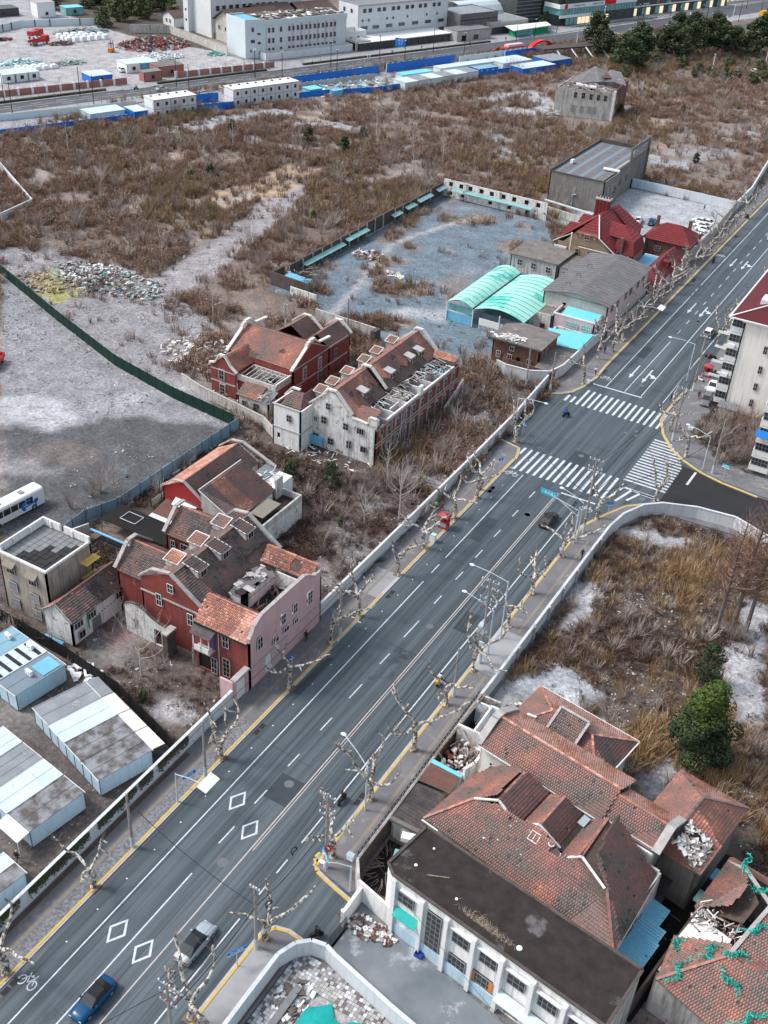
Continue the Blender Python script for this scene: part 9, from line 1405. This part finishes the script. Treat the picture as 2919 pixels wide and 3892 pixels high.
# ================================================================ VEHICLES
def lathe_profile(mb,secs):
 """body skin from cross sections: list of (y, [(x,z)...])"""
 b=len(mb.v);n=len(secs[0][1])
 for y,P in secs:mb.v+=[(x,y,z)for x,z in P]
 for i in range(len(secs)-1):
  for k in range(n-1):mb.face([b+i*n+k,b+i*n+n+k,b+i*n+n+k+1,b+i*n+k+1])
 mb.face([b+k for k in range(n)]);mb.face([b+(len(secs)-1)*n+k for k in range(n)][::-1])
def wheel(R,x,y,r=.33,w=.22,rim='grey steel'):
 W_=MB().M('tyre').tube([(x-w/2,y,r),(x+w/2,y,r)],r,14).build('wheel',R);MB().M(rim).tube([(x-w/2-.012,y,r),(x+w/2+.012,y,r)],r*.62,10).build('rim',W_)
def car(name,label,m,loc,rz,L=4.7,Wd=1.82,H=1.45,suv=0,roof=None,cat='car'):
 frame(loc[0],loc[1],rz);R=thing(name,label,cat,(0,0,loc[2]if len(loc)>2 else.01));w=Wd/2;h=L/2
 def S(y,zb,zs,k):return(y,[(-w*k,zb),(-w*k*1.0,mix(zb,zs,.55)),(-w*k*.93,zs),(-w*k*.5,zs+.05),(w*k*.5,zs+.05),(w*k*.93,zs),(w*k,mix(zb,zs,.55)),(w*k,zb)])
 zt=.95 if not suv else 1.05;rear=zt if not suv else zt+.02
 b=MB().M(m);lathe_profile(b,[S(-h,.4,rear-.2,.8),S(-h+.12,.25,rear-.03,.93),S(-h*.6,.2,rear,1),S(0,.2,zt-.05,1),S(h*.4,.2,zt-.08,1),S(h*.75,.22,zt-.16,.97),S(h-.1,.28,zt-.32,.88),S(h,.38,zt-.42,.74)]);b.build('body',R,True)
 a0,a1,a2,a3=(-h*.78,-h*.42,h*.08,h*.42)if not suv else(-h*.95,-h*.8,h*.1,h*.44);zc=zt-.02
 def C(y,k,z):return[(-w*k,y,z),(w*k,y,z)]
 g=MB().M('car glass');A=C(a0,.82,zc)+C(a1,.68,H)[::-1];g.poly([(-w*.82,a0,zc),(w*.82,a0,zc),(w*.68,a1,H),(-w*.68,a1,H)]);g.poly([(w*.82,a3,zc-.06),(-w*.82,a3,zc-.06),(-w*.7,a2,H),(w*.7,a2,H)])
 for s in(-1,1):P=[(s*w*.86,a0+.1,zc),(s*w*.88,a3-.1,zc-.05),(s*w*.71,a2,H-.02),(s*w*.69,a1,H-.02)];g.poly(P if s>0 else P[::-1])
 g.build('window_glass',R);rb=MB().M(roof or m);rb.hexa([(-w*.69,a1,H-.03),(w*.69,a1,H-.03),(w*.71,a2,H-.03),(-w*.71,a2,H-.03),(-w*.64,a1+.06,H+.03),(w*.64,a1+.06,H+.03),(w*.66,a2-.05,H+.03),(-w*.66,a2-.05,H+.03)]);
 for s in(-1,1):
  for(ya,yb,ka,kb)in((a0,a1,.85,.7),(a3,a2,.85,.71)):rb.beam((s*w*ka,ya,zc-.03),(s*w*kb,yb,H-.03),.07,.05)
 rb.build('roof',R)
 for s in(-1,1):
  MB().M('tail lamp').box(s*w*.55,-h-.02,rear-.28,s*w*.86,-h+.1,rear-.12).build('tail_light',R);MB().M('head lamp').box(s*w*.5,h-.2,zt-.45,s*w*.8,h-.03,zt-.32).build('headlight',R);MB().M(m).box(s*w*.95,a3-.5,zc-.02,s*(w+.16),a3-.32,zc+.12).build('mirror',R)
  for y in(-h*.58,h*.6):wheel(R,s*(w-.1),y)
 MB().M('sign white').box(-.22,-h-.03,.55,.22,-h+.02,.66).build('number_plate',R);frame();return R
UP=0;DN=math.pi
p=lambda c,u,v:tuple(at(c,u,v)[:2])
car('sedan','silver blue sedan driving up the right hand lane near the bottom','car silver',(-43.6,47.9),R_(1),4.9,roof='car glass');car('sedan','bright blue sedan with dark roof coming down at the bottom edge','car blue',(-47.8,38.3),DN+R_(-1),4.8,roof='car black');car('sedan','black sedan driving up toward the zebra crossing','car black',(-43.85,134.9),R_(-1),4.6)
car('suv','dark red lit crossover with pale roof beside the apartment block','car grey',(-43.3,219.5),R_(-1),4.6,1.85,1.6,1,roof='car white');x,y=p('ap',150,600);car('suv','dark parked car behind the small grey shed by the apartments','car grey',(x,y),DN+.1,4.5,1.8,1.6,1,roof='car grey');x,y=p('ap',192,505);car('suv','white parked car beside the apartment block','car white',(x,y),DN+.1,4.3)
for i,(c,u,v,m,rz,lb,s)in enumerate((('far',290,250,'car white',R_(75),'nearest white car parked in the court behind the wall',0),('far',275,205,'car white',R_(75),'second white car parked in the court',0),('far',330,165,'car white',R_(75),'white car of the back pair in the parking court',0),('far',250,150,'car white',R_(75),'farthest white car in the parking court',0),('far',215,330,'car white',R_(80),'white car half hidden by the plane branches',0),('c6',855,560,'car white',R_(10),'white car parked behind the scarlet villa',0),('c6',940,570,'car blue',R_(10),'blue car parked behind the scarlet villa',0),('c6',420,20,'car white',0,'x',0),('c1',765,450,'car white',R_(60),'white crossover parked at the scrap yard gate',1),('c1',1025,570,'car silver',TROT,'pale car on the far avenue before the white containers',0),('c2',785,450,'taxi green',TROT,'yellow green taxi on the far avenue',0),('c2',985,415,'car silver',TROT,'white and red car on the far avenue before the dark shopfront',0),('c2',1645,320,'car red',TROT,'red car on the far avenue at the office block',0),('c3',600,200,'car white',TROT-.3,'white car turning at the far crossroads',0),('c3',930,185,'car red',TROT,'red car stopped at the far zebra crossing',0),('c3',1245,135,'taxi yellow',TROT,'yellow taxi beyond the far zebra crossing',0),('c3',1470,455,'car white',R_(40),'white parked car behind the far park trees',0),('c3',1570,450,'car white',R_(40),'white parked car at the right edge behind the park',1),('c1',150,-2,'car white',0,'x',0))):
 if lb!='x':x,y=p(c,u,v);r_=rz if abs(rz)<.001 or rz not in(TROT,TROT-.3)else rz-math.pi/2;car('parked_car' if i<9 or i>15 else 'car',lb,m,(x,y),r_,4.5,1.8,1.45+.15*s,s)
def bus(label,loc,rz,L=10.8,art=True,H=3.1):
 frame(loc[0],loc[1],rz);R=thing('coach',label,'bus',(0,0,0));w=1.25;b=MB().M('bus white');P=[(-w,.35),(-w,H-.25),(-w+.18,H-.05),(-w+.5,H),(w-.5,H),(w-.18,H-.05),(w,H-.25),(w,.35)];lathe_profile(b,[(-L/2,[(x*.94,z)for x,z in P]),(-L/2+.2,P),(L/2-.3,P),(L/2,[(x*.93,z-.05)for x,z in P])]);b.build('body',R)
 for s in(-1,1):
  n=int((L-1.4)/1.35)
  for i in range(n):y=-L/2+.7+i*1.35;MB().M('car glass').box(s*w,y,1.45,s*(w+.015),y+1.22,2.5).build('window',R)
  if art:
   q=MB().M('sign blue');X=s*(w+.02);pts=lambda L_:[(X,y,z)for y,z in(L_ if s>0 else L_[::-1])]
   for k in range(7):a0,a1=1.2+k*.42,1.2+(k+1)*.42;c0=lambda a,r:(2.4+r*1.1*math.cos(a),1.35+r*.75*math.sin(a));q.poly(pts([c0(a0,.8),c0(a0,1.25),c0(a1,1.25),c0(a1,.8)]))
   q.poly(pts([(1.4,1.0),(4.2,1.3),(4.2,1.6),(1.4,1.3)]));q.poly(pts([(3.3,.5),(3.7,.5),(3.9,1.2),(4.2,1.9),(3.9,1.9)]));q.poly(pts([(3.3,1.1),(4.1,1.9),(3.5,1.85)]));q.build('livery',R)
  for y in(-L*.3,L*.31):wheel(R,s*(w-.12),y,.48,.3)
  MB().M('head lamp').box(s*.7,L/2-.05,.7,s*1.05,L/2+.02,.95).build('headlight',R)
 MB().M('car glass').box(-1.05,L/2-.06,1.3,1.05,L/2+.015,2.6).build('windscreen',R);MB().M('car glass').box(-1,-L/2-.015,1.6,1,-L/2+.05,2.6).build('rear_window',R)
 for y in(-2,2.2):MB().M('container roof grey').box(-.45,y-.4,H,.45,y+.4,H+.12).build('roof_hatch',R)
 if L<10:MB().M('mall dark').box(-1,L/2-.02,2.55,1,L/2+.03,2.85).build('destination_board',R)
 frame()
bus('white coach with blue lettering swirl parked at the left edge',(-111.9,89.9),R_(-6));bus('white city bus with orange display at the right edge of the road',(-46.6,291.5),DN,9.5,False)
# trucks and machines
frame(*T(27,86)[:2],TROT-R_(70));R=thing('truck','red tipper truck standing among stacked sheets in the scrap yard','truck',(0,0,0));MB().M('truck red').box(-1.2,2.4,.7,1.2,4.6,3).build('cab',R);MB().M('car glass').box(-1,4.6,1.8,1,4.63,2.7).build('windscreen',R);b=MB().M('grey steel').box(-1.2,-4.4,.9,1.2,2.2,1.2);b.M('truck red').box(-1.25,-4.4,1.2,-1.1,2.2,1.9).box(1.1,-4.4,1.2,1.25,2.2,1.9);b.build('load_bed',R);[wheel(R,s*1,y,.5,.3)for s in(-1,1)for y in(-3.2,-2,3.4)];frame()
frame(*T(31,97)[:2],TROT-R_(60));R=thing('truck','second red truck with raised body behind the first','truck',(0,0,0));MB().M('truck red').box(-1.2,1,.7,1.2,3.4,3.2).build('cab',R);MB().M('truck red').box(-1.2,-4,1.4,1.2,.8,3).build('load_bed',R);[wheel(R,s*1,y,.5,.3)for s in(-1,1)for y in(-3,2)];frame()
frame(*T(46,63)[:2],.4);R=thing('forklift','orange and black forklift in the open scrap yard','forklift',(0,0,0));MB().M('orange').box(-.9,-1.4,.4,.9,1,1.3).build('body',R);b=MB().M('dark steel');[b.box(x-.06,y-.06,1.3,x+.06,y+.06,3)for x in(-.7,.7)for y in(-1,.8)];b.box(-.8,-1.1,3,.8,.9,3.1);b.box(-.5,1.1,.1,-.35,1.25,4).box(.35,1.1,.1,.5,1.25,4);b.build('mast',R);[wheel(R,s*.8,y,.35,.25)for s in(-1,1)for y in(-1,.8)];frame()
x,y=at('c7',0,350)[:2];frame(x-1,y,.5);R=thing('truck','red truck tail poking in at the left edge of the gravel yard','truck',(0,0,0));b=MB().M('truck red').box(-1.2,-3,.8,1.2,2,1).box(-1.2,-3,1,-1.1,2,1.6).box(1.1,-3,1,1.2,2,1.6).box(-1.2,1.9,1,1.2,2,1.6);b.build('load_bed',R);[wheel(R,s*1,q,.45,.3)for s in(-1,1)for q in(-2,.8)];frame()
x,y=p('c3',1630,100);frame(x,y,TROT-R_(90));R=thing('van','orange yellow van in the upper right corner','van',(0,0,0));MB().M('taxi orange').box(-1.1,-2.6,.4,1.1,2.6,2.6).build('body',R);MB().M('car glass').box(-1,2.6,1.4,1,2.62,2.3).build('windscreen',R);[wheel(R,s,q,.4,.25)for s in(-1,1)for q in(-1.6,1.6)];frame()
# ---------------------------------------------------------------- people: one skinned body each
def body(parent,J,E,rad,m,name='body'):
 me=bpy.data.meshes.new(name);me.from_pydata(J,E,[]);o=bpy.data.objects.new(name,me);COL.objects.link(o);o.parent=parent;md=o.modifiers.new('skin','SKIN');md.use_smooth_shade=True
 for i,r in enumerate(rad):me.skin_vertices[0].data[i].radius=(r,r*.85)
 me.skin_vertices[0].data[0].use_root=True;s=o.modifiers.new('sub','SUBSURF');s.levels=1;s.render_levels=1
 for k in([m]if isinstance(m,str)else m):me.materials.append(MATS[k])
 return o
def person(label,loc,rz,top='cloth black',legs='cloth dark',pose='walk',z=.12,hair='hair',bag=None,ride=0):
 R=thing('person',label,'person',(loc[0],loc[1],z),rz);k=.32 if pose=='walk' else.08
 hip=.95+ride*-.1
 if ride:J=[(0,0,.85),(0,.02,1.1),(0,.06,1.38),(0,.08,1.5)];kn=[(s*.2,.38,.8)for s in(-1,1)];ft=[(s*.18,.3,.35)for s in(-1,1)];el=[(s*.27,.22,1.15)for s in(-1,1)];hd=[(s*.25,.5,1.1)for s in(-1,1)];tz=.08
 else:J=[(0,0,hip),(0,0,1.15),(0,.01,1.4),(0,.02,1.5)];kn=[(-.1,k*.6,.5),(.1,-k*.25,.5)];ft=[(-.1,k,.08),(.1,-k,.1)];el=[(-.26,-k*.5,1.15),(.26,k*.4,1.15)];hd=[(-.27,-k*.1,.9),(.27,k*.8,.93)];tz=0
 up=body(R,[J[0],J[1],J[2],J[3],(-.19,0+tz,1.4),(.19,0+tz,1.4),el[0],el[1],hd[0],hd[1]],[(0,1),(1,2),(2,3),(2,4),(2,5),(4,6),(5,7),(6,8),(7,9)],[.15,.15,.15,.07,.09,.09,.06,.06,.045,.045],top,'coat')
 body(R,[(0,0,J[0][2]),(-.1,0,J[0][2]-.05),(.1,0,J[0][2]-.05),kn[0],kn[1],ft[0],ft[1],(ft[0][0],ft[0][1]+.16,ft[0][2]-.03),(ft[1][0],ft[1][1]+.16,ft[1][2]-.03)],[(0,1),(0,2),(1,3),(2,4),(3,5),(4,6),(5,7),(6,8)],[.14,.1,.1,.07,.07,.045,.045,.04,.04],legs,'trousers')
 h=MB().M('skin');y0=.05+tz;h.blob((0,y0,1.65),.105,(.85,1,1.15),10,0);h.blob((0,y0+.11,1.64),.022,n=5);h.tube([(0,y0-.02,1.48),(0,y0,1.58)],.055,6);[h.blob((s*.09,y0,1.65),.025,n=5)for s in(-1,1)];[h.blob((hd[i][0],hd[i][1]+.03,hd[i][2]-.06),.045,(.7,.7,1.3),6)for i in(0,1)];H_=h.build('head',R,True,True);MB().M(hair).blob((0,y0-.02,1.69),.115,(.9,1,1),8,0).build('hair',H_,True,True)
 if bag:MB().M(bag).box(.24,k*.6-.1,.5,.34,k*.6+.12,.82).build('bag',R,False,True)if 0 else tag(MB().M(bag).box(loc[0]+.26,loc[1]-.12,z+.5,loc[0]+.36,loc[1]+.12,z+.82).build('carrier_bag'),'red carrier bag held by the walker near the apartments','bag')
 return R
def bike_(label,loc,rz,m='dark steel',name='motor_scooter',cover=None,z=.01,rider=None,box=None,cat='scooter'):
 frame(loc[0],loc[1],rz);R=thing(name,label,cat,(0,0,z));w=name=='bicycle'
 for y in(-.6,.62):W_=MB().M('tyre' if not w else 'turquoise net').tube([(-.05 if not w else-.02,y,.28),(.05 if not w else.02,y,.28)],.28,12).build('wheel',R)
 b=MB().M(m)
 if w:[b.tube([p_,q_],.025,5)for p_,q_ in(((0,-.6,.28),(0,-.15,.75)),((0,-.15,.75),(0,.5,.8)),((0,.5,.8),(0,.62,.28)),((0,-.05,.3),(0,-.15,.75)),((0,-.05,.3),(0,.5,.8)),((0,-.6,.28),(0,-.05,.3)))]
 else:b.box(-.16,-.65,.35,.16,.0,.72).box(-.14,0,.25,.14,.4,.38);b.hexa([(-.17,.35,.3),(.17,.35,.3),(.17,.5,.35),(-.17,.5,.35),(-.15,.45,1),(.15,.45,1),(.15,.55,.95),(-.15,.55,.95)])
 b.build('frame',R);MB().M('slab black').box(-.14,-.6,.74,.14,.05,.82).build('seat',R);MB().M('dark steel').beam((-.32,.45,1.02),(.32,.45,1.02),.05,.05).build('handlebar',R)
 if cover:MB().M(cover).blob((0,.35,1.15),.5,(.9,.9,.6),8).build('wind_shield',R)
 if box:MB().M(box).box(-.2,-.95,.75,.2,-.6,1.1).build('top_box',R)
 frame()
 if rider:person(rider[0],loc,rz,*rider[1:],z=z,ride=1)
 return R
bike_('scooter with blue canopy crossing near the north zebra',p('c9',520,715),DN-.5,'dark steel',cover='cloth blue',rider=('rider in dark clothes under the blue scooter canopy','cloth black','cloth dark'))
bike_('black scooter ridden along the west kerb by the pink shed',p('c6',1320,810),DN,rider=('rider in black on the scooter beside the west kerb','cloth black','cloth black'));bike_('black scooter ridden on the pavement near the parking court corner',p('c6',1530,540),.6,rider=('rider in black on the pavement beside the far plane trees','cloth black','cloth black'),z=.12);bike_('dark red scooter far up the west pavement',p('c6',1625,345),DN,'truck red',rider=('far rider in dark clothes at the top of the west pavement','cloth dark','cloth black'),z=.12)
bike_('yellow delivery scooter riding in the east bike lane',p('c12',945,1490),0,'taxi orange',rider=('rider with white helmet on the yellow scooter','cloth white','cloth dark','walk'),box='taxi orange');bike_('black scooter in the bike lane behind the red clamp pole',p('c15',1105,1010),0,rider=('rider in black behind the red clamp pole','cloth black','cloth black'));bike_('black scooter at the driveway mouth by the rounded wall',p('c16',1035,960),-.6,rider=('rider in black on the scooter at the yard driveway','cloth black','cloth black'),z=.02);bike_('scooter passing on the far avenue at the scrap yard gate',p('c1',858,565),TROT-R_(90),rider=('rider in dark clothes on the far avenue','cloth black','cloth dark'))
for i,(c,u,v,lb,m)in enumerate((('ap',110,450,'silver scooter parked by the striped leaning pole','plastic white'),('ap',205,400,'dark scooter parked behind the maroon phone booth','dark steel'),('ap',170,290,'red scooter parked under the drying racks','truck red'),('ap',195,300,'black scooter parked under the drying racks','dark steel'))):bike_(lb,p(c,u,v),1.2+i*.2,m,z=.02)
bike_('turquoise bicycle lying in the dark gravel yard','',0)if 0 else None
bike_('turquoise share bicycle in front of the arched canopy',p('c5',1265,1215),1.2,'turquoise net','bicycle',cat='bicycle');R=bike_('turquoise share bicycle fallen on the dark gravel',p('c7',880,1115),1.0,'turquoise net','bicycle',cat='bicycle');R.rotation_euler[0]=R_(80)
for lb,c,u,v,rz,a,b_,z in(('walker in black on the east pavement beside the long white wall','c13',505,690,DN,'cloth black','cloth black',.12),('walker in black holding a red bag near the apartments','ap',97,575,0,'cloth black','cloth dark',.02),('person in black standing on the pavement at the north east corner','c9',1110,635,1,'cloth black','cloth black',.12),('worker in lime vest standing by the white wall near the booth','c12',925,400,1,'vest lime','cloth dark',.12),('person in dark red coat by the white wall near the booth','c12',962,400,2,'cloth red','cloth black',.12),('person in black beside the pink wall of the corner house','c12',105,1225,0,'cloth black','cloth black',.12),('person with yellow helmet by the porch of the stained container','c14',125,1060,0,'cloth black','cloth dark',.0),('person in black walking in the parking court','c6',1262,490,1,'cloth black','cloth black',.02),('person in white near the curved wall by the north zebra','c9',685,485,0,'cloth white','cloth dark',.12),('person in black near the pink annex under the plane trees','c9',735,365,0,'cloth black','cloth dark',.12),('person in white at the foot of the pink annex','c9',715,355,0,'cloth white','cloth dark',.12),('pair walking below the retaining wall, left one','c2',476,415,TROT,'cloth black','cloth black',.12),('first white clad person at the dark shopfront','c2',824,370,0,'cloth white','cloth white',.12),('second white clad person at the dark shopfront','c2',838,370,0,'cloth white','cloth white',.12),('person in black near the dark shopfront doorway','c2',978,345,0,'cloth black','cloth black',.12),('person in black farther along the dark shopfront','c2',1165,315,0,'cloth black','cloth black',.12),('person on the far pavement beside the office block','c2',1468,290,0,'cloth black','cloth dark',.12),('person in black at the corner of the subway shelter','c3',35,255,0,'cloth black','cloth black',.12),('person in pale coat beside the far hedge','c3',195,240,0,'cloth white','cloth dark',.12),('person near the shops beside the small green tree','c3',300,215,0,'cloth black','cloth dark',.12)):
 x,y=p(c,u,v);q=person(lb,(x,y),rz,a,b_,z=z,bag='cloth red' if 'red bag' in lb else None,hair='vest lime' if 'helmet' in lb else 'hair')
pm_=[]
for i in range(26):
 x,y=T(265+i*2.3,18.6+math.sin(i)*.4)[:2];pm_.append((x,y))
b0=bike_('parked scooter in the row before the shopping centre',pm_[0],TROT,'grey steel',z=.12);b0['group']='scooters parked before the shopping centre';gi=[MATS[k]for k in('grey steel',)]
for x,y in pm_[1:]:dup(b0,(x,y,.12),TROT+random.gauss(0,.2))
# ---------------------------------------------------------------- things that share a label are told apart by their place in the photograph
from collections import defaultdict
D_=defaultdict(list)
for o in SC.objects:
 if 'label' in o and 'group' in o and o.parent is None:D_[(o['group'],o['label'])].append(o)
RI=RW.transposed()
def py_(o):
 w=o.location if(o.type=='EMPTY' or o.location.length>0)else sum((Vector(c)for c in o.bound_box),Vector())/8;c=RI@(w-Vector((0,0,CAMH)));return(c.y/c.z,c.x/c.z)
def ordw(n):return f"{n}{'th' if 10<n%100<14 else {1:'st',2:'nd',3:'rd'}.get(n%10,'th')}"
for(g_,l_),L in D_.items():
 if len(L)<2:continue
 wide='avenue' in g_ or 'crossroads' in g_ or 'centre' in g_ or 'park' in g_ or 'scrap' in g_ or 'wires' in g_ or 'bank' in g_
 L.sort(key=lambda o:py_(o)[1]if wide else-py_(o)[0])
 for i,o in enumerate(L):o['label']=f"{l_}, {ordw(i+1)} from the {'left' if wide else 'bottom'}"
